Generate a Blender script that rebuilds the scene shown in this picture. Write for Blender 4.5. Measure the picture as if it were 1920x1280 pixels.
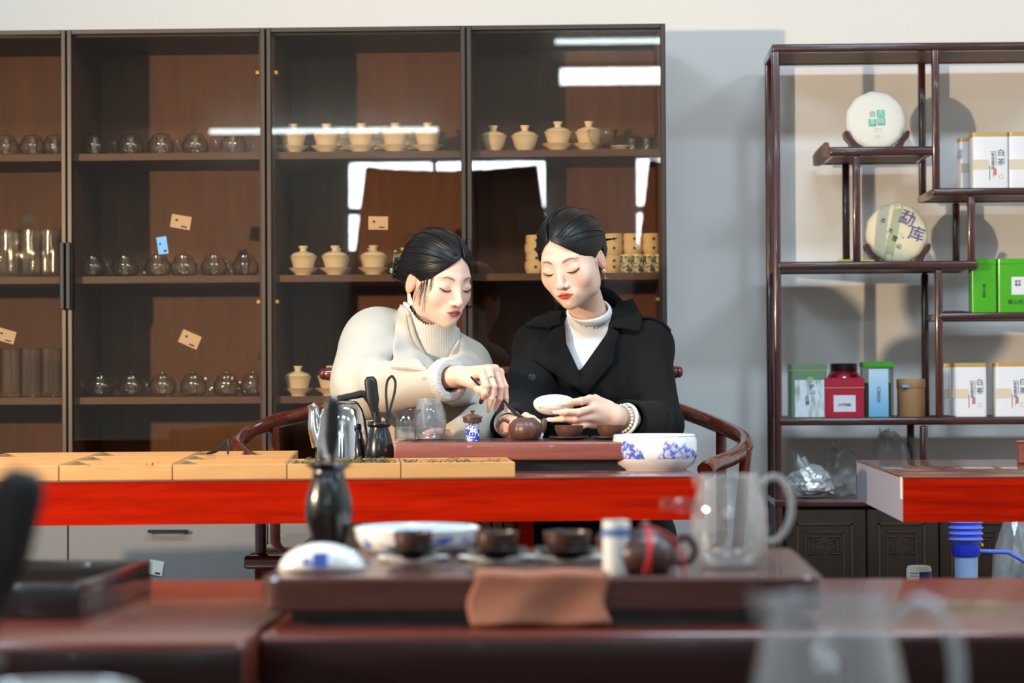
import bpy, bmesh, math, random
import numpy as np
from mathutils import Vector, Matrix, Euler
random.seed(7); RNG = np.random.default_rng(7)
PI = math.pi
for o in list(bpy.data.objects): bpy.data.objects.remove(o, do_unlink=True)
SC = bpy.context.scene
COL = SC.collection

# ------------------------------------------------------------------ camera
FPX = 4533.0; H = 0.94
YAW = math.atan(160 / FPX); PITCH = math.atan(55 / FPX); ROLL = math.radians(0.32)
cam_d = bpy.data.cameras.new('camera'); cam = bpy.data.objects.new('camera', cam_d); COL.objects.link(cam)
cam_d.sensor_width = 36.0; cam_d.lens = FPX / 1920 * 36.0; cam_d.clip_end = 100; cam_d.clip_start = 0.05
CAM_R = Matrix.Rotation(YAW, 3, 'Z') @ Matrix.Rotation(PI / 2 + PITCH, 3, 'X') @ Matrix.Rotation(-ROLL, 3, 'Z')
cam.matrix_world = Matrix.Translation((0, 0, H)) @ CAM_R.to_4x4()
cam_d.dof.use_dof = True; cam_d.dof.focus_distance = 5.28; cam_d.dof.aperture_fstop = 4.6
SC.camera = cam

def ray(u, v):
    return CAM_R @ Vector(((u - 960) / FPX, (640 - v) / FPX, -1.0))
def at(u, v, Y):                                   # point of the place seen at a picture position, at depth Y
    d = ray(u, v); return Vector((0, 0, H)) + d * (Y / d.y)
def on(u, v, z):                                   # the same on the horizontal plane z
    d = ray(u, v); return Vector((0, 0, H)) + d * ((z - H) / d.z)

# ------------------------------------------------------------------ world, light, exposure
w = bpy.data.worlds.new('world'); SC.world = w; w.use_nodes = True
w.node_tree.nodes['Background'].inputs[0].default_value = (0.72, 0.86, 1.0, 1)
w.node_tree.nodes['Background'].inputs[1].default_value = 1.0
SC.view_settings.view_transform = 'Standard'; SC.view_settings.look = 'None'
SC.view_settings.exposure = 0.0; SC.view_settings.gamma = 1.0; SC.view_settings.use_curve_mapping = False
SC.cycles.transparent_max_bounces = 32; SC.cycles.max_bounces = 10
SC.cycles.caustics_reflective = False; SC.cycles.caustics_refractive = False

def area(name, loc, rot, sx, sy, power, color):
    l = bpy.data.lights.new(name, 'AREA'); l.shape = 'RECTANGLE'; l.size = sx; l.size_y = sy
    l.energy = power; l.color = color
    o = bpy.data.objects.new(name, l); COL.objects.link(o); o.location = loc; o.rotation_euler = rot
    return o
# warm lamp standing in front and to the left of the cabinets
LAMP = Vector((-2.62, 2.45, 1.46)); AIM = Vector((0.55, 4.92, 0.96))
kl = bpy.data.lights.new('warm_lamp_light', 'SPOT'); kl.energy = 600; kl.color = (1.0, 0.77, 0.52); kl.shadow_soft_size = 0.045
kl.spot_size = math.radians(112); kl.spot_blend = 1.0
ko = bpy.data.objects.new('warm_lamp_light', kl); COL.objects.link(ko); ko.location = LAMP
ko.rotation_euler = (AIM - LAMP).to_track_quat('-Z', 'Y').to_euler()
# cool ceiling panels, added as ambient fill and never in view
COOL = (0.60, 0.80, 1.0)
CEIL = 3.3
PANELS = [(-1.9, 3.5), (0.6, 3.5), (2.9, 3.5), (-1.9, 0.4), (0.6, 0.4), (2.9, 0.4)]
for i, (x, y) in enumerate(PANELS):
    area('fill_panel_light', (x, y, CEIL - 0.06), (0, 0, 0), 1.1, 0.5, 82 if y > 2 else 26, COOL)
# daylight from the big window side behind the camera
BACK_Y = -3.2
# area lights outside the windows (added with the windows below)

# ------------------------------------------------------------------ materials
MATS = {}
def nodes(name):
    m = bpy.data.materials.new(name); m.use_nodes = True
    nt = m.node_tree; b = nt.nodes['Principled BSDF']
    MATS[name] = m
    return m, nt, b
def lin(r, g, b):
    f = lambda c: ((c / 255) / 12.92) if c / 255 <= 0.04045 else (((c / 255) + 0.055) / 1.055) ** 2.4
    return (f(r), f(g), f(b), 1)
def plain(name, col, rough=0.5, metal=0.0, coat=0.0, var=0.06, scale=30, bump=0.0, sheen=0.0, sss=0.0, spec=0.5):
    m, nt, b = nodes(name)
    b.inputs['Roughness'].default_value = rough; b.inputs['Metallic'].default_value = metal
    b.inputs['Coat Weight'].default_value = coat; b.inputs['Coat Roughness'].default_value = 0.06
    b.inputs['Sheen Weight'].default_value = sheen
    b.inputs['Specular IOR Level'].default_value = spec
    tc = nt.nodes.new('ShaderNodeTexCoord'); n = nt.nodes.new('ShaderNodeTexNoise')
    n.inputs['Scale'].default_value = scale; n.inputs['Detail'].default_value = 4
    nt.links.new(tc.outputs['Object'], n.inputs['Vector'])
    r = nt.nodes.new('ShaderNodeValToRGB')
    c = np.array(col[:3])
    r.color_ramp.elements[0].color = (*(c * (1 - var)), 1); r.color_ramp.elements[1].color = (*np.minimum(c * (1 + var), 1), 1)
    nt.links.new(n.outputs['Fac'], r.inputs['Fac']); nt.links.new(r.outputs['Color'], b.inputs['Base Color'])
    if bump:
        bp = nt.nodes.new('ShaderNodeBump'); bp.inputs['Strength'].default_value = bump; bp.inputs['Distance'].default_value = 0.002
        nt.links.new(n.outputs['Fac'], bp.inputs['Height']); nt.links.new(bp.outputs['Normal'], b.inputs['Normal'])
    if sss:
        b.inputs['Subsurface Weight'].default_value = sss
        b.inputs['Subsurface Radius'].default_value = (0.012, 0.005, 0.003)
        b.inputs['Subsurface Scale'].default_value = 0.6
    return m
def wood(name, c1, c2, rough=0.3, coat=0.0, axis=0, scale=1.0, bump=0.05, stretch=14.0, coat_r=0.05, mid=0.5, spec=0.5):
    m, nt, b = nodes(name)
    b.inputs['Roughness'].default_value = rough; b.inputs['Coat Weight'].default_value = coat
    b.inputs['Coat Roughness'].default_value = coat_r; b.inputs['Specular IOR Level'].default_value = spec
    tc = nt.nodes.new('ShaderNodeTexCoord'); mp = nt.nodes.new('ShaderNodeMapping')
    s = [stretch * scale] * 3; s[axis] = 1.0 * scale
    mp.inputs['Scale'].default_value = s
    n = nt.nodes.new('ShaderNodeTexNoise'); n.inputs['Scale'].default_value = 3.0; n.inputs['Detail'].default_value = 8; n.inputs['Roughness'].default_value = 0.62
    n.inputs['Distortion'].default_value = 0.6
    n2 = nt.nodes.new('ShaderNodeTexNoise'); n2.inputs['Scale'].default_value = 1.3; n2.inputs['Detail'].default_value = 3
    r = nt.nodes.new('ShaderNodeValToRGB'); r.color_ramp.elements[0].color = c1; r.color_ramp.elements[1].color = c2
    r.color_ramp.elements[0].position = mid - 0.22; r.color_ramp.elements[1].position = mid + 0.22
    mx = nt.nodes.new('ShaderNodeMix'); mx.data_type = 'FLOAT'; mx.inputs['Factor'].default_value = 0.35
    nt.links.new(tc.outputs['Object'], mp.inputs['Vector']); nt.links.new(mp.outputs['Vector'], n.inputs['Vector']); nt.links.new(mp.outputs['Vector'], n2.inputs['Vector'])
    nt.links.new(n.outputs['Fac'], mx.inputs[2]); nt.links.new(n2.outputs['Fac'], mx.inputs[3])
    nt.links.new(mx.outputs[0], r.inputs['Fac']); nt.links.new(r.outputs['Color'], b.inputs['Base Color'])
    bp = nt.nodes.new('ShaderNodeBump'); bp.inputs['Strength'].default_value = bump; bp.inputs['Distance'].default_value = 0.002
    nt.links.new(n.outputs['Fac'], bp.inputs['Height']); nt.links.new(bp.outputs['Normal'], b.inputs['Normal'])
    return m
def glass(name, tint=(0.95, 0.95, 0.95), edge=(0.5, 0.5, 0.5), ior=1.45, rough=0.0, gain=1.0, haze=0.0):
    m, nt, b = nodes(name); out = nt.nodes['Material Output']; nt.nodes.remove(b)
    tr = nt.nodes.new('ShaderNodeBsdfTransparent'); gl = nt.nodes.new('ShaderNodeBsdfGlossy'); mx = nt.nodes.new('ShaderNodeMixShader')
    gl.inputs['Roughness'].default_value = rough
    lw = nt.nodes.new('ShaderNodeLayerWeight'); lw.inputs['Blend'].default_value = 0.35
    r = nt.nodes.new('ShaderNodeValToRGB'); r.color_ramp.elements[0].color = (*tint, 1); r.color_ramp.elements[1].color = (*edge, 1)
    r.color_ramp.elements[0].position = 0.35
    nt.links.new(lw.outputs['Facing'], r.inputs['Fac']); nt.links.new(r.outputs['Color'], tr.inputs['Color'])
    pw = nt.nodes.new('ShaderNodeMath'); pw.operation = 'POWER'; pw.inputs[1].default_value = 4.0
    mu = nt.nodes.new('ShaderNodeMath'); mu.operation = 'MULTIPLY_ADD'; mu.inputs[1].default_value = 0.55 * gain; mu.inputs[2].default_value = ((ior-1)/(ior+1))**2 * gain; mu.use_clamp = True
    lw2 = nt.nodes.new('ShaderNodeLayerWeight'); lw2.inputs['Blend'].default_value = 0.5
    nt.links.new(lw2.outputs['Facing'], pw.inputs[0]); nt.links.new(pw.outputs[0], mu.inputs[0]); nt.links.new(mu.outputs[0], mx.inputs[0])
    nt.links.new(tr.outputs[0], mx.inputs[1]); nt.links.new(gl.outputs[0], mx.inputs[2])
    last = mx
    if haze:
        df = nt.nodes.new('ShaderNodeBsdfDiffuse'); df.inputs[0].default_value = (0.8, 0.8, 0.8, 1)
        m2 = nt.nodes.new('ShaderNodeMixShader'); m2.inputs[0].default_value = haze
        nt.links.new(mx.outputs[0], m2.inputs[1]); nt.links.new(df.outputs[0], m2.inputs[2]); last = m2
    nt.links.new(last.outputs[0], out.inputs['Surface'])
    return m
def emit(name, col, s):
    m, nt, b = nodes(name); out = nt.nodes['Material Output']; nt.nodes.remove(b)
    e = nt.nodes.new('ShaderNodeEmission'); e.inputs[0].default_value = col; e.inputs[1].default_value = s
    nt.links.new(e.outputs[0], out.inputs['Surface']); return m
def painted(name, base, ink, scale=60, thr=0.5, soft=0.04, rough=0.15, z0=None, z1=None, coat=0.5, kind='voronoi'):
    """white porcelain with a blue brushed print between two heights (object z)"""
    m, nt, b = nodes(name)
    b.inputs['Roughness'].default_value = rough; b.inputs['Coat Weight'].default_value = coat
    tc = nt.nodes.new('ShaderNodeTexCoord')
    n = nt.nodes.new('ShaderNodeTexNoise'); n.inputs['Scale'].default_value = scale; n.inputs['Detail'].default_value = 3; n.inputs['Distortion'].default_value = 1.6
    nt.links.new(tc.outputs['Object'], n.inputs['Vector'])
    r = nt.nodes.new('ShaderNodeValToRGB'); r.color_ramp.elements[0].position = thr - soft; r.color_ramp.elements[1].position = thr + soft
    r.color_ramp.elements[0].color = base; r.color_ramp.elements[1].color = ink
    nt.links.new(n.outputs['Fac'], r.inputs['Fac'])
    col = r.outputs['Color']
    if z0 is not None:
        sp = nt.nodes.new('ShaderNodeSeparateXYZ'); nt.links.new(tc.outputs['Object'], sp.inputs[0])
        g = nt.nodes.new('ShaderNodeMath'); g.operation = 'GREATER_THAN'; g.inputs[1].default_value = z0
        l = nt.nodes.new('ShaderNodeMath'); l.operation = 'LESS_THAN'; l.inputs[1].default_value = z1
        mu = nt.nodes.new('ShaderNodeMath'); mu.operation = 'MULTIPLY'
        nt.links.new(sp.outputs['Z'], g.inputs[0]); nt.links.new(sp.outputs['Z'], l.inputs[0]); nt.links.new(g.outputs[0], mu.inputs[0]); nt.links.new(l.outputs[0], mu.inputs[1])
        mx = nt.nodes.new('ShaderNodeMix'); mx.data_type = 'RGBA'
        nt.links.new(mu.outputs[0], mx.inputs[0]); mx.inputs[6].default_value = base; nt.links.new(col, mx.inputs[7]); col = mx.outputs[2]
    nt.links.new(col, b.inputs['Base Color'])
    return m

plain('wall', lin(233, 228, 221), 0.9, var=0.015, scale=3)
plain('ceiling', lin(232, 232, 228), 0.9, var=0.02, scale=3)
plain('floor', lin(122, 112, 104), 0.35, var=0.1, scale=4)
wood('cab_wood', lin(90, 52, 31), lin(122, 76, 48), 0.55, axis=2, scale=1.2, stretch=10)
wood('shelf_wood', lin(72, 46, 34), lin(94, 62, 46), 0.5, axis=0, scale=1.2)
plain('cab_frame', lin(72, 62, 54), 0.38, metal=0.55, var=0.04)
plain('cab_dark', lin(46, 42, 40), 0.5, var=0.05)
plain('drawer_grey', lin(128, 126, 124), 0.45, var=0.03)
plain('black_metal', lin(26, 26, 28), 0.35, metal=0.4)
glass('pane', (0.96, 0.905, 0.82), (0.85, 0.82, 0.78), 1.5, gain=1.0)
glass('clear_glass', (0.97, 0.97, 0.96), (0.55, 0.54, 0.52), 1.6, gain=1.4, haze=0.003)
glass('pitcher_glass', (0.95, 0.95, 0.95), (0.66, 0.66, 0.66), 1.6, gain=1.6, haze=0.10)
glass('thick_glass', (0.90, 0.91, 0.91), (0.70, 0.70, 0.70), 1.6, gain=1.8, haze=0.30)
glass('window_glass', (0.97, 0.98, 0.98), (0.9, 0.9, 0.9), 1.4)
glass('soft_plastic', (0.94, 0.94, 0.92), (0.72, 0.72, 0.70), 1.5, rough=0.10, haze=0.22)
wood('rack_wood', lin(48, 22, 20), lin(84, 40, 32), 0.22, coat=0.6, axis=2, scale=1.5)
wood('rack_wood_x', lin(48, 24, 22), lin(80, 40, 34), 0.22, coat=0.6, axis=0, scale=1.5)
wood('rack_cab', lin(36, 24, 16), lin(58, 40, 27), 0.5, spec=0.2, coat=0.0, axis=2, scale=1.5)
wood('rack_board', lin(80, 52, 34), lin(120, 82, 52), 0.5, axis=0, scale=1.2)
wood('table_red', lin(106, 3, 0), lin(176, 30, 0), 0.45, spec=0.04, coat=0.0, axis=0, scale=1.3, stretch=16)
wood('table_top', lin(84, 34, 24), lin(116, 54, 38), 0.28, coat=0.6, axis=0, scale=1.2)
wood('table_dark', lin(70, 22, 16), lin(112, 42, 30), 0.2, coat=0.8, axis=0, scale=1.2)
plain('laminate', lin(160, 156, 170), 0.35, var=0.03)
wood('fg_wood', lin(72, 28, 20), lin(104, 46, 34), 0.22, spec=0.4, coat=0.15, axis=0, scale=1.0)
wood('fg_wood_shaded', lin(30, 9, 6), lin(48, 18, 12), 0.3, coat=0.05, spec=0.3, axis=0, scale=1.0)  # darker copy of the near-table wood; front-face shade put into the colour
wood('tray_wood', lin(110, 56, 46), lin(150, 84, 70), 0.35, coat=0.35, axis=0, scale=2.0)
wood('tray_dark', lin(66, 36, 30), lin(96, 56, 46), 0.26, coat=0.3, axis=0, scale=2.0)
wood('bamboo', lin(178, 128, 76), lin(194, 152, 98), 0.42, coat=0.15, axis=0, scale=2.0, stretch=12)
wood('chair_wood', lin(78, 24, 14), lin(112, 42, 24), 0.18, coat=0.6, axis=0, scale=2.0)
plain('black_box', lin(34, 28, 28), 0.25, coat=0.4)
plain('black_glaze', lin(10, 11, 12), 0.24, var=0.1, coat=0.3, scale=60)
plain('ebony', lin(17, 15, 16), 0.42, var=0.2, scale=50)
plain('porcelain', lin(238, 236, 230), 0.12, var=0.01, coat=0.5)
plain('gaiwan_white', lin(234, 214, 186), 0.28, var=0.02, coat=0.2)
plain('clay', lin(92, 60, 48), 0.38, var=0.1, scale=120, bump=0.05)
plain('clay_dark', lin(72, 46, 38), 0.36, var=0.1, scale=120, bump=0.05)
plain('steel', (0.72, 0.72, 0.72, 1), 0.09, metal=1.0, var=0.01)
plain('silver', (0.85, 0.85, 0.85, 1), 0.18, metal=1.0, var=0.01)
plain('black_plastic', lin(32, 32, 33), 0.45)
plain('saucer_dark', lin(52, 44, 42), 0.5)
plain('tag_paper', lin(222, 190, 160), 0.7, var=0.02)
plain('tag_blue', lin(120, 178, 222), 0.6, var=0.02)
plain('tag_dark', lin(70, 66, 62), 0.7)
plain('ink', lin(40, 38, 40), 0.7)
plain('cloth_brown', lin(150, 92, 66), 0.85, var=0.12, bump=0.3, scale=80)
plain('red_string', lin(200, 30, 34), 0.6)
plain('tea_leaf', lin(84, 74, 40), 0.8, var=0.4, scale=200)
plain('tea_leaf_brown', lin(96, 58, 34), 0.8, var=0.3, scale=200)
plain('curtain', lin(88, 88, 94), 0.9, var=0.08, scale=4)
plain('white_frame', lin(210, 212, 214), 0.5)
emit('led', (0.75, 0.93, 1.0, 1), 22)

# ------------------------------------------------------------------ mesh helpers
PENDING = []
class MB:
    def __init__(s): s.v = []; s.f = []
    def add(s, vs, fs):
        b = len(s.v); s.v += [tuple(p) for p in vs]; s.f += [tuple(i + b for i in f) for f in fs]; return s
    def box(s, a, b, M=None):
        x0, y0, z0 = a; x1, y1, z1 = b
        vs = [(x0,y0,z0),(x1,y0,z0),(x1,y1,z0),(x0,y1,z0),(x0,y0,z1),(x1,y0,z1),(x1,y1,z1),(x0,y1,z1)]
        if M is not None: vs = [M @ Vector(p) for p in vs]
        return s.add(vs, [(0,3,2,1),(4,5,6,7),(0,1,5,4),(1,2,6,5),(2,3,7,6),(3,0,4,7)])
    def rbox(s, a, b, r=0.003, n=2, M=None):
        """box with rounded edges"""
        bm = bmesh.new(); bmesh.ops.create_cube(bm, size=1)
        a = Vector(a); b = Vector(b); c = (a + b) / 2; d = b - a
        for v in bm.verts: v.co = Vector((v.co.x * d.x, v.co.y * d.y, v.co.z * d.z)) + c
        bmesh.ops.bevel(bm, geom=list(bm.edges), offset=min(r, 0.49 * min(d)), segments=n, affect='EDGES', profile=0.5)
        vs = [(M @ v.co) if M is not None else v.co.copy() for v in bm.verts]
        fs = [[v.index for v in f.verts] for f in bm.faces]; bm.free()
        return s.add(vs, fs)
    def vbox(s, a, b, r=0.01, n=4, cap=0.0):
        """box with only its vertical edges rounded (tins); cap = small chamfer at top/bottom"""
        x0, y0, z0 = a; x1, y1, z1 = b; ring = []
        for cx, cy, t0 in ((x1-r,y1-r,0),(x0+r,y1-r,PI/2),(x0+r,y0+r,PI),(x1-r,y0+r,1.5*PI)):
            for i in range(n+1):
                t = t0 + PI/2*i/n; ring.append((cx + r*math.cos(t), cy + r*math.sin(t)))
        cx, cy = (x0+x1)/2, (y0+y1)/2
        lv = [(z0+cap, 0)] if not cap else [(z0, cap), (z0+cap, 0)]
        lv = lv if cap else [(z0, 0)]
        lv += [(z1-cap, 0), (z1, cap)] if cap else [(z1, 0)]
        vs = []; m = len(ring)
        for z, ins in lv:
            for x, y in ring: vs.append((x - math.copysign(min(ins, abs(x-cx)), x-cx), y - math.copysign(min(ins, abs(y-cy)), y-cy), z))
        fs = [tuple(reversed(range(m)))]
        for k in range(len(lv)-1):
            for i in range(m): j = (i+1) % m; fs.append((k*m+i, k*m+j, (k+1)*m+j, (k+1)*m+i))
        fs.append(tuple((len(lv)-1)*m + i for i in range(m)))
        return s.add(vs, fs)
    def lathe(s, prof, n=32, M=None, sx=1.0, sy=1.0, caps=True):
        """profile of (r, z); r=0 at an end closes it"""
        vs = []; fs = []; idx = []
        for r, z in prof:
            if r < 1e-6: idx.append([len(vs)]); vs.append((0, 0, z))
            else:
                idx.append(list(range(len(vs), len(vs)+n)))
                vs += [(r*sx*math.cos(2*PI*i/n), r*sy*math.sin(2*PI*i/n), z) for i in range(n)]
        for a, b in zip(idx, idx[1:]):
            for i in range(n):
                j = (i+1) % n
                if len(a) == 1 and len(b) == 1: break
                if len(a) == 1: fs.append((a[0], b[j], b[i]))
                elif len(b) == 1: fs.append((a[i], a[j], b[0]))
                else: fs.append((a[i], a[j], b[j], b[i]))
        if M is not None: vs = [M @ Vector(p) for p in vs]
        return s.add(vs, fs)
    def tube(s, pts, rad, n=10, close=True, sq=1.0):
        """sweep along a polyline; rad a number or list"""
        P = [Vector(p) for p in pts]; m = len(P)
        R = [rad]*m if isinstance(rad, (int, float)) else list(rad)
        T = []
        for i in range(m):
            a = P[max(i-1, 0)]; b = P[min(i+1, m-1)]; t = (b-a); T.append(t.normalized() if t.length > 1e-9 else Vector((0,0,1)))
        up = Vector((0,0,1)) if abs(T[0].z) < 0.9 else Vector((0,1,0))
        N = (up - T[0]*up.dot(T[0])).normalized(); vs = []; fs = []
        for i in range(m):
            N = (N - T[i]*N.dot(T[i]));  N = N.normalized() if N.length > 1e-6 else Vector((1,0,0))
            Bn = T[i].cross(N)
            for k in range(n):
                a = 2*PI*k/n; vs.append(P[i] + N*(R[i]*math.cos(a)*sq) + Bn*(R[i]*math.sin(a)))
        for i in range(m-1):
            for k in range(n):
                l = (k+1) % n; fs.append((i*n+k, i*n+l, (i+1)*n+l, (i+1)*n+k))
        if close: fs.append(tuple(reversed(range(n)))); fs.append(tuple((m-1)*n+k for k in range(n)))
        return s.add(vs, fs)
    def prism(s, poly, y0, y1, M=None):
        """polygon in (x, z) extruded along y"""
        n = len(poly); vs = [(x, y0, z) for x, z in poly] + [(x, y1, z) for x, z in poly]
        if M is not None: vs = [M @ Vector(p) for p in vs]
        fs = [tuple(range(n)), tuple(reversed(range(n, 2*n)))]
        for i in range(n): j = (i+1) % n; fs.append((j, i, n+i, n+j))
        return s.add(vs, fs)
    def move(s, d): s.v = [tuple(Vector(p) + Vector(d)) for p in s.v]; return s
    def xf(s, M): s.v = [tuple(M @ Vector(p)) for p in s.v]; return s
    def build(s, name, mat, parent=None, smooth=35, origin=None):
        me = bpy.data.meshes.new(name)
        vs = s.v if origin is None else [(p[0]-origin[0], p[1]-origin[1], p[2]-origin[2]) for p in s.v]
        me.from_pydata(vs, [], s.f); me.update()
        bm = bmesh.new(); bm.from_mesh(me); bmesh.ops.recalc_face_normals(bm, faces=bm.faces); bm.to_mesh(me); bm.free()
        if smooth:
            me.polygons.foreach_set('use_smooth', [True]*len(me.polygons)); me.set_sharp_from_angle(angle=math.radians(smooth))
        return link(name, me, mat, parent)
def link(name, me, mat, parent=None):
    o = bpy.data.objects.new(name, me); COL.objects.link(o)
    if isinstance(mat, str) and mat not in MATS: PENDING.append((me, mat))
    elif mat is not None: me.materials.append(MATS[mat] if isinstance(mat, str) else mat)
    if parent is not None: o.parent = parent
    return o
def thing(name, label, cat, loc=(0,0,0), rot=(0,0,0), group=None):
    o = bpy.data.objects.new(name, None); COL.objects.link(o); o.empty_display_size = 0.05
    o.location = loc; o.rotation_euler = rot
    return tag(o, label, cat, group)
def tag(o, label, cat, group=None):
    o['label'] = label; o['category'] = cat
    if group: o['group'] = group
    return o
def struct(o, label=None, cat=None):
    o['kind'] = 'structure'
    if label: o['label'] = label
    if cat: o['category'] = cat
    return o
def dup(root, label, loc, rotz=None):
    r = root.copy(); COL.objects.link(r); r['label'] = label; r.location = loc
    if rotz is not None: r.rotation_euler = (0, 0, rotz)
    for ch in list(root.children):
        c = ch.copy(); COL.objects.link(c); c.parent = r
        for g in list(ch.children):
            d = g.copy(); COL.objects.link(d); d.parent = c
    return r
ORD = ['leftmost', 'second from left', 'third from left', 'fourth from left', 'fifth from left', 'sixth from left', 'seventh from left', 'eighth from left']
def lettering(body, size, mat, parent, loc, rot=(PI/2, 0, 0), ext=0.0003, align='CENTER', sx=1.0, name='lettering', spacing=1.0):
    c = bpy.data.curves.new('txt', 'FONT'); c.body = body; c.size = size; c.extrude = ext; c.align_x = align; c.align_y = 'CENTER'
    c.resolution_u = 3; c.space_line = spacing
    t = bpy.data.objects.new('txt', c); COL.objects.link(t)
    dg = bpy.context.evaluated_depsgraph_get(); me = bpy.data.meshes.new_from_object(t.evaluated_get(dg))
    bpy.data.objects.remove(t); bpy.data.curves.remove(c)
    me.name = name; me.materials.clear()
    for v in me.vertices: v.co.x *= sx
    o = link(name, me, mat, parent); o.location = loc; o.rotation_euler = rot
    return o
def catmull(P, n=8, closed=False):
    P = [Vector(p) for p in P]; out = []
    m = len(P)
    for i in range(m-1):
        p0 = P[max(i-1,0)]; p1 = P[i]; p2 = P[i+1]; p3 = P[min(i+2,m-1)]
        for k in range(n):
            t = k/n; out.append(0.5*((2*p1)+(-p0+p2)*t+(2*p0-5*p1+4*p2-p3)*t*t+(-p0+3*p1-3*p2+p3)*t**3))
    out.append(P[-1]); return out
# ------------------------------------------------------------------ the room
WALL_Y = 6.66; XL, XR = -4.2, 4.2
struct(MB().box((XL, BACK_Y, -0.1), (XR, WALL_Y+0.1, 0)).build('floor', 'floor', smooth=0))
struct(MB().box((XL, BACK_Y, CEIL), (XR, WALL_Y+0.1, CEIL+0.1)).build('ceiling', 'ceiling', smooth=0))
struct(MB().box((XL, WALL_Y, 0), (XR, WALL_Y+0.1, CEIL)).build('wall_back', 'wall', smooth=0))
struct(MB().box((XL-0.1, BACK_Y, 0), (XL, WALL_Y, CEIL)).build('wall_left', 'wall', smooth=0))
struct(MB().box((XR, BACK_Y, 0), (XR+0.1, WALL_Y, CEIL)).build('wall_right', 'wall', smooth=0))
# wall behind the camera with its windows; openings (x0,x1,z0,z1)
WINS = [(-1.635, -0.305, 1.70, 2.325), (0.235, 1.60, 1.70, 2.335), (-0.26, 0.46, 2.76, 2.93)]
mb = MB(); xs = sorted({XL, XR, *[w_[0] for w_ in WINS], *[w_[1] for w_ in WINS]}); zs = sorted({0, CEIL, *[w_[2] for w_ in WINS], *[w_[3] for w_ in WINS]})
for xa, xb in zip(xs, xs[1:]):
    for za, zb in zip(zs, zs[1:]):
        cx, cz = (xa+xb)/2, (za+zb)/2
        if not any(w_[0] < cx < w_[1] and w_[2] < cz < w_[3] for w_ in WINS): mb.box((xa, BACK_Y-0.1, za), (xb, BACK_Y, zb))
struct(mb.build('wall_front', 'wall', smooth=0))
for i, (x0, x1, z0, z1) in enumerate(WINS):
    m = MB(); t = 0.03; y0, y1 = BACK_Y-0.07, BACK_Y-0.02
    m.box((x0, y0, z0), (x0+t, y1, z1)); m.box((x1-t, y0, z0), (x1, y1, z1)); m.box((x0+t, y0, z0), (x1-t, y1, z0+t)); m.box((x0+t, y0, z1-t), (x1-t, y1, z1))
    if i != 2:
        m.box(((x0+x1)/2-t/2-0.08, y0, z0+t), ((x0+x1)/2+t/2-0.08, y1, z1-t)); m.box((x0+t, y0, 1.955), (x1-t, y1, 2.005))
    o = struct(m.build('window_%d' % (i+1), 'white_frame', smooth=0))
    MB().box((x0+t, BACK_Y-0.05, z0+t), (x1-t, BACK_Y-0.045, z1-t)).build('pane', 'window_glass', o, smooth=0)
    pw = {0: 160, 1: 160, 2: 16}[i]
    area('window_daylight', ((x0+x1)/2, BACK_Y-0.14, (z0+z1)/2), (PI/2, 0, 0), x1-x0, z1-z0, pw, (0.78, 0.91, 1.0))
# curtains hanging over the two middle windows (they show in the cabinet glass)
def curtain(label, x0, x1, xt0, xt1, z0, z1a, z1b):
    n = 70; k = 10; vs = []; fs = []
    for j in range(k+1):
        f = j/k
        for i in range(n+1):
            s = i/n; xb = x0+(x1-x0)*s; xt = xt0+(xt1-xt0)*s; x = xb+(xt-xb)*f
            zt = z1a+(z1b-z1a)*s - 0.03*math.sin(PI*s); z = z0+(zt-z0)*f
            vs.append((x, BACK_Y+0.12+0.03*math.sin(s*60)+0.012*math.sin(s*23+1), z))
    for j in range(k):
        for i in range(n): a = j*(n+1)+i; fs.append((a, a+1, a+n+2, a+n+1))
    return tag(MB().add(vs, fs).build('curtain', 'curtain', smooth=80), label, 'curtain', 'curtains over the windows')
curtain('dark grey curtain hanging low over the left window behind the viewer', -1.66, -0.20, -1.485, -0.375, 0.9, 2.26, 2.265)
curtain('dark grey curtain hanging over the right window behind the viewer', 0.16, 1.62, 0.335, 1.62, 0.9, 2.285, 2.30)
for i, (x0, x1, z) in enumerate([(-2.5, -1.02, 2.5), (-0.26, 0.46, 3.06)]):
    t = thing('tube_lamp', ['long white tube lamp on the wall above the curtained window', 'short white tube lamp near the ceiling above the transom'][i], 'lamp', ((x0+x1)/2, BACK_Y+0.05, z))
    L = (x1-x0)/2
    MB().box((-L, -0.05, -0.02), (L, -0.015, 0.02)).build('housing', 'white_frame', t, smooth=0)
    MB().tube([(-L, 0, 0), (L, 0, 0)], 0.016, 12).build('tube', 'led', t)
for i, (x, y) in enumerate(PANELS):  # housings of the added fill panels
    pos = ['left', 'middle', 'right'][i % 3]; row = ['nearer the cabinets', 'above the viewer'][i//3]
    t = thing('fill_panel', '%s added white fill panel on the ceiling, row %s' % (pos, row), 'ceiling light', (x, y, CEIL), group='added fill panels')
    m = MB(); m.box((-0.6,-0.3,-0.05),(-0.56,0.3,0)); m.box((0.56,-0.3,-0.05),(0.6,0.3,0)); m.box((-0.56,-0.3,-0.05),(0.56,-0.26,0)); m.box((-0.56,0.26,-0.05),(0.56,0.3,0))
    m.build('frame', 'white_frame', t, smooth=0); MB().box((-0.56,-0.26,-0.03),(0.56,0.26,-0.01)).build('reflector', 'white_frame', t, smooth=0)
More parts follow.
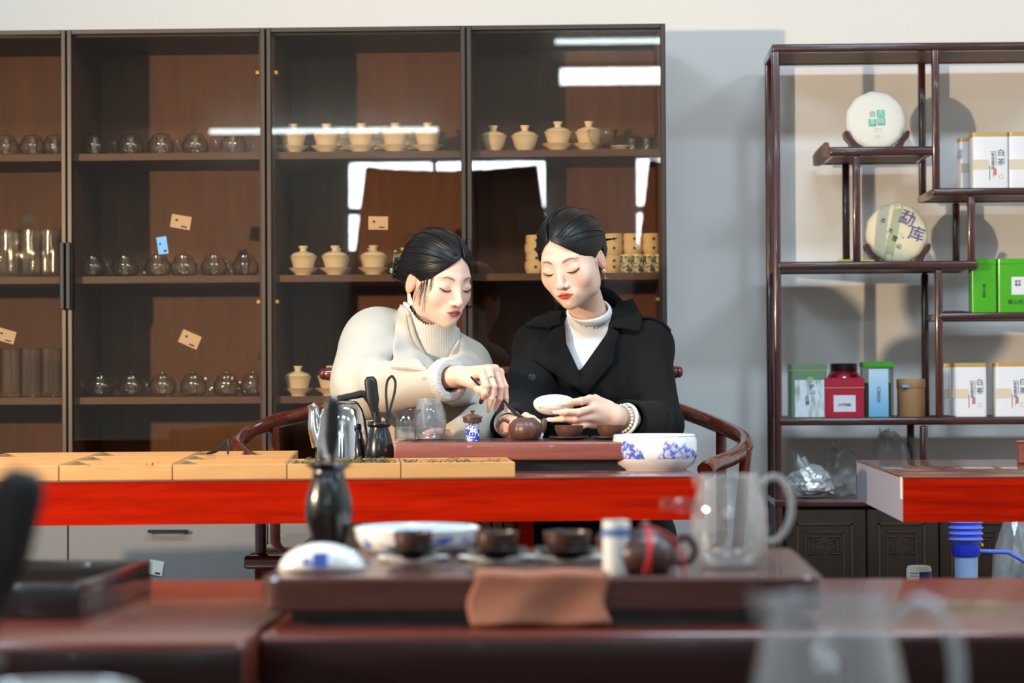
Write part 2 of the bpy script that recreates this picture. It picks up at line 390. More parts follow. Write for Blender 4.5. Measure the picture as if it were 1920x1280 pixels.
# the warm lamp's stand
t = thing('floor_lamp', 'warm studio lamp on a tripod stand left of the tables', 'lamp', (LAMP.x, LAMP.y, 0))
MB().tube([(0,0,0.3),(0,0,1.36)], 0.014, 10).build('pole', 'black_metal', t)
for k in range(3):
    a = 2*PI*k/3; MB().tube([(0,0,0.55),(0.36*math.cos(a),0.36*math.sin(a),0.012)], 0.01, 8).build('leg', 'black_metal', t)
dirv = (AIM - LAMP).normalized(); q = dirv.to_track_quat('Z', 'Y').to_matrix().to_4x4()
MB().lathe([(0,-0.16),(0.05,-0.16),(0.07,-0.14),(0.07,-0.06),(0.1,-0.05),(0.1,-0.055),(0.06,-0.065),(0,-0.07)], 24, Matrix.Translation((0,0,LAMP.z)) @ q).build('lamp_head', 'black_metal', t)

# ------------------------------------------------------------------ display cabinets
CY = 6.2; CB = 6.60                               # glass front and back panel
CX = [at(u, 400, CY).x for u in (-250, 125, 499, 875, 1250)]
ZT = at(1250, 42, CY).z; ZB = 0.0; ZG = 0.67       # top, floor, bottom of the glass part
SH = [at(700, v, CY+0.02).z for v in (282.5, 514, 742)]   # shelf tops
ST = 0.018
def cabinet(i0, label, handle_side):
    x0, x1 = CX[i0], CX[i0+2]; base = Vector(((x0+x1)/2, (CY+CB)/2, 0))
    t = thing('display_cabinet', label, 'cabinet', base, group='glass-door display cabinets')
    P = lambda m, n, mt, par=t, sm=0: m.build(n, mt, par, smooth=sm, origin=base)
    tk = 0.02
    m = MB(); m.box((x0, CY+0.022, 0), (x0+tk, CB, ZT)); P(m, 'side_panel', 'shelf_wood')
    m = MB(); m.box((x1-tk, CY+0.022, 0), (x1, CB, ZT)); P(m, 'side_panel', 'shelf_wood')
    P(MB().box((x0+tk, CY+0.022, ZT-tk), (x1-tk, CB, ZT)), 'top_panel', 'cab_dark')
    P(MB().box((x0+tk, CB-0.012, 0.06), (x1-tk, CB, ZT-tk)), 'back_panel', 'cab_wood')
    xm = CX[i0+1]
    P(MB().box((xm-tk/2, CY+0.03, ZG), (xm+tk/2, CB-0.012, ZT-tk)), 'partition', 'shelf_wood')
    P(MB().box((x0+tk, CY+0.022, ZG-tk), (x1-tk, CB-0.012, ZG)), 'bottom_panel', 'shelf_wood')
    P(MB().box((x0+tk, CY+0.03, 0), (x1-tk, CB-0.05, 0.06)), 'plinth', 'cab_dark')
    for a, b in ((x0+tk, xm-tk/2), (xm+tk/2, x1-tk)):
        for z in SH: P(MB().box((a, CY+0.035, z-ST), (b, CB-0.012, z)), 'shelf', 'shelf_wood')
    for k, (a, b) in enumerate(((x0, xm), (xm, x1))):
        g = 0.0018; a += g; b -= g; fw = 0.012; z0 = ZG+0.004; z1 = ZT-0.003
        m = MB(); m.rbox((a, CY-0.002, z0), (a+fw, CY+0.018, z1), 0.0015, 1); m.rbox((b-fw, CY-0.002, z0), (b, CY+0.018, z1), 0.0015, 1)
        m.rbox((a+fw, CY-0.002, z1-fw), (b-fw, CY+0.018, z1), 0.0015, 1); m.rbox((a+fw, CY-0.002, z0), (b-fw, CY+0.018, z0+fw), 0.0015, 1)
        d = P(m, 'door', 'cab_frame')
        P(MB().box((a+fw, CY+0.006, z0+fw), (b-fw, CY+0.010, z1-fw)), 'pane', 'pane', d)
        hx = (b-0.006) if k == 0 else (a+0.006)
        zt, zb_ = at(125, 455, CY).z, at(125, 580, CY).z
        P(MB().rbox((hx-0.0055, CY-0.026, zb_), (hx+0.0055, CY-0.002, zt), 0.002, 1), 'handle', 'cab_dark', d)
        # drawer fronts below
        zz = [0.065, 0.365, ZG-0.022]
        for q in range(2):
            dr = P(MB().rbox((a, CY+0.002, zz[q]+0.002), (b, CY+0.021, zz[q+1]-0.002), 0.0015, 1), 'drawer', 'drawer_grey')
            zc = at(316, 995, CY).z if q == 1 else 0.30; cx = (a+b)/2+0.004; hw = 0.052
            mh = MB(); mh.rbox((cx-hw, CY-0.022, zc-0.004), (cx+hw, CY-0.012, zc+0.004), 0.002, 1)
            mh.box((cx-hw+0.004, CY-0.014, zc-0.003), (cx-hw+0.012, CY+0.004, zc+0.003)); mh.box((cx+hw-0.012, CY-0.014, zc-0.003), (cx+hw-0.004, CY+0.004, zc+0.003))
            P(mh, 'handle', 'black_metal', dr)
        # little brass hinges
        for vv in (134, 565):
            zc = at(490, vv, CY).z; sx_ = b-0.022 if k == 1 else a+0.022
            P(MB().rbox((sx_-0.005, CY+0.02, zc-0.005), (sx_+0.005, CY+0.05, zc+0.005), 0.001, 1), 'hinge', 'brass', d)
    return t
plain('brass', lin(214, 160, 84), 0.3, metal=0.7)
cabinet(0, 'brown glass-door cabinet at the left holding clear glassware', 0)
cabinet(2, 'brown glass-door cabinet behind the two women holding tea bowls', 0)

# price tags stuck on the glass
def price_tag(u, v, wpx, hpx, ang, mat, label):
    c = at(u, v, CY+(0.0125 if mat != 'tag_blue' else 0.0045)); s = FPX/CY
    t = thing('price_tag', label, 'tag', c, (0, math.radians(ang), 0), 'price tags on the cabinets')
    w_, h_ = wpx/s/2, hpx/s/2
    MB().box((-w_, 0, -h_), (w_, 0.0012, h_)).build('card', mat, t, smooth=0)
    m = MB(); m.box((-w_*0.55, -0.0006, h_*0.05), (-w_*0.3, 0, h_*0.35)); m.box((w_*0.1, -0.0006, -h_*0.75), (w_*0.7, 0, -h_*0.55)); m.build('print', 'ink', t, smooth=0)
price_tag(339, 416, 38, 25, 10, 'tag_paper', 'tan price tag on the left cabinet glass just above the blue tag')
price_tag(356, 636, 38, 26, 24, 'tag_paper', 'tilted tan price tag above the lowest row of glass teapots')
price_tag(304.5, 460, 19, 33, -8, 'tag_blue', 'small blue price tag on the left cabinet glass')
price_tag(709, 418, 37, 25, 1, 'tag_paper', 'tan price tag on the glass above the white-coated woman')
price_tag(10, 629, 38, 24, 16, 'tag_paper', 'tan price tag at the left picture edge above tumblers')
price_tag(52, 410, 20, 16, -12, 'tag_dark', 'small dark tag above the upper row of tall tumblers')
c = at(292, 1064, CY-0.002); t = thing('price_tag', 'white price tag on the grey drawer front', 'tag', c, (0, math.radians(10), 0), 'price tags on the cabinets')
plain('white_paper', lin(226, 224, 214), 0.7, var=0.02)
MB().box((-0.019, 0, -0.019), (0.019, 0.0015, 0.019)).build('card', 'white_paper', t, smooth=0); MB().box((0.0, -0.0006, -0.016), (0.014, 0, -0.011)).build('print', 'ink', t, smooth=0)

# ------------------------------------------------------------------ things on the cabinet shelves
def gaiwan(label, saucer=True):
    t = thing('gaiwan', label, 'tea bowl', group='lidded tea bowls in the cabinet')
    z = 0.0
    if saucer:
        MB().lathe([(0,0.004),(0.018,0.004),(0.018,0),(0.0215,0),(0.0215,0.006),(0.041,0.019),(0.042,0.0205),(0.040,0.0205),(0.02,0.009),(0,0.008)], 28).build('saucer', 'gaiwan_white', t, smooth=60); z = 0.009
    MB().lathe([(0,z+0.002),(0.016,z+0.002),(0.017,z),(0.0185,z),(0.0185,z+0.004),(0.027,z+0.014),(0.0315,z+0.030),(0.036,z+0.043),(0.0365,z+0.0435),(0.034,z+0.042),(0.029,z+0.03),(0.02,z+0.01),(0,z+0.007)], 28).build('bowl', 'gaiwan_white', t, smooth=60)
    l = MB().lathe([(0.0335,z+0.041),(0.034,z+0.043),(0.027,z+0.050),(0.012,z+0.055),(0.0085,z+0.056),(0.0085,z+0.060),(0.0125,z+0.068),(0.0125,z+0.0695),(0.009,z+0.0685),(0,z+0.066)], 28).build('lid', 'gaiwan_white', t, smooth=60)
    return t
gA = gaiwan('x', True); gB = gaiwan('x', False); usedA = usedB = False
def put(proto, label, u, Y, z, rotz=None):
    """first use moves the prototype itself, later uses copy it"""
    p = at(u, 600, Y); loc = (p.x, Y, z)
    if not proto.get('_u'):
        proto['_u'] = 1; proto['label'] = label; proto.location = loc
        if rotz is not None: proto.rotation_euler = (0, 0, rotz)
        return proto
    return dup(proto, label, loc, rotz)
YS = CY+0.10
for i, u in enumerate((551, 614, 679, 743, 804)): put(gA, '%s pale lidded tea bowl in the front of the top shelf, third compartment' % ORD[i], u, YS, SH[0])
for i, u in enumerate((640, 705, 768)): put(gA, '%s pale lidded tea bowl in the back of the top shelf, third compartment' % ORD[i], u, YS+0.14, SH[0])
for i, u in enumerate((569, 629, 701, 774)): put(gA, '%s pale lidded tea bowl in the front of the middle shelf, third compartment' % ORD[i], u, YS, SH[1])
for i, u in enumerate((632, 698, 760)): put(gA, '%s pale lidded tea bowl in the back of the middle shelf, third compartment' % ORD[i], u, YS+0.14, SH[1])
for i, u in enumerate((558, 620)): put(gA, '%s pale lidded tea bowl on the lowest shelf behind the chair' % ORD[i], u, YS, SH[2])
put(gA, 'pale lidded tea bowl on the lowest shelf between the two women', 925, YS, SH[2])
for i, u in enumerate((927, 986)): put(gB, '%s shaded tea bowl without saucer at the left of the top shelf' % ORD[i], u, YS, SH[0])
for i, u in enumerate((1048, 1106)): put(gA, '%s lit lidded tea bowl on saucer beside the ribbed glass bowl' % ORD[i], u, YS, SH[0])
def ribbed():
    t = thing('glass_bowl', 'ribbed clear glass bowl on the top shelf of the right cabinet', 'bowl')
    MB().lathe([(0,0),(0.018,0),(0.02,0.004),(0.026,0.016),(0.028,0.018),(0.031,0.026),(0.033,0.028),(0.035,0.036),(0.037,0.038),(0.0385,0.052),(0.037,0.052),(0.034,0.037),(0.03,0.027),(0.024,0.016),(0,0.006)], 28).build('bowl', 'clear_glass', t)
    MB().lathe([(0.0385,0.049),(0.0392,0.051),(0.0385,0.053),(0.0378,0.051),(0.0385,0.049)], 28).build('rim', 'clear_glass', t)
    return t
put(ribbed(), 'ribbed clear glass bowl on the top shelf of the right cabinet', 1131, YS-0.03, SH[0])
t = thing('small_dish', 'shallow pale dish lying beside the ribbed glass bowl', 'dish', (at(1166, 600, YS).x, YS, SH[0]))
MB().lathe([(0,0.002),(0.012,0.002),(0.013,0),(0.015,0.001),(0.028,0.012),(0.0275,0.013),(0.012,0.006),(0,0.005)], 24).build('dish', 'gaiwan_white', t); MB().lathe([(0.0278,0.0115),(0.0284,0.0125),(0.0278,0.0135),(0.0272,0.0125),(0.0278,0.0115)], 24).build('rim', 'gaiwan_white', t)
def small_glass():
    t = thing('shot_glass', 'x', 'glass', group='small glasses on the top shelf')
    MB().lathe([(0,0),(0.0125,0),(0.0135,0.002),(0.0155,0.034),(0.0145,0.034),(0.0118,0.005),(0,0.005)], 20).build('cup', 'clear_glass', t)
    MB().lathe([(0.0158,0.033),(0.0161,0.034),(0.0155,0.035),(0.015,0.034),(0.0158,0.033)], 20).build('rim', 'clear_glass', t); return t
sg = small_glass()
for i, u in enumerate((1186, 1214)): put(sg, '%s small clear glass at the right end of the top shelf' % ORD[i], u, YS, SH[0])
# stacked tan cups and patterned cups (middle shelf, right cabinet)
def tan_cup():
    t = thing('tea_cup', 'x', 'cup', group='stacked tan cups')
    MB().lathe([(0,0.001),(0.019,0.001),(0.020,0),(0.0225,0.003),(0.0265,0.018),(0.0255,0.031),(0.0262,0.033),(0.0245,0.033),(0.022,0.01),(0,0.006)], 24).build('body', 'tan_glaze', t, smooth=60)
    MB().lathe([(0,-0.0003),(0.0035,-0.0003),(0.004,0),(0.0035,0.0012),(0,0.0014)], 12, Matrix.Translation((0.003,-0.0262,0.0185)) @ Matrix.Rotation(PI/2,4,'X')).build('mark', 'clay_dark', t); return t
plain('tan_glaze', lin(226, 196, 150), 0.15, coat=0.6, var=0.02)
painted('pattern_glaze', lin(200, 190, 160), lin(70, 84, 66), 90, 0.5, 0.05)
def pat_cup():
    t = thing('patterned_cup', 'x', 'cup', group='patterned cups in the cabinet')
    MB().lathe([(0,0.001),(0.015,0.001),(0.0155,0),(0.0165,0.002),(0.0170,0.047),(0.0155,0.047),(0.0145,0.006),(0,0.006)], 24).build('body', 'pattern_glaze', t, smooth=60)
    MB().lathe([(0.0171,0.044),(0.0174,0.046),(0.0165,0.0482),(0.0152,0.0475),(0.0171,0.044)], 24).build('rim', 'tan_glaze', t); return t
tc_ = tan_cup(); pc_ = pat_cup()
for i, u in enumerate((1175, 1197, 1219, 1238)): put(pc_, '%s dark patterned cup in the row under the stacked tan cups' % ORD[i], u, YS-0.03, SH[1])
for i, u in enumerate((1150, 1188, 1224)):
    for k in range(2): put(tc_, '%s column of stacked tan cups at right, %s cup' % (ORD[i], ['lower visible', 'top'][k]), u, YS+0.035, SH[1]+0.049+0.024*k*1.0)
    put(tc_, '%s column of stacked tan cups at right, bottom cup' % ORD[i], u, YS+0.035, SH[1]+0.016)
    put(tc_, '%s column of stacked tan cups at right, lowest hidden cup on the shelf' % ORD[i], u, YS+0.035, SH[1]-0.0)
for k in range(4): put(tc_, 'tan cup stacked left of the dark-haired woman, %s in its stack' % ['lowest', 'second', 'third', 'topmost'][k], 1003+(k%2)*2, YS, SH[1]+0.023*k)

# clear glass teapots in the left cabinet
def glass_teapot():
    t = thing('glass_teapot', 'x', 'teapot', group='glass teapots in the left cabinet')
    MB().lathe([(0,0),(0.022,0),(0.030,0.006),(0.036,0.020),(0.034,0.036),(0.026,0.047),(0.0245,0.052),(0.0235,0.052),(0.025,0.046),(0.0325,0.035),(0.0345,0.02),(0.029,0.008),(0,0.002)], 24).build('body', 'clear_glass', t)
    MB().lathe([(0.024,0.0525),(0.023,0.056),(0.012,0.060),(0.005,0.061),(0.004,0.064),(0.008,0.068),(0.006,0.073),(0,0.074)], 20).build('lid', 'clear_glass', t)
    MB().tube(catmull([(0.033,0,0.034),(0.05,0,0.04),(0.056,0,0.026),(0.048,0,0.012),(0.034,0,0.014)], 5), 0.0035, 8).build('handle', 'clear_glass', t)
    MB().tube(catmull([(-0.032,0,0.016),(-0.044,0,0.024),(-0.050,0,0.042),(-0.056,0,0.048)], 5), [0.008]*5+[0.0055]*6+[0.004]*5, 8, close=False).build('spout', 'clear_glass', t)
    MB().lathe([(0.0095,0.004),(0.012,0.02),(0.0145,0.05),(0.0135,0.05),(0.011,0.02),(0.0095,0.005),(0.0095,0.004)], 16).build('strainer', 'clear_glass', t)
    return t
gt = glass_teapot(); YG = CY+0.13
for i, u in enumerate((178, 246, 303, 367, 438)): put(gt, '%s clear glass teapot on the top shelf of the second compartment' % ORD[i], u, YG, SH[0], rotz=0.5*math.sin(i*2.1))
for i, u in enumerate((175, 235, 296, 345, 402, 460)): put(gt, '%s clear glass teapot on the middle shelf of the second compartment' % ORD[i], u, YG, SH[1], rotz=0.6*math.sin(i*1.7+1))
for i, u in enumerate((187, 246, 304, 362, 424, 474)): put(gt, '%s clear glass teapot on the lowest shelf of the second compartment' % ORD[i], u, YG, SH[2], rotz=0.6*math.sin(i*2.7+2))
for i, u in enumerate((12, 62, 104)): put(gt, '%s clear glass teapot on the top shelf of the first compartment' % ORD[i], u, YG, SH[0], rotz=2.9+0.4*i)
def tumbler():
    t = thing('glass_tumbler', 'x', 'glass', group='tall tumblers in the left cabinet')
    MB().lathe([(0,0),(0.026,0),(0.0275,0.002),(0.0285,0.012),(0.029,0.128),(0.0275,0.128),(0.027,0.014),(0,0.012)], 24).build('body', 'clear_glass', t)
    MB().lathe([(0.0291,0.126),(0.0294,0.1275),(0.0285,0.129),(0.0275,0.128),(0.0291,0.126)], 24).build('rim', 'clear_glass', t); return t
tb = tumbler()
for i, u in enumerate((-28, 16, 58, 95)):
    put(tb, '%s tall clear tumbler in the front of the middle shelf' % ORD[i], u, YG, SH[1])
for i, u in enumerate((-5, 36, 80)):
    put(tb, '%s tall clear tumbler in the back of the middle shelf' % ORD[i], u, YG+0.12, SH[1])
for i, u in enumerate((-22, 20, 57, 96)): put(tb, '%s tall clear tumbler on the lowest shelf of the first compartment' % ORD[i], u, YG, SH[2])
# ------------------------------------------------------------------ display rack on the right
RY = 6.30; RB = 6.585                              # rack front and back
X_ = lambda u, Y=RY: at(u, 450, Y).x
Z_ = lambda v, Y=RY, u=1700: at(u, v, Y).z
rx0, rx1 = X_(1449), X_(2075)
rack_base = Vector(((rx0+rx1)/2, (RY+RB)/2, 0))
rack = thing('curio_rack', 'tall dark rosewood curio rack with stepped open shelves at the right', 'shelf', rack_base)
RP = lambda m, n, mt, par=rack, sm=40: m.build(n, mt, par, smooth=sm, origin=rack_base)
pw = 0.020
def post(uc, v0, v1):
    x = X_(uc); z0, z1 = Z_(v1), Z_(v0)
    RP(MB().rbox((x-pw/2, RY, z0), (x+pw/2, RY+pw, z1), 0.006, 3), 'post', 'rack_wood')
    RP(MB().rbox((x-pw/2, RB-pw, z0), (x+pw/2, RB, z1), 0.006, 3), 'post', 'rack_wood')
def shelf(u0, u1, vt, th=0.021, scroll=False):
    x0, x1 = X_(u0), X_(u1); z1 = Z_(vt); z0 = z1-th
    RP(MB().rbox((x0, RY-0.002, z0), (x1, RY+pw, z1), 0.006, 3), 'rail', 'rack_wood_x')
    RP(MB().rbox((x0, RB-pw, z0), (x1, RB+0.002, z1), 0.006, 3), 'rail', 'rack_wood_x')
    RP(MB().box((x0+0.004, RY+pw, z0+0.003), (x1-0.004, RB-pw, z1-0.002)), 'board', 'rack_board', sm=0)
    for x in (x0, x1-0.016): RP(MB().rbox((x, RY+pw, z0+0.001), (x+0.016, RB-pw, z1-0.001), 0.004, 2), 'end_rail', 'rack_wood')
    if scroll:
        RP(MB().prism([(x0-0.016, z0-0.002),(x0+0.002, z0-0.002),(x0+0.002, z1),(x0-0.002, z1+0.012),(x0-0.012, z1+0.012),(x0-0.018, z1)], RY+0.002, RB-0.002), 'scroll_end', 'rack_board', sm=0)
    return z1
zTop = Z_(80)
shelf(1449, 2075, 80, 0.022)
post(1457, 82, 1400); post(2068, 82, 1400)
post(1757, 90, 366)
zA = shelf(1556, 1752, 274, 0.024, scroll=True)
post(1607, 290, 492)
zC = shelf(1748, 2075, 353, 0.020)
post(1822, 368, 497)
zE = shelf(1458, 1834, 489, 0.022)
post(1760, 505, 785)
zG = shelf(1760, 2075, 586, 0.019)
zH = shelf(1458, 2075, 782, 0.020)
post(1730, 798, 938)
# lower cupboard of the rack with carved doors
zc1 = Z_(935); zc0 = 0.0
RP(MB().rbox((rx0, RY-0.004, zc1-0.02), (rx1, RB+0.002, zc1), 0.005, 2), 'cupboard_top', 'rack_wood_x')
RP(MB().box((rx0+0.005, RY+0.022, 0.02), (rx1-0.005, RB, zc1-0.02)), 'cupboard_body', 'rack_cab', sm=0)
dx = [X_(u) for u in (1468, 1621, 1757, 1905, 2055)]
for k in range(4):
    a, b = dx[k]+0.002, dx[k+1]-0.002; za, zb = 0.06, zc1-0.028
    d = RP(MB().rbox((a, RY+0.004, za), (b, RY+0.022, zb), 0.003, 2), 'cupboard_door', 'rack_cab')
    ia, ib, jb, ja = a+0.028, b-0.034, zb-0.034, za+0.05
    m = MB()
    for q, t_ in ((0.0, 0.005), (0.022, 0.003)):
        x0, x1, z1, z0 = ia+q, ib-q, jb-q, ja+q; y = RY+0.001
        m.box((x0, y, z0), (x0+t_, RY+0.006, z1)); m.box((x1-t_, y, z0), (x1, RY+0.006, z1)); m.box((x0, y, z1-t_), (x1, RY+0.006, z1)); m.box((x0, y, z0), (x1, RY+0.006, z0+t_))
    RP(m, 'moulding', 'rack_gold', d, 0)
    m = MB(); cx = (ia+ib)/2; zt = jb-0.035; wd = (ib-ia)*0.30
    for s_ in (-1, 1):                              # interlocked fret carving
        for q in range(3):
            e = 0.010*q; x0, x1 = cx+s_*(0.010+e*0.3), cx+s_*(wd-e); z1, z0 = zt-e*0.8, zt-0.045+e*0.6
            xa, xb = min(x0, x1), max(x0, x1)
            for bx in (((xa, z1-0.0022), (xb, z1)), ((xa, z0), (xb, z0+0.0022)), ((xb-0.0022, z0), (xb, z1)) if s_ > 0 else ((xa, z0), (xa+0.0022, z1))):
                m.box((bx[0][0], RY+0.001, bx[0][1]), (bx[1][0], RY+0.006, bx[1][1]))
    for q in range(3): m.tube([(cx+0.016*(1-q*0.25)*math.cos(t_), RY+0.004, zt-0.022+0.02*(1-q*0.25)*math.sin(t_)) for t_ in np.linspace(0, 2*PI, 17)], 0.0013, 5)
    for q in range(3): m.tube([(cx+(0.05-q*0.01)*math.cos(t_), RY+0.004, za+0.18+(0.05-q*0.01)*math.sin(t_)) for t_ in np.linspace(0, 2*PI, 29)], 0.0014, 5)
    RP(m, 'carving', 'rack_gold', d, 40)['kind'] = 'stuff'
wood('rack_gold', lin(62, 46, 30), lin(90, 68, 46), 0.5, coat=0.0, spec=0.2, axis=0, scale=2)

# ---- tea cakes on stands
def cake(label, u, v, rpx, z0, lean=8):
    s = FPX/(RY+0.11); r = rpx/s; x = at(u, v, RY+0.11).x; zc = at(u, v, RY+0.11).z
    t = thing('tea_cake', label, 'tea cake', (x, RY+0.11, zc), (math.radians(-lean), 0, 0))
    M = Matrix.Rotation(PI/2, 4, 'X')
    prof = [(0,-0.012),(r*0.8,-0.013),(r*0.95,-0.009),(r,0.0),(r*0.96,0.008),(r*0.82,0.0135),(r*0.4,0.0155),(0,0.016)]
    m = MB().lathe(prof, 48, M)
    rr = random.Random(int(u)); vs = []
    for p in m.v:                                   # wrinkled paper edge
        a = math.atan2(p[2], p[0]); d = math.hypot(p[0], p[2]); k = 1+0.012*math.sin(a*11+u)+0.008*math.sin(a*19) if d > r*0.6 else 1
        vs.append((p[0]*k, p[1], p[2]*k))
    m.v = vs
    return t, m, r
def cake_stand(label, u, v, rpx, z0):
    s = FPX/(RY+0.11); r = rpx/s; x = at(u, v, RY+0.11).x
    t = thing('plate_stand', label, 'stand', (x, RY+0.11, z0), group='dark wooden cake stands')
    zc = at(u, v, RY+0.11).z - z0
    for sx_ in (-1, 1):
        pts = []; pin = []
        for k in range(9):
            a = math.radians(-90+ (14+k*6.6)); pts.append((sx_*(r+0.007)*math.cos(a), zc+(r+0.007)*math.sin(a))); pin.append((sx_*(r+0.0005)*math.cos(a), zc+(r+0.0005)*math.sin(a)))
        out = [(sx_*0.052, 0.001)] + [(sx_*0.066, 0.001), (sx_*0.072, 0.018), (sx_*0.0845, 0.032), (sx_*0.087, 0.046), (sx_*0.080, 0.051)]
        poly = [(p[0], max(p[1], 0.0)) for p in pin] + out[::-1]
        if sx_ > 0: poly = poly[::-1]
        MB().prism(poly, -0.024, -0.012).build('bracket', 'rack_wood', t, smooth=0)
        MB().prism(poly, 0.012, 0.024).build('bracket', 'rack_wood', t, smooth=0)
        MB().rbox((sx_*0.06-0.006, -0.02, 0.0), (sx_*0.06+0.006, 0.06, 0.008), 0.002, 1).build('foot', 'rack_wood', t)
    MB().rbox((-0.06, 0.045, 0.001), (0.06, 0.055, 0.009), 0.002, 1).build('crossbar', 'rack_wood', t)
plain('cake_paper', lin(226, 221, 206), 0.75, var=0.03, scale=25, bump=0.25)
plain('cake_tan', lin(222, 205, 168), 0.75, var=0.04, scale=25, bump=0.2)
plain('cake_green', lin(168, 170, 132), 0.75, var=0.03)
plain('teal', lin(78, 176, 152), 0.7, var=0.05)
plain('purple_ink', lin(92, 84, 138), 0.7, var=0.15)
plain('navy_ink', lin(44, 46, 72), 0.7)
plain('grey_ink', lin(150, 148, 140), 0.7)
plain('red_seal', lin(206, 110, 100), 0.7)
t, m, r = cake('round white paper-wrapped tea cake with teal stamp on the upper shelf', 1642, 227, 57, zA)
m.build('wrapper', 'cake_paper', t, smooth=60)
yf = -0.0168
for gx, gz, ch, filled in ((-0.0105, 0.014, '白', False), (0.0115, 0.016, '古', True), (-0.0105, -0.008, '茶', True), (0.0125, -0.0055, '树', True)):
    if filled: MB().box((gx-0.0098, yf-0.0004, gz-0.0098), (gx+0.0098, yf+0.001, gz+0.0098)).build('stamp', 'teal', t, smooth=0)
    lettering(ch, 0.017, 'cake_paper' if filled else 'teal', t, (gx, yf-0.0008, gz))
for gz, wd in ((-0.025, 0.036), (-0.032, 0.038), (-0.044, 0.018), (-0.048, 0.02)):
    lettering('••••• ••• ••••' if wd > 0.03 else '•••• •••', 0.0045, 'grey_ink', t, (0.003, yf-0.0002, gz))
cake_stand('dark wooden stand under the white tea cake', 1642, 227, 57, zA)
t, m, r = cake('round tan tea cake with purple brush characters on the middle shelf', 1681, 438, 58, zE)
m.build('wrapper', 'cake_tan', t, smooth=60)
pts = []
def band(xa, xb, tilt):                             # printed green band across the wrapper
    vs = []; fs = []; n = 24
    for i in range(n+1):
        z = -r*0.93+2*r*0.93*i/n; c = tilt*z
        for x in (xa+c, xb+c):
            d = math.hypot(x, z); lim = r*0.95
            if d > lim: x = math.copysign(math.sqrt(max(lim*lim-z*z, 0)), x) if abs(z) < lim else 0
            d = math.hypot(x, z)
            yy = -np.interp(d, [0, r*0.4, r*0.82, r*0.96], [0.016, 0.0155, 0.0135, 0.008]) - 0.0006
            vs.append((x, yy, z))
    for i in range(n): fs.append((2*i, 2*i+1, 2*i+3, 2*i+2))
    return MB().add(vs, fs)
band(-0.022, 0.002, 0.22).build('printed_band', 'cake_green', t, smooth=60)
lettering('勐', 0.044, 'purple_ink', t, (0.026, yf-0.0006, 0.036), rot=(PI/2, math.radians(22), 0))
lettering('库', 0.044, 'purple_ink', t, (0.050, yf+0.0028, -0.006), rot=(PI/2, math.radians(18), 0.1), ext=0.003)
lettering('大', 0.017, 'navy_ink', t, (-0.018, yf-0.0006, 0.004), rot=(PI/2, math.radians(25), 0))
lettering('雪', 0.017, 'navy_ink', t, (-0.008, yf-0.0006, -0.017), rot=(PI/2, math.radians(25), 0))
lettering('山', 0.015, 'navy_ink', t, (0.003, yf-0.0006, -0.037), rot=(PI/2, math.radians(25), 0))
lettering('◎', 0.014, 'grey_ink', t, (-0.036, yf+0.0008, 0.032), ext=0.0015)
lettering('⊙', 0.007, 'navy_ink', t, (0.014, yf-0.0006, -0.014))
lettering('一 二', 0.006, 'red_seal', t, (0.008, yf-0.0006, -0.004), rot=(PI/2, math.radians(40), 0))
lettering('••••••••••', 0.005, 'grey_ink', t, (-0.028, yf+0.0004, -0.022), rot=(PI/2, math.radians(50), 0))
cake_stand('dark wooden stand under the tan tea cake', 1681, 438, 58, zE)

# ---- tins
plain('tin_white', lin(228, 226, 226), 0.25, coat=0.3, var=0.01)
plain('tin_gold', lin(196, 160, 92), 0.4, metal=0.3, var=0.06, scale=200)
plain('tin_beige', lin(214, 196, 168), 0.6, var=0.1, scale=300)
plain('tin_green', lin(72, 166, 20), 0.25, coat=0.3, var=0.03)
plain('tin_sage', lin(104, 138, 104), 0.35, var=0.04)
plain('tin_red', lin(178, 24, 52), 0.35, var=0.04)
plain('jar_red', lin(130, 14, 34), 0.15, coat=0.6)
plain('jar_lid', lin(30, 18, 20), 0.3)
plain('kraft', lin(176, 128, 84), 0.6, var=0.05)
plain('lid_green', lin(64, 160, 20), 0.3, coat=0.3)
plain('gold_line', lin(220, 180, 100), 0.4)
plain('pale_label', lin(224, 218, 222), 0.6, var=0.02)
glass('tin_clear', (0.7, 0.72, 0.66), (0.4, 0.45, 0.35), 1.4)
def grad(name, c0, c1, z0, z1):                     # printed colour fade of a label
    m, nt, b = nodes(name); tc = nt.nodes.new('ShaderNodeTexCoord'); sp = nt.nodes.new('ShaderNodeSeparateXYZ'); mr = nt.nodes.new('ShaderNodeMapRange'); r = nt.nodes.new('ShaderNodeValToRGB')
    mr.inputs[1].default_value = z0; mr.inputs[2].default_value = z1; r.color_ramp.elements[0].color = c0; r.color_ramp.elements[1].color = c1
    nt.links.new(tc.outputs['Object'], sp.inputs[0]); nt.links.new(sp.outputs['Z'], mr.inputs[0]); nt.links.new(mr.outputs[0], r.inputs['Fac']); nt.links.new(r.outputs['Color'], b.inputs['Base Color'])
    b.inputs['Roughness'].default_value = 0.4
grad('label_blue', lin(112, 178, 214), lin(196, 220, 234), 0.01, 0.11)
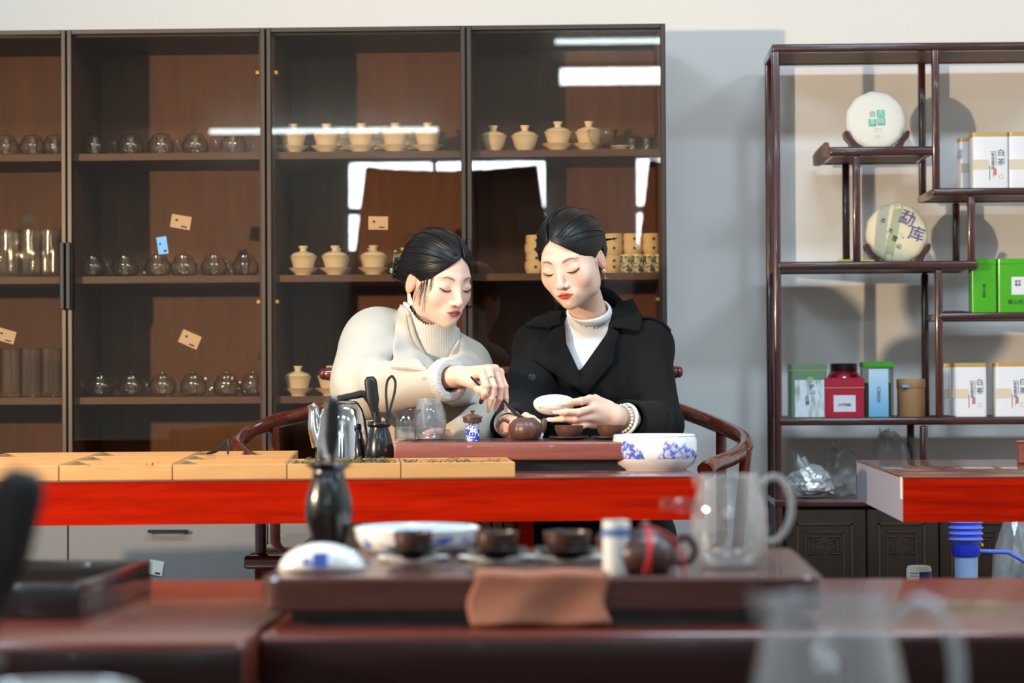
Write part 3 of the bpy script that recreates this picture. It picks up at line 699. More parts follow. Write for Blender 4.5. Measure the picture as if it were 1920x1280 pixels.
def landscape(name):                                # printed misty hills
    m, nt, b = nodes(name); tc = nt.nodes.new('ShaderNodeTexCoord'); mp = nt.nodes.new('ShaderNodeMapping'); mp.inputs['Scale'].default_value = (45, 45, 16)
    n = nt.nodes.new('ShaderNodeTexNoise'); n.inputs['Scale'].default_value = 1.2; n.inputs['Detail'].default_value = 4; r = nt.nodes.new('ShaderNodeValToRGB')
    r.color_ramp.elements[0].color = lin(222, 224, 228); r.color_ramp.elements[0].position = 0.48; r.color_ramp.elements[1].color = lin(104, 138, 112); r.color_ramp.elements[1].position = 0.72
    nt.links.new(tc.outputs['Object'], mp.inputs[0]); nt.links.new(mp.outputs[0], n.inputs['Vector']); nt.links.new(n.outputs['Fac'], r.inputs['Fac']); nt.links.new(r.outputs['Color'], b.inputs['Base Color'])
    b.inputs['Roughness'].default_value = 0.5
landscape('label_hills')
S_R = FPX/(RY+0.04)
def tin_root(name, label, u0, u1, z, cat='tin', group='tea tins on the rack', Y=None, depth=None):
    Y = Y or RY+0.045; wd = (u1-u0)*Y/FPX; x = at((u0+u1)/2, 600, Y).x; dp = depth or wd*0.8
    return thing(name, label, cat, (x, Y+dp/2, z), group=group), wd/2, dp/2
def white_tin(label, u0, u1, v0, z, Y=None):
    t, hw, hd = tin_root('white_tea_tin', label, u0, u1, z, Y=Y, depth=0.062); Yf = (Y or RY+0.045)
    h = at((u0+u1)/2, v0, Yf).z - z; k = h/0.142
    MB().vbox((-hw, -hd, 0), (hw, hd, h-0.011), 0.008, 4).build('body', 'tin_white', t)
    MB().vbox((-hw-0.0006, -hd-0.0006, h-0.011), (hw+0.0006, hd+0.0006, h), 0.0086, 4, 0.0008).build('lid', 'tin_gold', t)
    y = -hd-0.0004
    MB().box((-hw*0.98, y, h*0.34), (-hw*0.08, -hd+0.002, h*0.52)).build('printed_band', 'tin_beige', t, smooth=0)
    lettering('白\n茶', 0.0185*k, 'ink', t, (hw*0.58, y-0.0003, h*0.55), spacing=1.25)
    lettering('安\n吉\n茗\n品', 0.0105*k, 'ink', t, (hw*0.14, y-0.0003, h*0.49), spacing=1.0)
    m = MB(); m.box((hw*0.30, y-0.0004, h*0.40), (hw*0.32, y, h*0.66)); m.box((-hw*0.02, y-0.0004, h*0.655), (hw*0.32, y, h*0.662)); m.box((-hw*0.06, y-0.0004, h*0.16), (-hw*0.03, y, h*0.42)); m.box((hw*0.78, y-0.0004, h*0.45), (hw*0.79, y, h*0.64)); m.box((hw*0.14, y-0.0004, h*0.20), (hw*0.155, y, h*0.3))
    m.build('ruled_lines', 'ink', t, smooth=0)
    MB().box((hw*0.15, y-0.0006, h*0.24), (hw*0.33, y, h*0.36)).build('seal', 'red_seal', t, smooth=0)
    MB().lathe([(0.0042*k,0),(0.0062*k,0),(0.0062*k,0.0006),(0.0042*k,0.0006),(0.0042*k,0)], 20, Matrix.Translation((hw*0.58, y, h*0.22)) @ Matrix.Rotation(PI/2, 4, 'X')).build('ring_mark', 'tin_beige', t)
    return t
white_tin('white tea tin with gold lid, set back at the left of the upper right shelf', 1803, 1858, 257, zC, Y=RY+0.12)
white_tin('white tea tin with gold lid, front one whole in view on the upper right shelf', 1826, 1893, 248, zC)
white_tin('white tea tin with gold lid cut by the right picture edge, upper shelf', 1895, 1962, 247, zC)
white_tin('white tea tin with gold lid half hidden behind another, lower right shelf', 1768, 1828, 681, zH, Y=RY+0.12)
white_tin('white tea tin with gold lid, in front beside the rack post, lower right shelf', 1785, 1849, 680, zH)
white_tin('white tea tin with gold lid at the right picture edge, lower shelf', 1866, 1930, 679, zH)
def green_tin(label, u0, u1, wide):
    t, hw, hd = tin_root('green_tea_tin', label, u0, u1, zG, depth=0.055); h = at(1850, 485, RY+0.045).z - zG
    MB().vbox((-hw, -hd, 0), (hw, hd, h-0.014), 0.006, 3).build('body', 'tin_green', t)
    MB().vbox((-hw-0.0007, -hd-0.0007, h-0.014), (hw+0.0007, hd+0.0007, h), 0.0066, 3, 0.001).build('lid', 'tin_green', t)
    y = -hd-0.0004
    if wide:
        MB().box((-hw*0.32, y, h*0.33), (hw*0.32, -hd+0.002, h*0.66)).build('label_card', 'pale_label', t, smooth=0)
        lettering('老字\n號茶', 0.0085, 'ink', t, (0, y-0.0005, h*0.54)); lettering('黄山毛峰', 0.0135, 'ink', t, (0, y-0.0003, h*0.19))
    else: lettering('黄\n山\n毛\n峰', 0.0095, 'ink', t, (0, y-0.0003, h*0.40), spacing=0.95)
green_tin('narrow bright green tea tin standing beside the wider green tin', 1822, 1869, False)
green_tin('wide bright green tea tin with white label at the right edge', 1872, 1946, True)
# sage and white tin
t, hw, hd = tin_root('landscape_tea_tin', 'sage green tea tin with white misty-hill label, leftmost on its shelf', 1480, 1549, zH); h = at(1515, 682, RY+0.045).z - zH
MB().vbox((-hw, -hd, 0), (hw, hd, h-0.017), 0.008, 3).build('body', 'tin_sage', t); MB().vbox((-hw-0.0007, -hd-0.0007, h-0.016), (hw+0.0007, hd+0.0007, h), 0.0086, 3, 0.001).build('lid', 'tin_sage', t)
MB().box((-hw-0.001, -hd-0.001, h-0.0175), (hw+0.001, hd+0.001, h-0.016)).build('gold_line', 'gold_line', t, smooth=0)
y = -hd-0.0004; MB().box((-hw*0.72, y, 0.001), (hw*0.86, -hd+0.002, h*0.70)).build('label_card', 'label_hills', t, smooth=0)
lettering('庐\n山', 0.014, 'navy_ink', t, (hw*0.22, y-0.0004, h*0.52), rot=(PI/2, math.radians(-8), 0)); lettering('云\n雾', 0.013, 'navy_ink', t, (-hw*0.06, y-0.0004, h*0.31), rot=(PI/2, math.radians(-6), 0))
MB().lathe([(0,0),(0.0085,0),(0.0085,0.0008),(0,0.0008)], 20, Matrix.Translation((hw*0.10, y-0.0002, h*0.70)) @ Matrix.Rotation(PI/2, 4, 'X')).build('round_seal', 'cake_green', t)
# dark red jar behind, red tin in front
x = at(1581, 600, RY+0.15).x; t = thing('red_jar', 'round dark red jar with black lid behind the red tin', 'jar', (x, RY+0.15, zH)); h = at(1581, 681, RY+0.15).z-zH
MB().lathe([(0,0),(0.038,0),(0.045,0.01),(0.0475,h*0.5),(0.0455,h*0.72),(0.036,h*0.84),(0.033,h*0.86),(0,h*0.86)], 32).build('body', 'jar_red', t, smooth=60)
MB().lathe([(0,h*0.84),(0.034,h*0.84),(0.0355,h*0.86),(0.0355,h*0.985),(0.033,h),(0,h)], 32).build('lid', 'jar_lid', t, smooth=40)
t, hw, hd = tin_root('red_tea_tin', 'square crimson tea tin with white label in front of the red jar', 1545, 1619.5, zH); h = at(1581, 708, RY+0.045).z - zH
MB().vbox((-hw, -hd, 0), (hw, hd, h*0.745), 0.003, 2).build('body', 'tin_red', t); MB().vbox((-hw-0.0007, -hd-0.0007, h*0.755), (hw+0.0007, hd+0.0007, h), 0.0036, 2, 0.001).build('lid', 'tin_red', t)
MB().box((-hw-0.0009, -hd-0.0009, h*0.742), (hw+0.0009, hd+0.0009, h*0.757)).build('gold_line', 'gold_line', t, smooth=0)
y = -hd-0.0004; MB().box((-hw*0.54, y, h*0.14), (hw*0.56, -hd+0.002, h*0.56)).build('label_card', 'pale_label', t, smooth=0)
lettering('太平猴魁', 0.0085, 'ink', t, (0, y-0.0004, h*0.31)); lettering('• • • • • •', 0.004, 'grey_ink', t, (0, y-0.0004, h*0.22))
# clear tin with green lid
t, hw, hd = tin_root('clear_tea_tin', 'clear tea box with bright green lid and blue label', 1616.5, 1674.5, zH); h = at(1645, 678, RY+0.045).z - zH
MB().vbox((-hw, -hd, 0), (hw, hd, h-0.014), 0.005, 3).build('body', 'tin_clear', t); MB().vbox((-hw*0.86, -hd*0.7, 0.002), (hw*0.86, hd*0.86, h*0.62), 0.004, 2).build('tea_filling', 'tea_leaf', t)
MB().vbox((-hw-0.0009, -hd-0.0009, h-0.014), (hw+0.0009, hd+0.0009, h), 0.006, 3, 0.001).build('lid', 'lid_green', t)
y = -hd-0.0004; MB().box((-hw*0.60, y, 0.001), (hw*0.66, -hd+0.001, h*0.87)).build('label_card', 'label_blue', t, smooth=0)
lettering('六\n安\n瓜\n片', 0.0115, 'navy_ink', t, (hw*0.04, y-0.0004, h*0.40), spacing=0.95)
# kraft can
x = at(1707, 600, RY+0.085).x; t = thing('paper_can', 'round brown kraft paper tea can beside the rack post', 'can', (x, RY+0.085, zH), group='tea tins on the rack'); h = at(1707, 710, RY+0.06).z-zH
MB().lathe([(0,0),(0.0355,0),(0.036,0.001),(0.036,h*0.76),(0,h*0.76)], 32).build('body', 'kraft', t); MB().lathe([(0,h*0.757),(0.0372,h*0.757),(0.0375,h*0.765),(0.0375,h*0.985),(0.0365,h),(0,h)], 32).build('lid', 'kraft', t)
MB().box((-0.027, -0.0395, h*0.775), (-0.010, -0.025, h*0.84)).build('sticker', 'tag_blue', t, smooth=0)
# flat odds and ends on the rack
def flat(name, label, cat, u0, u1, v, z, mat, Y=RY+0.05, th=0.006, dp=0.06):
    x0, x1 = at(u0, v, Y).x, at(u1, v, Y).x; c = ((x0+x1)/2, Y+dp/2, z); hw = (x1-x0)/2
    t = thing(name, label, cat, c); MB().rbox((-hw, -dp/2, 0), (hw, dp/2, th), 0.002, 2).build('pad', mat, t); MB().rbox((-hw*0.9, -dp*0.45, th), (hw*0.5, dp*0.45, th+0.0015), 0.0006, 1).build('flap', mat, t)
plain('yellow_pad', lin(214, 204, 40), 0.6)
flat('yellow_notepad', 'flat yellow pad lying left of the tan tea cake', 'pad', 1572, 1640, 487, zE, 'yellow_pad')
flat('black_tray_small', 'small flat black tray lying left of the green tins', 'tray', 1772, 1820, 583, zG, 'black_plastic', th=0.004)
flat('pot_coaster', 'flat black coaster lying before the lower white tins', 'coaster', 1742, 1792, 779, zH, 'black_plastic', th=0.003, Y=RY+0.022, dp=0.02)

# ---- bags on the lower rack shelf and by the wall
def bag(name, label, cat, mat, u0, u1, v0, v1, Y, dp, seed, rough=0.25, par=None, pleat=9):
    """crumpled bag: a noisy pillow"""
    a = at(u0, v1, Y); b = at(u1, v0, Y); cx = (a.x+b.x)/2; hw = (b.x-a.x)/2; h = b.z-a.z
    t = thing(name, label, cat, (cx, Y+dp/2, a.z), group='plastic bags by the wall')
    bm = bmesh.new(); bmesh.ops.create_icosphere(bm, subdivisions=4, radius=1)
    from mathutils import noise as nz
    for v in bm.verts:
        d = v.co.copy(); n = nz.noise(d*1.7+Vector((seed, 0, 0)))*0.35 + abs(nz.noise(d*3.8+Vector((0, seed, 0))))*rough*0.9 - abs(nz.noise(d*8+Vector((0, 0, seed))))*rough*0.4
        k = 1+n*0.8; zz = max(d.z*k, -0.82); zz = (zz+0.82)/1.85
        v.co = Vector((d.x*k*hw*0.95*(1.0-0.22*zz), d.y*k*dp/2, zz*h))
    me = bpy.data.meshes.new('bag_body'); bm.to_mesh(me); bm.free()
    me.polygons.foreach_set('use_smooth', [False]*len(me.polygons))
    link('bag_body', me, mat, t)
    m = MB()                                         # gathered, crimped top edge
    pts = [(math.cos(k*0.7)*hw*0.15 - hw*0.3 + k*hw*0.06, (k % 2)*0.01, h*0.78 + 0.012*math.sin(k*1.3)) for k in range(pleat)]
    vs = [(p[0], p[1]-0.004, p[2]) for p in pts] + [(p[0]-0.02, p[1], p[2]+0.03+0.008*math.sin(i*2)) for i, p in enumerate(pts)]; n = len(pts)
    m.add(vs, [(i, i+1, n+i+1, n+i) for i in range(n-1)]); m.build('bag_mouth', mat, t, smooth=0)
    return t
plain('foil', lin(214, 216, 212), 0.32, metal=0.5, var=0.05)
bag('foil_bag', 'crumpled silver foil bag on the rack cupboard', 'bag', 'foil', 1470, 1572, 874, 930, RY+0.03, 0.11, 3.1)
bag('clear_bag', 'wrinkled clear plastic bag beside the silver foil bag', 'bag', 'soft_plastic', 1530, 1640, 838, 932, RY+0.15, 0.11, 8.2)
bag('clear_bag', 'tall clear plastic bag leaning on the lower rack post', 'bag', 'soft_plastic', 1630, 1720, 808, 930, RY+0.12, 0.13, 15.7)
bag('clear_bag', 'large clear plastic bag on the floor behind the blue pump', 'bag', 'soft_plastic', 1846, 2046, 965, 1400, 5.97, 0.22, 4.4)
# water jug with blue pump
plain('pump_blue', lin(104, 122, 226), 0.35, var=0.03); plain('pump_dark', lin(34, 52, 200), 0.35)
glass('jug_blue', (0.62, 0.78, 0.95), (0.25, 0.4, 0.7), 1.4); plain('yellow_bit', lin(220, 200, 30), 0.5)
Yj = 5.75; p = at(1811, 1000, Yj); sj = FPX/Yj
zr = lambda v: at(1811, v, Yj).z
t = thing('water_jug', 'clear blue water jug on the floor under the pump', 'jug', (p.x, Yj, 0))
zn = zr(1084)
MB().lathe([(0,0.0),(0.125,0.0),(0.135,0.012),(0.135,0.10),(0.130,0.105),(0.135,0.11),(0.135,0.22),(0.130,0.225),(0.135,0.23),(0.135,zn-0.14),(0.11,zn-0.08),(0.05,zn-0.035),(0.028,zn-0.02),(0.028,zn),(0.0255,zn),(0.0255,zn-0.022),(0.047,zn-0.04),(0.107,zn-0.085),(0.131,zn-0.142),(0.131,0.012),(0,0.008)], 40).build('body', 'jug_blue', t, smooth=50)
MB().lathe([(0.0285,zn-0.012),(0.030,zn-0.012),(0.030,zn-0.004),(0.0285,zn-0.004),(0.0285,zn-0.012)], 32).build('collar', 'jug_blue', t)
t = thing('water_pump', 'blue bellows hand pump fitted on the water jug', 'pump', (p.x, Yj, zn))
z1, z2, z3 = zr(1042)-zn, zr(1020)-zn, zr(975)-zn
MB().lathe([(0,0.001),(0.026,0.001),(0.027,0.002),(0.028,z1),(0,z1)], 28).build('neck_cap', 'pump_neck', t)
MB().lathe([(0,z1),(0.031,z1),(0.033,z1+0.004),(0.0335,z2),(0,z2)], 28).build('valve_ring', 'pump_dark', t)
prof = [(0, z2), (0.031, z2)]
n_b = 6
for k in range(n_b):
    za = z2+0.006+k*0.0135; prof += [(0.0355, za), (0.0415, za+0.006), (0.0355, za+0.012)]
prof += [(0.036, z2+0.1), (0.02, z2+0.112), (0, z2+0.113)]
MB().lathe(prof, 32).build('bellows', 'pump_blue', t, smooth=30)
e1 = at(1892, 1035, Yj-0.02) - Vector((p.x, Yj, zn)); e2 = at(1935, 1060, Yj-0.03) - Vector((p.x, Yj, zn))
MB().tube([(0.03, -0.01, z1+0.012), tuple(e1), tuple(e2)], 0.0055, 10).build('spout', 'pump_blue', t)
MB().lathe([(0,0),(0.005,0),(0.005,0.006),(0,0.008)], 12, Matrix.Translation((0.035, -0.008, z2-0.004))).build('stopper', 'yellow_bit', t)
plain('pump_neck', lin(150, 176, 214), 0.3, var=0.02)
# white bottle with blue label, on a low stool
Yb = 5.46; p = at(1723, 1060, Yb)
t = thing('low_stool', 'low dark wooden stool under the white and blue bottle', 'stool', (p.x, Yb, 0))
MB().rbox((-0.11, -0.11, 0.19), (0.11, 0.11, 0.215), 0.006, 2).build('seat', 'rack_cab', t)
for sx_ in (-1, 1):
    for sy in (-1, 1): MB().rbox((sx_*0.085-0.012, sy*0.085-0.012, 0), (sx_*0.085+0.012, sy*0.085+0.012, 0.19), 0.003, 1).build('leg', 'rack_cab', t)
t = thing('white_bottle', 'white plastic bottle with dark blue label beyond the near table', 'bottle', (p.x, Yb, 0.215)); hb = p.z-0.215
MB().lathe([(0,0),(0.026,0),(0.028,0.004),(0.028,hb-0.008),(0.025,hb-0.001),(0.02,hb),(0,hb)], 28).build('body', 'white_paper', t, smooth=40)
m = MB(); n = 10
vs = [(0.0284*math.sin(a), -0.0284*math.cos(a), z) for z in (0.02, hb-0.012) for a in np.linspace(-0.1, 1.25, n)]
m.add(vs, [(i, i+1, n+i+1, n+i) for i in range(n-1)]).build('label_card', 'pump_navy', t)
m = MB(); vs = [(0.0284*math.sin(a), -0.0284*math.cos(a), z) for z in (hb-0.016, hb-0.0145, hb-0.022, hb-0.0205) for a in np.linspace(-0.9, -0.2, n)]
m.add(vs, [(i, i+1, n+i+1, n+i) for i in range(n-1)] + [(2*n+i, 2*n+i+1, 3*n+i+1, 3*n+i) for i in range(n-1)]).build('print', 'ink', t)
plain('pump_navy', lin(24, 28, 130), 0.4)
# ------------------------------------------------------------------ tables
ZM = H-0.20; ZF = H-0.28                            # middle and near table tops
def slab(name, label, A, B, depth, z, th, top, front, side, legs, group=None, over=0.0, leg_h=None):
    """table whose front top edge runs A -> B; returns (root, length)"""
    A = Vector((A.x, A.y, 0)); B = Vector((B.x, B.y, 0)); d = B-A; L = d.length; ang = math.atan2(d.y, d.x)
    t = thing(name, label, 'table', (A.x, A.y, 0), (0, 0, ang), group)
    tt = 0.004
    MB().rbox((0, 0, z-tt), (L, depth, z), 0.0018, 2).build('table_top', top, t)
    MB().box((0.001, 0.001, z-th), (L-0.001, 0.012, z-tt)).build('front_edge', front, t, smooth=0)
    MB().box((0.001, 0.012, z-th), (0.012, depth-0.012, z-tt)).build('end_edge', side, t, smooth=0)
    MB().box((L-0.012, 0.012, z-th), (L-0.001, depth-0.012, z-tt)).build('end_edge', front, t, smooth=0)
    MB().box((0.001, depth-0.012, z-th), (L-0.001, depth-0.001, z-tt)).build('back_edge', front, t, smooth=0)
    MB().box((0.012, 0.012, z-0.03), (L-0.012, depth-0.012, z-tt)).build('core', front, t, smooth=0)
    for (x, y) in legs: MB().rbox((x-0.03, y-0.03, 0), (x+0.03, y+0.03, z-0.03), 0.004, 2).build('leg', front, t)
    return t, L
pL, pR = on(-420, 905.8, ZM), on(1322, 891.5, ZM)
TM, LM = slab('tea_table', 'long tea table with bright red-orange front edge before the two women', pL, pR, 0.80, ZM, 0.083, 'table_top', 'table_red', 'table_red', [(0.08, 0.10), (0.08, 0.70)])
angM = math.atan2(pR.y-pL.y, pR.x-pL.x); EX = Vector((math.cos(angM), math.sin(angM), 0)); EY = Vector((-EX.y, EX.x, 0))
def tm(x, y, z=0.0): return Vector((pL.x, pL.y, ZM)) + EX*x + EY*y + Vector((0, 0, z))
def tmx(u, y=0.0):                                   # table x of a picture column at table depth y
    best = None
    q = at(u, 890, (pL+pR).y/2 if False else (pL.y+pR.y)/2); d = Vector((q.x, q.y, 0)); n = EY; 
    P0 = Vector((pL.x, pL.y, 0))+EY*y; k = P0.dot(n)/d.dot(n); return (d*k-P0).dot(EX)
# pedestal under the table: posts and slats
xa, xb = tmx(790, 0.35), tmx(985, 0.35)
for x in (xa, xb): MB().rbox((x-0.016, 0.34, 0), (x+0.016, 0.40, ZM-0.03), 0.003, 2).build('leg', 'table_red', TM)
for k in range(7):
    x = xa+0.02+(xb-xa-0.04)*(k+0.5)/7; MB().rbox((x-0.0105, 0.36, 0.05), (x+0.0105, 0.375, ZM-0.03), 0.002, 1).build('slat', 'cab_wood', TM)
MB().box((xa+0.016, 0.378, 0.05), (xb-0.016, 0.384, ZM-0.03)).build('back_board', 'cab_wood', TM, smooth=0)

# table at the right
a, b = on(1693, 893, ZM), on(2500, 890, ZM)
TR, LR = slab('tea_table', 'red-edged tea table with pale end face at the right', a, Vector((b.x, a.y, 0)), on(1620, 862, ZM).y-a.y, ZM, 0.085, 'table_top', 'table_red', 'laminate', [(0.5, 0.1), (0.5, 0.7), (1.2, 0.1), (1.2, 0.7)])
st = MB().box((-0.0009, 0.012, ZM-0.043), (0.0012, 0.036, ZM-0.002)).build('paper_label', 'white_paper', TR, smooth=0)
p = on(1925, 868, ZM); t = thing('wooden_block', 'small brick-red wooden box on the right table, cut by the picture edge', 'box', (p.x, p.y, ZM))
MB().rbox((-0.018, -0.02, 0), (0.03, 0.02, 0.042), 0.002, 1).build('box', 'tray_wood', t); MB().rbox((-0.019, -0.021, 0.042), (0.031, 0.021, 0.047), 0.002, 1).build('lid', 'tray_wood', t)

# near tables
a0 = on(-260, 1207, ZF); a1 = on(474, 1195, ZF); b0 = on(484, 1188, ZF); b1 = on(2150, 1184, ZF)
FARY = on(960, 1085, ZF).y
def near_table(name, label, A, B, lr):
    t = thing(name, label, 'table', (A.x, A.y, 0)); L = B.x-A.x; dp = FARY-A.y
    MB().rbox((0, 0, ZF-0.062), (L, dp, ZF), 0.009, 3).build('table_top', 'fg_wood', t)
    MB().rbox((0.004, -0.0015, ZF-0.0605), (L-0.004, 0.006, ZF-0.0075), 0.003, 2).build('front_edge', 'fg_wood_shaded', t)  # strip over the front face, coloured dark to carry its shade
    MB().box((0.02, 0.02, ZF-0.17), (L-0.02, 0.04, ZF-0.062)).build('apron', 'fg_wood_shaded', t, smooth=0)
    MB().box((0.02, dp-0.04, ZF-0.17), (L-0.02, dp-0.02, ZF-0.062)).build('apron', 'fg_wood_shaded', t, smooth=0)
    for x in (0.06, L-0.06):
        for y in (0.07, dp-0.07): MB().rbox((x-0.03, y-0.03, 0), (x+0.03, y+0.03, ZF-0.062), 0.004, 2).build('leg', 'fg_wood_shaded', t)
near_table('near_tea_table', 'glossy dark red tea table at the lower left under the black box', a0, a1, 0)
near_table('near_tea_table', 'glossy dark red tea table in the foreground under the tea tray', b0, b1, 1)

# ------------------------------------------------------------------ bamboo sample boxes on the middle table
seams = [tmx(u) for u in (-106, 110, 323, 538, 752, 967)]
bh = 0.0285; rd = 0.252
def bamboo_box(x0, x1, y0, label, z=0.0):
    c = tm((x0+x1)/2, y0, 0); t = thing('bamboo_box', label, 'box', c, (0, 0, angM), 'bamboo tea boxes on the table')
    hw = (x1-x0)/2-0.0008; d = rd-0.002; w_ = 0.007
    MB().rbox((-hw, 0, 0), (hw, w_, bh), 0.001, 1).build('front_wall', 'bamboo', t)
    MB().rbox((-hw, d-w_, 0), (hw, d, bh), 0.001, 1).build('back_wall', 'bamboo', t)
    for s_ in (-1, 1):
        MB().rbox((min(s_*hw, s_*(hw-w_)), w_, 0), (max(s_*hw, s_*(hw-w_)), d-w_, bh-0.0004), 0.001, 1).build('side_wall', 'bamboo', t)
    MB().box((-hw+w_, w_, 0), (hw-w_, d-w_, 0.004)).build('bottom', 'bamboo', t, smooth=0)
    MB().box((-hw+w_, d*0.5-0.002, 0.004), (hw-w_, d*0.5+0.002, bh*0.82)).build('divider', 'bamboo', t, smooth=0)
    return t
rows = ['front', 'middle', 'back']
for k in range(3):
    for i in range(3): bamboo_box(seams[i], seams[i+1], 0.004+rd*k, 'pale bamboo tea box, %s of the left block, %s row' % (['leftmost', 'second', 'third'][i], rows[k]))
for i in (3, 4): bamboo_box(seams[i], seams[i+1], 0.004, ['pale bamboo tea box with tea leaves in front of the kettle', 'pale bamboo tea box with tea leaves at the right end of the row'][i-3])
def leaves(name, label, pts, mat, size=0.011):
    m = MB()
    for p in pts:
        a = random.uniform(0, PI); L = size*random.uniform(0.5, 1.2); th = random.uniform(-0.5, 0.7)
        d = Vector((math.cos(a)*math.cos(th), math.sin(a)*math.cos(th), math.sin(th))); n = Vector((-math.sin(a), math.cos(a), 0)); q = Vector(p)
        m.add([q-d*L, q+n*L*0.16, q+d*L, q-n*L*0.16, q+Vector((0,0,L*0.2))], [(0,1,4),(1,2,4),(2,3,4),(3,0,4),(0,3,2,1)])
    o = m.build(name, mat, smooth=0); o['kind'] = 'stuff'; tag(o, label, 'tea leaves'); return o
pts = [tm(random.uniform(seams[3]+0.012, seams[5]-0.012), random.uniform(0.14, rd-0.012), 0.006+random.uniform(0.0, 0.020)) for _ in range(420)]
pts += [tm(random.uniform(seams[3]+0.03, seams[4]-0.02), random.uniform(0.16, rd-0.012), 0.020+random.uniform(0.0, 0.011)) for _ in range(160)]
leaves('dried_tea', 'loose dried green tea leaves lying in the bamboo boxes', [tuple(p) for p in pts], 'tea_leaf')
pts = [tm(random.uniform(seams[4]+0.1, seams[5]-0.02), random.uniform(0.02, rd-0.02), bh+0.001) for _ in range(3)]+[tm(seams[1]+random.uniform(0.02, 0.18), 0.003, bh+0.0015) for _ in range(4)]
pts += [tm(random.uniform(seams[0], seams[3]), random.uniform(0.03, 0.7), 0.008+random.uniform(0, 0.012)) for _ in range(220)]
leaves('dried_tea', 'brown dried tea leaf bits scattered over the bamboo boxes', [tuple(p) for p in pts], 'tea_leaf_brown', 0.009)
# black tweezers lying on the boxes
c = tm(tmx(408, 0.5), 0.5, bh); t = thing('tweezers', 'black wooden tea tweezers resting on the bamboo boxes', 'tweezers', c, (0, 0, angM))
MB().tube(catmull([(-0.022,-0.01,0.004),(0,0.0,0.010),(0.020,0.012,0.032)], 5), [0.0022]*2+[0.003]*9, 6).build('arm', 'ebony', t); MB().tube(catmull([(0.020,0.012,0.032),(0.022,0.006,0.018),(0.022,-0.004,0.003)], 5), [0.003]*4+[0.0022]*7, 6).build('arm', 'ebony', t)

# ------------------------------------------------------------------ tea tray on the middle table
ZT2 = H-0.142
c0 = on(738, 830, ZT2); c1 = on(1214, 828, ZT2)
YT = (c0.y+c1.y)/2
tray = thing('tea_tray', 'reddish wooden tea tray before the two women', 'tray', (c0.x, YT, ZM)); TL = c1.x-c0.x; th = ZT2-ZM
MB().rbox((0, 0, th-0.036), (TL, 0.30, th), 0.004, 3).build('tray_body', 'tray_wood', tray)
MB().box((0.03, 0.03, 0.0), (TL-0.03, 0.27, th-0.036)).build('shaded_base', 'black_box', tray, smooth=0)  # recessed base in black; the shade under the tray is in its colour
for k in range(11): MB().box((0.03, 0.03+0.022*k, th-0.0005), (TL-0.03, 0.036+0.022*k, th+0.0003)).build('drain_slot', 'black_box', tray, smooth=0)
def on_t(u, v=827): p = on(u, v, ZT2); return p
# ------------------------------------------------------------------ small things
def vase(name, label, loc, h, rmax, tall=False, group='black tool holders'):
    t = thing(name, label, 'vase', loc, group=group)
    if tall: prof = [(0,0),(0.62,0),(0.66,0.02),(0.70,0.10),(0.97,0.38),(1.0,0.48),(0.93,0.62),(0.72,0.80),(0.66,0.84),(0.72,0.86),(0.66,0.88),(0.64,0.92),(0.95,0.985),(0.97,1.0),(0.86,1.0),(0.58,0.92),(0.58,0.5),(0,0.1)]
    else: prof = [(0,0),(0.72,0),(0.78,0.02),(0.95,0.16),(1.0,0.34),(0.97,0.50),(0.80,0.72),(0.64,0.86),(0.64,0.885),(0.78,0.90),(0.82,0.935),(0.80,0.985),(0.74,1.0),(0.58,0.99),(0.54,0.86),(0.8,0.5),(0,0.1)]
    MB().lathe([(r*rmax, z*h) for r, z in prof], 36).build('body', 'black_glaze', t, smooth=60)
    MB().lathe([(prof[-6][0]*rmax, h*0.985), (prof[-6][0]*rmax*1.02, h*0.995), (prof[-6][0]*rmax*0.98, h*1.004), (prof[-6][0]*rmax*0.94, h*0.995), (prof[-6][0]*rmax, h*0.985)], 36).build('rim', 'black_glaze', t)
    return t
def facing(d, twist=0.0):
    """basis with z along d and y turned to the room's front"""
    z = d.normalized(); y = Vector((0, 1, 0)); y = (y - z*y.dot(z)).normalized(); x = y.cross(z)
    return Matrix(((x.x, y.x, z.x), (x.y, y.y, z.y), (x.z, y.z, z.z))).to_4x4() @ Matrix.Rotation(twist, 4, 'Z')
def scoop(name, label, a, b, r=0.004, blade=0.011, cat='tea tool', twist=0.25):
    """long tool from a (in the holder) to b (blade end)"""
    a = Vector(a); b = Vector(b); c = a; t = thing(name, label, cat, c, group='tea tools')
    d = b-a; L = d.length; q = facing(d, twist)
    MB().tube([(0,0,0),(0,0.0,L*0.45),(0,0.003,L*0.55)], [r*0.8, r, r*0.9], 10).xf(q).build('handle', 'ebony', t)
    n = 12; m = 7; vs = []; fs = []
    for i in range(n+1):
        f = i/n; w_ = blade*min(1, 0.35+1.6*f)*(1 if f < 0.86 else math.sqrt(max(1-((f-0.86)/0.14)**2*0.75, 0.05)))
        for j in range(m):
            s_ = j/(m-1)*2-1; vs.append((w_*s_, 0.003-0.35*w_*(1-s_*s_), L*(0.5+0.5*f)))
    for i in range(n):
        for j in range(m-1): k = i*m+j; fs.append((k, k+1, k+m+1, k+m))
    o = MB().add(vs, fs).xf(q).build('blade', 'ebony', t, smooth=60); s_ = o.modifiers.new('solid', 'SOLIDIFY'); s_.thickness = 0.0025; s_.offset = 0
    return t
def BODY_RIB(m, n):
    if n: m.v = [(x*(1-0.05*abs(math.cos(math.atan2(y, x)*n/2))**6), y*(1-0.05*abs(math.cos(math.atan2(y, x)*n/2))**6), z) for x, y, z in m.v]
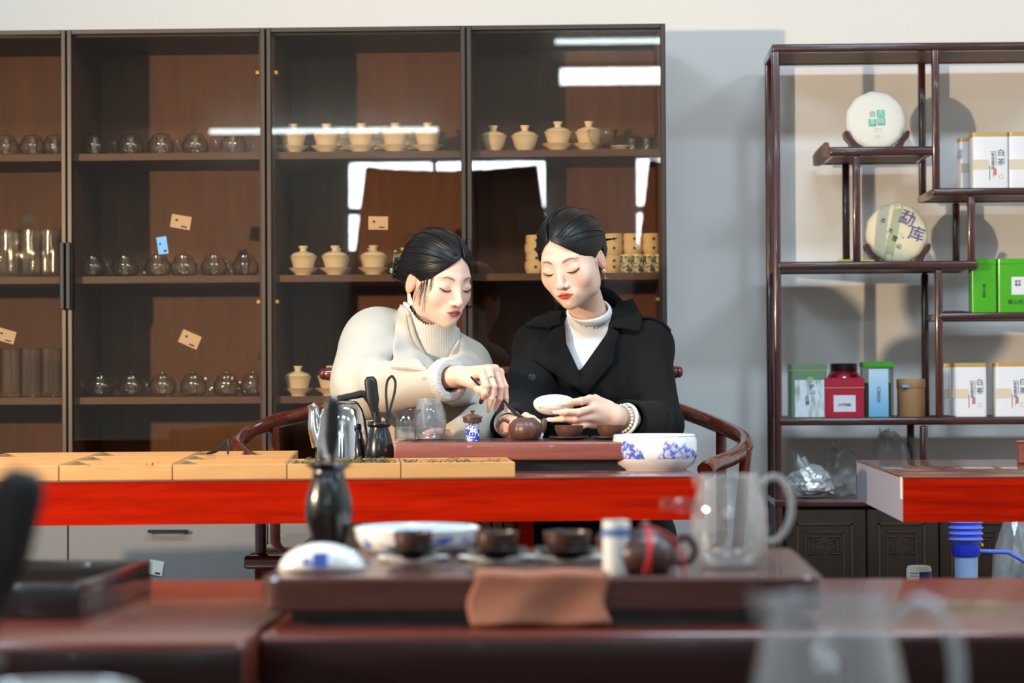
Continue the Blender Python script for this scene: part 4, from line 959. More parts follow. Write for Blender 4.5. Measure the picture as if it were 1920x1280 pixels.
def teapot(label, loc, r, hgt, rotz, mat, string=False, lid=True, ribs=0, spout=1.0):
    t = thing('clay_teapot', label, 'teapot', loc, (0, 0, rotz), 'brown clay teapots'); k = r/0.04
    m_ = MB().lathe([(0,0.001),(0.6*r,0),(0.66*r,0.02*hgt),(0.86*r,0.14*hgt),(1.0*r,0.42*hgt),(0.93*r,0.70*hgt),(0.66*r,0.92*hgt),(0.52*r,0.97*hgt),(0.50*r,1.0*hgt),(0.44*r,1.0*hgt),(0.44*r,0.93*hgt),(0.84*r,0.6*hgt),(0.8*r,0.2*hgt),(0,0.08*hgt)], 60); BODY_RIB(m_, ribs); m_.build('body', mat, t, smooth=60)
    MB().tube(catmull([(0.90*r,0,0.80*hgt),(1.30*r,0,0.92*hgt),(1.56*r,0,0.62*hgt),(1.38*r,0,0.30*hgt),(0.93*r,0,0.26*hgt)], 7), 0.115*r, 10).build('handle', mat, t)
    MB().tube(catmull([(-0.86*r,0,0.40*hgt),(-(0.86+0.32*spout)*r,0,0.57*hgt),(-(0.86+0.5*spout)*r,0,0.84*hgt),(-(0.86+0.64*spout)*r,0,0.95*hgt)], 6), list(np.linspace(0.26*r, 0.11*r, 19)), 12).build('spout', mat, t)
    if lid:
        l = MB().lathe([(0,1.0*hgt),(0.47*r,1.0*hgt),(0.50*r,1.02*hgt),(0.40*r,1.10*hgt),(0.12*r,1.15*hgt),(0.09*r,1.18*hgt),(0.16*r,1.26*hgt),(0.10*r,1.33*hgt),(0,1.34*hgt)], 32).build('lid', mat, t, smooth=60)
    if string:
        m = MB()
        for s_ in (-0.05, 0.03):
            m.tube(catmull([(0.02*r+s_*r,-0.02*r,1.20*hgt),(0.10*r+s_*r,-0.42*r,1.08*hgt),(0.14*r+s_*r,-0.90*r,0.78*hgt),(0.10*r+s_*r,-1.05*r,0.42*hgt),(0.02*r+s_*r*2,-1.0*r,0.05*hgt)], 6), 0.045*r, 6)
        m.tube(catmull([(0.14*r,0,1.17*hgt),(0,0.14*r,1.19*hgt),(-0.14*r,0,1.18*hgt),(0,-0.14*r,1.20*hgt),(0.14*r,0,1.22*hgt)], 4), 0.05*r, 6)
        m.tube(catmull([(0.10*r,0.05*r,1.18*hgt),(0.45*r,0.0,1.08*hgt),(0.9*r,-0.12*r,0.85*hgt),(1.15*r,-0.3*r,0.35*hgt),(1.2*r,-0.4*r,0.02*hgt)], 6), 0.045*r, 6)
        m.build('red_cord', 'red_string', t)
    return t
def cup(label, loc, r, h, mat='clay', saucer=None, slabel=None):
    z0 = 0
    if saucer:
        s_ = thing('saucer', slabel, 'saucer', loc, group='dark saucers'); MB().lathe([(0,0.001),(saucer*0.6,0),(saucer*0.65,0.001),(saucer,0.005),(saucer,0.0065),(saucer*0.62,0.004),(0,0.004)], 32).build('plate', 'saucer_dark', s_, smooth=50)
        MB().lathe([(saucer*0.985,0.0058),(saucer,0.007),(saucer*0.985,0.0075),(saucer*0.97,0.0066),(saucer*0.985,0.0058)], 32).build('rim', 'saucer_dark', s_); z0 = 0.004
    t = thing('clay_cup', label, 'cup', (loc[0], loc[1], loc[2]+z0), group='brown clay cups')
    MB().lathe([(0,0.001),(0.56*r,0),(0.60*r,0.03*h),(0.80*r,0.22*h),(0.95*r,0.58*h),(1.0*r,1.0*h),(0.955*r,1.0*h),(0.88*r,0.55*h),(0.6*r,0.14*h),(0,0.10*h)], 32).build('body', mat, t, smooth=60)
    MB().lathe([(1.0*r,0.975*h),(1.012*r,0.99*h),(0.98*r,1.01*h),(0.95*r,0.985*h),(1.0*r,0.975*h)], 32).build('rim', mat, t)
    return t
# black tool vase and its tools
sv = FPX/4.86
p = at(711, 800, 4.86); vz = ZM; vh = at(711, 790, 4.86).z-ZM
vase('tool_vase', 'squat glossy black tool vase beside the steel kettle', (p.x, 4.86, vz), vh, 27.5/sv)
scoop('tea_scoop', 'broad dark tea scoop standing in the squat black vase', (p.x+0.001, 4.855, vz+0.03), at(694, 706, 4.86), blade=0.0125)
b = at(735, 704, 4.87); a = Vector((p.x+0.008, 4.868, vz+0.03)); t = thing('tea_clip', 'dark looped tea tongs standing in the squat black vase', 'tea tool', a, group='tea tools')
d = b-a; q = facing(d, 0.3); L = d.length
for s_ in (-1, 1): MB().tube(catmull([(0.002*s_,0,0),(0.002*s_,0,L*0.5),(0.0085*s_,0,L*0.78),(0.008*s_,0,L*0.93),(0,0,L)], 6), 0.0026, 8).xf(q).build('arm', 'ebony', t)
# steel kettle
Yk = 4.90; sk = FPX/Yk; p = at(642, 800, Yk); kh = at(642, 752, Yk).z-ZM; kr = 52/sk
t = thing('steel_kettle', 'polished steel kettle with black handle on the table', 'kettle', (p.x, Yk, ZM))
MB().lathe([(0,0),(kr*0.98,0),(kr,0.004),(kr*1.0,0.012),(kr*0.98,kh*0.2),(kr*0.93,kh*0.5),(kr*0.86,kh*0.72),(kr*0.76,kh*0.88),(kr*0.66,kh*0.955),(kr*0.60,kh*0.965),(0,kh*0.965)], 48).build('body', 'steel', t, smooth=50)
MB().lathe([(0,kh*0.965),(kr*0.62,kh*0.965),(kr*0.63,kh*0.98),(kr*0.55,kh*1.0),(0,kh*1.02)], 40).build('lid', 'steel', t, smooth=50)
MB().tube(catmull([(-kr*0.80,0,kh*0.36),(-kr*1.0,0,kh*0.62),(-kr*1.04,0,kh*0.86),(-kr*1.16,-0.004,kh*0.965)], 7), list(np.linspace(0.018, 0.0075, 22)), 16).build('spout', 'steel', t)
MB().tube(catmull([(-0.01,0.004,kh*1.03),(kr*0.42,0.01,kh*1.08),(kr*0.80,0.014,kh*1.09),(kr*1.12,0.02,kh*0.90),(kr*1.25,0.024,kh*0.62),(kr*1.18,0.024,kh*0.36)], 7), [0.010]*8+[0.011]*8+[0.0125]*20, 10, sq=0.7).build('handle', 'black_plastic', t)
# glass strainer cup and round glass pitcher
Yg = 4.96; p = at(760, 800, Yg); s_ = FPX/Yg; z0 = ZT2
t = thing('glass_strainer', 'clear glass strainer funnel standing on a glass holder', 'strainer', (p.x, Yg, z0)); rr = 20/s_; hh = 58/s_
MB().lathe([(0,0),(rr*1.0,0),(rr*1.02,0.003),(rr*1.0,hh*0.70),(rr*0.94,hh*0.70),(rr*0.94,0.005),(0,0.004)], 32).build('holder', 'clear_glass', t); MB().lathe([(0,hh*0.36),(rr*0.76,hh*0.36),(rr*0.80,hh*0.60),(rr*1.1,hh*0.80),(rr*1.55,hh*0.98),(rr*1.58,hh*1.0),(rr*1.5,hh*1.0),(rr*1.05,hh*0.82),(rr*0.74,hh*0.62),(rr*0.72,hh*0.38),(0,hh*0.37)], 32).build('funnel', 'clear_glass', t)
MB().lathe([(0,0.004),(rr*0.9,0.004),(rr*0.9,hh*0.45),(0,hh*0.45)], 24).build('filter_cup', 'soft_plastic', t)
Yg = 5.02; p = at(806, 800, Yg); s_ = FPX/Yg; rr = 31/s_; hh = 76/s_
def pitcher(label, loc, r, h, rotz, hd=True, liquid=False, gm='pitcher_glass'):
    t = thing('glass_pitcher', label, 'pitcher', loc, (0, 0, rotz), 'clear glass pitchers')
    MB().lathe([(0,0),(0.62*r,0),(0.74*r,0.02*h),(0.94*r,0.18*h),(1.0*r,0.40*h),(0.95*r,0.64*h),(0.80*r,0.86*h),(0.74*r,0.93*h),(0.76*r,1.0*h),(0.72*r,1.0*h),(0.70*r,0.93*h),(0.76*r,0.86*h),(0.91*r,0.64*h),(0.96*r,0.40*h),(0.9*r,0.2*h),(0.7*r,0.045*h),(0,0.04*h)], 40).build('body', gm, t, smooth=60)
    MB().tube([(0.745*r*math.cos(a), 0.745*r*math.sin(a), h) for a in np.linspace(0, 2*PI, 33)], 0.02*r, 6, close=False).build('rim', 'thick_glass', t)
    MB().add([(-0.68*r,-0.22*r,h),(-0.68*r,0.22*r,h),(-1.0*r,0,1.04*h),(-0.86*r,0,0.86*h)], [(0,2,3),(2,1,3)]).build('spout', gm, t, smooth=0)
    if hd: MB().tube(catmull([(0.76*r,0,0.90*h),(1.18*r,0,0.99*h),(1.55*r,0,0.84*h),(1.58*r,0,0.55*h),(1.30*r,0,0.32*h),(0.93*r,0,0.26*h)], 7), 0.085*r, 10).build('handle', 'thick_glass', t)
    return t
pitcher('round clear glass pitcher on the tray beside the strainer', (p.x, Yg, z0), rr, hh, 1.9)
# blue and white caddy with clay lid
Yg = 4.93; p = at(886, 800, Yg); s_ = FPX/Yg; rr = 13/s_; hh = 35/s_
painted('blue_print', lin(232, 234, 240), lin(44, 66, 178), 130, 0.47, 0.05)
t = thing('tea_caddy', 'small blue and white porcelain caddy with brown clay lid', 'jar', (p.x, Yg, z0))
MB().lathe([(0,0),(rr,0),(rr*1.01,0.002),(rr*1.0,hh),(rr*0.9,hh),(rr*0.88,0.003),(0,0.003)], 28).build('body', 'blue_print', t); MB().lathe([(0,hh-0.001),(rr*1.30,hh-0.001),(rr*1.36,hh+0.001),(rr*1.36,hh+0.0075),(rr*1.52,hh+0.0085),(rr*1.50,hh+0.0105),(rr*0.5,hh+0.0165),(rr*0.24,hh+0.0175),(rr*0.22,hh+0.019),(rr*0.36,hh+0.022),(rr*0.30,hh+0.0245),(0,hh+0.025)], 28).build('lid', 'clay', t, smooth=40)
# teapot, cups
Yp = 4.96; p = at(985, 800, Yp); s_ = FPX/Yp
teapot('lidless brown clay teapot with ribbed body on the middle tray', (p.x, Yp, z0), 33/s_, 42/s_, PI, 'clay', lid=False, ribs=10, spout=0.45)
Yc = 4.97; s_ = FPX/Yc; p = at(1067, 800, Yc); cup('brown clay cup on a dark saucer in the middle of the tray', (p.x, Yc, z0), 27/s_, 23/s_, 'clay', 38/s_, 'dark round saucer under the middle clay cup')
p = at(1144, 800, Yc); cup('brown clay cup at the right beside the porcelain bowl', (p.x, Yc, z0), 25/s_, 23/s_, 'clay', 36/s_, 'dark round saucer under the clay cup by the porcelain bowl')
# porcelain bowl with blue landscape
p = on(1230, 884, ZM); s_ = FPX/p.y; rr = 82/s_; hh = 66/s_; by = p.y+0.085
def bowl_mat(name):                                 # blue hills printed on two patches of the wall
    m, nt, b = nodes(name); b.inputs['Roughness'].default_value = 0.1; b.inputs['Coat Weight'].default_value = 0.6
    tc = nt.nodes.new('ShaderNodeTexCoord'); sp = nt.nodes.new('ShaderNodeSeparateXYZ'); nt.links.new(tc.outputs['Object'], sp.inputs[0])
    n1 = nt.nodes.new('ShaderNodeTexNoise'); n1.inputs['Scale'].default_value = 75; n1.inputs['Detail'].default_value = 5; n1.noise_dimensions = '1D' if False else '3D'
    mp = nt.nodes.new('ShaderNodeMapping'); mp.inputs['Scale'].default_value = (1, 0.15, 0.05); nt.links.new(tc.outputs['Object'], mp.inputs[0]); nt.links.new(mp.outputs[0], n1.inputs['Vector'])
    n2 = nt.nodes.new('ShaderNodeTexNoise'); n2.inputs['Scale'].default_value = 95; n2.inputs['Detail'].default_value = 4; n2.inputs['Distortion'].default_value = 1.2; nt.links.new(tc.outputs['Object'], n2.inputs['Vector'])
    def math_(op, a, b_=None, c=None):
        q = nt.nodes.new('ShaderNodeMath'); q.operation = op
        for i, vv in enumerate((a, b_, c)):
            if vv is None: continue
            if isinstance(vv, (int, float)): q.inputs[i].default_value = vv
            else: nt.links.new(vv, q.inputs[i])
        return q.outputs[0]
    # ridge height as a function of x: base + noise; two masses
    w1 = nt.nodes.new('ShaderNodeFloatCurve') if False else None
    g1 = math_('SUBTRACT', 1.0, math_('MULTIPLY', math_('ABSOLUTE', math_('SUBTRACT', sp.outputs['X'], 0.044)), 23.0))
    g2 = math_('SUBTRACT', 1.0, math_('MULTIPLY', math_('ABSOLUTE', math_('ADD', sp.outputs['X'], 0.054)), 30.0))
    env = math_('MINIMUM', math_('MULTIPLY', math_('MAXIMUM', math_('MAXIMUM', g1, g2), 0.0), 2.2), 1.0)
    ridge = math_('ADD', 0.023, math_('MULTIPLY', math_('MULTIPLY', env, math_('MULTIPLY', n1.outputs['Fac'], 1.3)), 0.046))
    below = math_('LESS_THAN', sp.outputs['Z'], ridge); above = math_('GREATER_THAN', sp.outputs['Z'], math_('ADD', 0.021, math_('MULTIPLY', n1.outputs['Fac'], 0.006)))
    front = math_('LESS_THAN', sp.outputs['Y'], 0.0); has = math_('GREATER_THAN', env, 0.05)
    tex = nt.nodes.new('ShaderNodeMapRange'); tex.inputs[1].default_value = 0.38; tex.inputs[2].default_value = 0.56; nt.links.new(n2.outputs['Fac'], tex.inputs[0])
    mask = math_('MULTIPLY', math_('MULTIPLY', math_('MULTIPLY', below, above), math_('MULTIPLY', front, has)), math_('ADD', 0.15, math_('MULTIPLY', tex.outputs[0], 0.8)))
    mx = nt.nodes.new('ShaderNodeMix'); mx.data_type = 'RGBA'; nt.links.new(mask, mx.inputs[0]); mx.inputs[6].default_value = lin(234, 232, 232); mx.inputs[7].default_value = lin(52, 84, 190)
    nt.links.new(mx.outputs[2], b.inputs['Base Color']); return m
bowl_mat('bowl_print')
t = thing('porcelain_bowl', 'wide white porcelain bowl painted with blue hills at the table end', 'bowl', (p.x, by, ZM))
MB().lathe([(0,0.003),(rr*0.66,0.003),(rr*0.68,0),(rr*0.72,0.0),(rr*0.74,0.003),(rr*0.90,hh*0.18),(rr*0.985,hh*0.42),(rr*1.0,hh*0.62),(rr*0.985,hh*0.84),(rr*0.96,hh*0.97),(rr*0.945,hh*1.0),(rr*0.92,hh*0.985),(rr*0.94,hh*0.8),(rr*0.95,hh*0.6),(rr*0.9,hh*0.3),(rr*0.6,hh*0.1),(0,hh*0.08)], 64).build('body', 'bowl_print', t, smooth=60)
MB().tube([(rr*0.945*math.cos(a), rr*0.945*math.sin(a), hh*0.993) for a in np.linspace(0, 2*PI, 65)], 0.0022, 8, close=False).build('rim', 'porcelain', t)

# ------------------------------------------------------------------ the bench behind the table
bench_c = at(920, 1000, 5.43); bench = thing('wooden_bench', 'red-brown wooden bench with curved armrests under the two women', 'bench', (bench_c.x, 5.43, 0))
BP = lambda m, n, sm=60: m.build(n, 'chair_wood', bench, smooth=sm, origin=(bench_c.x, 5.43, 0))
def ppts(L): return [at(u, v, Y) for u, v, Y in L]
BP(MB().tube(catmull(ppts([(1200,748,5.79),(1270,768,5.77),(1345,797,5.67),(1388,818,5.53),(1397,838,5.39),(1372,858,5.26),(1340,870,5.17),(1322,883,5.13)]), 7), [0.0175]*40+[0.0172]*6+[0.019]*4, 14), 'armrest')
BP(MB().tube(catmull(ppts([(655,748,5.79),(580,774,5.75),(520,789,5.67),(466,812,5.53),(446,834,5.39),(462,856,5.26),(490,872,5.17)]), 7), 0.0175, 14), 'armrest')
cz = at(940, 699, 5.79).z; xl, xr = at(598, 699, 5.79).x, at(1281, 699, 5.79).x; rr = 0.0165
prof = [(0,0),(rr*0.5,0.002),(rr*0.8,0.006),(rr*0.85,0.012),(rr*0.78,0.014),(rr*0.95,0.017),(rr*0.88,0.021),(rr*1.0,0.024),(rr*0.92,0.029),(rr*1.0,0.032),(rr,0.05)]
L = xr-xl; prof = prof + [(r_, L-z) for r_, z in prof[::-1]]
BP(MB().lathe(prof, 24, Matrix.Translation((xl, 5.79, cz)) @ Matrix.Rotation(PI/2, 4, 'Y')), 'top_rail')
zs_ = at(500, 1042, 5.13).z
for u in (632, 1248): x = at(u, 720, 5.79).x; BP(MB().tube([(x, 5.79, zs_-0.02), (x, 5.79, cz)], 0.014, 12), 'back_post')
for u in (800, 940, 1080): x = at(u, 720, 5.79).x; BP(MB().rbox((x-0.05, 5.79, zs_), (x+0.05, 5.80, cz), 0.003, 2), 'splat')
for u, v0, v1, Y in ((1352, 805, 1042, 5.65), (1391, 842, 1042, 5.33), (515, 800, 1042, 5.63), (488, 866, 1042, 5.21)):
    a = at(u, v0, Y); BP(MB().tube([(a.x+(0.01 if u in (1391,) else 0.0), Y, a.z), (a.x-(0.012 if u == 1391 else 0), Y, zs_-0.01)], 0.0125, 12), 'arm_post')
sx0, sx1 = at(459, 1045, 5.15).x, at(1400, 1045, 5.15).x
BP(MB().rbox((sx0, 5.13, zs_-0.028), (sx1, 5.82, zs_), 0.006, 2), 'seat')
for x in (sx0+0.04, sx1-0.04):
    for y in (5.17, 5.78): BP(MB().rbox((x-0.02, y-0.02, 0), (x+0.02, y+0.02, zs_-0.028), 0.004, 2), 'leg')
SEAT_Z = zs_

# ------------------------------------------------------------------ near tray and what stands on it
ZTR = H-0.226
c0 = on(488, 1083, ZTR); c1 = on(1545, 1081, ZTR); yB = on(1000, 1028, ZTR).y; th = ZTR-ZF
tr2 = thing('tea_tray', 'large dark wooden tea tray in the foreground with rounded corners', 'tray', (c0.x, c0.y, ZF)); TL = c1.x-c0.x; TD = yB-c0.y
m = MB().vbox((0, 0, th-0.038), (TL, TD, th), 0.022, 6, 0.003); m.build('tray_body', 'tray_dark', tr2)
MB().box((0.03, 0.03, 0), (TL-0.03, TD-0.03, th-0.038)).build('shaded_base', 'black_box', tr2, smooth=0)  # black block paints in the dark gap below the tray
for k in range(9): MB().box((0.04, 0.06+0.034*k, th-0.0005), (TL-0.04, 0.068+0.034*k, th+0.0003)).build('drain_slot', 'black_box', tr2, smooth=0)
onr = lambda u, v: on(u, v, ZTR)
# folded brown cloth hanging over the front of the tray
n1, n2 = 26, 16; xa, xb = on(886, 1083, ZTR).x, on(1136, 1083, ZTR).x; vs = []; fs = []
for j in range(n2+1):
    f = j/n2
    for i in range(n1+1):
        g = i/n1; x = xa+(xb-xa)*g
        if f < 0.2: y = c0.y+0.028*(0.2-f)/0.2-0.003; z = ZTR+0.0035
        else: k = (f-0.2)/0.8; y = c0.y-0.004-0.020*k**1.5+0.003*math.sin(g*9+k*3)*k; z = ZTR+0.0025-0.0525*k
        vs.append((x+0.004*math.sin(f*7)+0.010*(f-0.3)*(g-0.5), y-0.002*math.sin(g*5), z+0.0012*math.sin(g*11+f*4)))
for j in range(n2):
    for i in range(n1): k = j*(n1+1)+i; fs.append((k, k+1, k+n1+2, k+n1+1))
o = MB().add(vs, fs).build('tea_towel', 'cloth_brown', smooth=80); s_ = o.modifiers.new('solid', 'SOLIDIFY'); s_.thickness = 0.006; s_.offset = 0
tag(o, 'folded brown tea towel draped over the front of the near tray', 'towel')
# tall black vase with tools
p = onr(617, 1032); sv = FPX/p.y; vh = at(617, 868, p.y).z-ZTR
vase('tool_vase', 'tall slender black tool vase on the near tray', (p.x, p.y, ZTR), vh, 45/sv, True)
scoop('tea_scoop', 'thick black tea tool standing upright in the tall near vase', (p.x+0.001, p.y, ZTR+0.03), at(624, 744, p.y), r=0.006, blade=0.0095)
scoop('tea_needle', 'thin black tea needle leaning in the tall near vase', (p.x-0.008, p.y+0.004, ZTR+0.03), at(601, 842, p.y+0.01), r=0.0022, blade=0.002)
# boat-shaped white dish with blue mark
def boat(label, loc, a, b, h, rot, mat='porcelain', marks=(), thick=0.0022):
    t = thing('tea_dish', label, 'dish', loc, rot); n, m_ = 40, 10; vs = []; fs = []
    for j in range(m_+1):
        f = j/m_; k = math.sin(f*PI/2)**0.9; z = h*(1-math.cos(f*PI/2))
        for i in range(n):
            th_ = 2*PI*i/n; ex = math.copysign(abs(math.cos(th_))**0.9, math.cos(th_)); vs.append((a*k*ex, b*k*math.sin(th_), z+0.12*h*f*abs(math.cos(th_))**3))
    for j in range(m_):
        for i in range(n): k = (i+1) % n; fs.append((j*n+i, j*n+k, (j+1)*n+k, (j+1)*n+i))
    fs.append(tuple(range(n))[::-1])
    o = MB().add(vs, fs).build('shell', mat, t, smooth=60); s_ = o.modifiers.new('solid', 'SOLIDIFY'); s_.thickness = thick; s_.offset = 1
    MB().tube([vs[m_*n+(i % n)] for i in range(n+1)], thick*0.6, 6, close=False).build('rim', 'porcelain', t)
    return t
painted('dish_print', lin(232, 236, 238), lin(58, 88, 200), 46, 0.60, 0.04, z0=0.010, z1=0.030)
p = onr(597, 1074); s_ = FPX/(p.y+0.03)
t = boat('white porcelain dish with blue mark, upside down on the near tray', (p.x, p.y+0.035, ZTR+0.0295), 78/s_, 0.035, 0.0265, (PI, 0, 0), 'porcelain')
lettering('▪■', 0.022, 'blue_mark', t, (-0.004, 0.0345, 0.0165), rot=(PI/2-0.12+PI, 0, 0), ext=0.004); plain('blue_mark', lin(70, 104, 210), 0.3)
# shallow white bowl behind
p = onr(775, 1040); s_ = FPX/(p.y); rr = 119/s_; hh = 44/s_
t = thing('porcelain_bowl', 'wide shallow white porcelain bowl with blue trim on the near tray', 'bowl', (p.x, p.y+0.06, ZTR))
MB().lathe([(0,0.003),(rr*0.74,0.003),(rr*0.76,0),(rr*0.80,0.001),(rr*0.90,hh*0.25),(rr*0.985,hh*0.62),(rr,hh),(rr*0.975,hh*1.0),(rr*0.95,hh*0.62),(rr*0.85,hh*0.25),(rr*0.7,hh*0.12),(0,hh*0.12)], 56).build('body', 'bowl_trim', t, smooth=60)
MB().tube([(rr*0.988*math.cos(a), rr*0.988*math.sin(a), hh) for a in np.linspace(0, 2*PI, 57)], 0.0022, 8, close=False).build('rim', 'porcelain', t)
painted('bowl_trim', lin(232, 236, 240), lin(96, 132, 212), 34, 0.60, 0.05, z0=0.006, z1=0.022)
for i, (u0, u1) in enumerate(((733, 808), (888, 970), (1018, 1108))):
    p = onr((u0+u1)/2, 1056); s_ = FPX/p.y; r_ = (u1-u0)/2/s_
    w_ = ['left', 'middle', 'right'][i]
    # pale oval plate imitating reflections on the saucer rim, dark saucer, clay cup
    t = thing('rim_reflection', 'pale oval imitating saucer-rim reflections under the %s near clay cup' % w_, 'coaster', (p.x, p.y+0.035, ZTR), group='imitated rim reflections on the near tray')
    MB().lathe([(0,0.0005),(0.9,0),(1.0,0.004),(1.02,0.0055),(0.98,0.006),(0.86,0.003),(0,0.003)], 36, Matrix.Diagonal((r_*1.75, r_*0.8, 1, 1))).build('plate', 'porcelain', t, smooth=60)
    MB().tube([(r_*1.77*math.cos(a), r_*0.81*math.sin(a), 0.0055) for a in np.linspace(0, 2*PI, 37)], 0.0012, 6, close=False).build('rim', 'porcelain', t)
    s2 = thing('saucer', 'black saucer under the %s near clay cup' % w_, 'saucer', (p.x, p.y+0.035, ZTR+0.0032), group='dark saucers'); MB().lathe([(0,0.0),(r_*0.85,0),(r_*1.36,0.011),(r_*1.37,0.0125),(r_*0.8,0.004),(0,0.004)], 36).build('plate', 'black_glaze', s2, smooth=60); MB().tube([(r_*1.365*math.cos(a), r_*1.365*math.sin(a), 0.0122) for a in np.linspace(0, 2*PI, 37)], 0.0010, 6, close=False).build('rim', 'black_glaze', s2)
    t = cup('%s brown clay cup in the row on the near tray' % w_, (p.x, p.y+0.035, ZTR+0.0075), r_, 44/s_, 'clay_dark')
# white-and-blue canister, teapot with red cord, glass pitcher
p = onr(1158, 1079); s_ = FPX/p.y; rr = 26/s_; hh = 100/s_
t = thing('porcelain_canister', 'tall white porcelain canister with blue band behind the near teapot', 'jar', (p.x-0.001, p.y+0.03, ZTR))
MB().lathe([(0,0),(rr*0.95,0),(rr,0.003),(rr,hh*0.93),(rr*0.97,hh),(rr*0.88,hh),(rr*0.86,0.006),(0,0.006)], 32).build('body', 'porcelain', t, smooth=50)
MB().lathe([(rr*1.012,hh*0.70),(rr*1.012,hh*0.86),(rr*0.99,hh*0.86),(rr*0.99,hh*0.70),(rr*1.012,hh*0.70)], 32).build('blue_band', 'dish_band', t); plain('dish_band', lin(96, 128, 176), 0.3, var=0.3, scale=120)
p = onr(1212, 1080); s_ = FPX/p.y
teapot('round dark clay teapot with a red cord in the foreground', (p.x, p.y+0.048, ZTR), 61/s_, 73/s_, 0.0, 'clay_dark', string=True)
p = onr(1372, 1068); s_ = FPX/p.y
t = pitcher('clear glass fairness pitcher with handle on the near tray', (p.x, p.y+0.05, ZTR), 74/s_, 172/s_, 0.0)
MB().tube(catmull([(-0.040,-0.02,0.070),(-0.058,-0.024,0.072),(-0.078,-0.028,0.074)], 5), [0.008]*6+[0.0065]*5, 10).build('side_spout', 'clear_glass', t)

# dark open wooden box at the left
q0, q1 = on(150, 1160, ZF), on(284, 1108, ZF); ex = (q1-q0); ex.z = 0; Lb = ex.length; ang = math.atan2(ex.y, ex.x)-PI/2
hb = at(150, 1094, q0.y).z-ZF
t = thing('wooden_box', 'open shallow black wooden box on the near table at left', 'box', (q0.x, q0.y, ZF), (0, 0, ang)); W_ = 0.30; k = 0.010
for a, b, nm in (((-W_, 0, 0), (0, k, hb), 'wall'), ((-W_, Lb-k, 0), (0, Lb, hb), 'wall'), ((-k, k, 0), (0, Lb-k, hb), 'wall'), ((-W_, k, 0), (-W_+k, Lb-k, hb), 'wall'), ((-W_+k, k, 0), (-k, Lb-k, 0.006), 'bottom')): MB().rbox(a, b, 0.0015, 2).build(nm, 'black_box', t)
# ------------------------------------------------------------------ nearest table, only its things reach into view
ZN = H-0.30; xa, xb = -0.62, 0.55
t = thing('serving_table', 'nearest dark table below the picture edge', 'table', (0, 1.42, 0))
MB().rbox((xa, -0.30, ZN-0.05), (xb, 0.30, ZN), 0.006, 3).build('table_top', 'fg_wood', t)
for x in (xa+0.06, xb-0.06):
    for y in (-0.24, 0.24): MB().rbox((x-0.025, y-0.025, 0), (x+0.025, y+0.025, ZN-0.05), 0.004, 2).build('leg', 'fg_wood_shaded', t)
Yn = 1.52; p = at(1552, 1200, Yn); s_ = FPX/Yn
pitcher('large blurred clear glass pitcher closest to the viewer', (p.x, Yn, ZN), 150/s_, at(1552, 1122, Yn).z-ZN, 0.0)
p = at(105, 1300, 1.36); zr_ = at(105, 1292, 1.36).z
t = thing('porcelain_bowl', 'white porcelain bowl just showing its rim at the lower left edge', 'bowl', (p.x, 1.36, ZN)); rr = 0.045; hh = zr_-ZN-0.002
MB().lathe([(0,0.002),(rr*0.5,0.002),(rr*0.52,0),(rr*0.56,0),(rr*0.6,0.006),(rr*0.9,hh*0.5),(rr,hh),(rr*0.96,hh),(rr*0.85,hh*0.5),(rr*0.5,0.01),(0,0.008)], 40).build('body', 'porcelain', t, smooth=60); MB().tube([(rr*0.98*math.cos(a), rr*0.98*math.sin(a), hh) for a in np.linspace(0, 2*PI, 41)], 0.0014, 6, close=False).build('rim', 'porcelain', t)
Yv = 1.66; a = at(-52, 1240, Yv); b = at(46, 880, Yv)
vase('tool_vase', 'black tool vase left of the view holding a blurred tea scoop', (a.x-0.004, Yv, ZN), 0.105, 0.032)
scoop('tea_scoop', 'blurred black tea scoop leaning into view at the left edge', (a.x-0.012, Yv, ZN+0.028), b, r=0.007, blade=0.017)
# ------------------------------------------------------------------ people: implicit surfaces -> one continuous mesh
V3 = lambda *a: np.array(a, float)
def smin(a, b, k): h = np.clip(0.5+0.5*(b-a)/k, 0, 1); return b+(a-b)*h-k*h*(1-h)
def smax(a, b, k): return -smin(-a, -b, k)
def sph(p, c, r): return np.linalg.norm(p-np.asarray(c, float), axis=1)-r
def ell(p, c, r, R=None):
    q = p-np.asarray(c, float)
    if R is not None: q = q @ R
    r = np.asarray(r, float); k0 = np.linalg.norm(q/r, axis=1); k1 = np.linalg.norm(q/(r*r), axis=1)+1e-9
    return k0*(k0-1)/k1
def cap(p, a, b, ra, rb=None, ret=False):
    a = np.asarray(a, float); b = np.asarray(b, float); rb = ra if rb is None else rb
    ab = b-a; t = np.clip(((p-a) @ ab)/(ab @ ab), 0, 1)
    d = np.linalg.norm(p-a-t[:, None]*ab, axis=1)-(ra+(rb-ra)*t)
    return (d, t) if ret else d
def chain(p, pts, rs, k=0.003):
    d = None
    for i in range(len(pts)-1):
        e = cap(p, pts[i], pts[i+1], rs[i], rs[i+1]); d = e if d is None else smin(d, e, k)
    return d
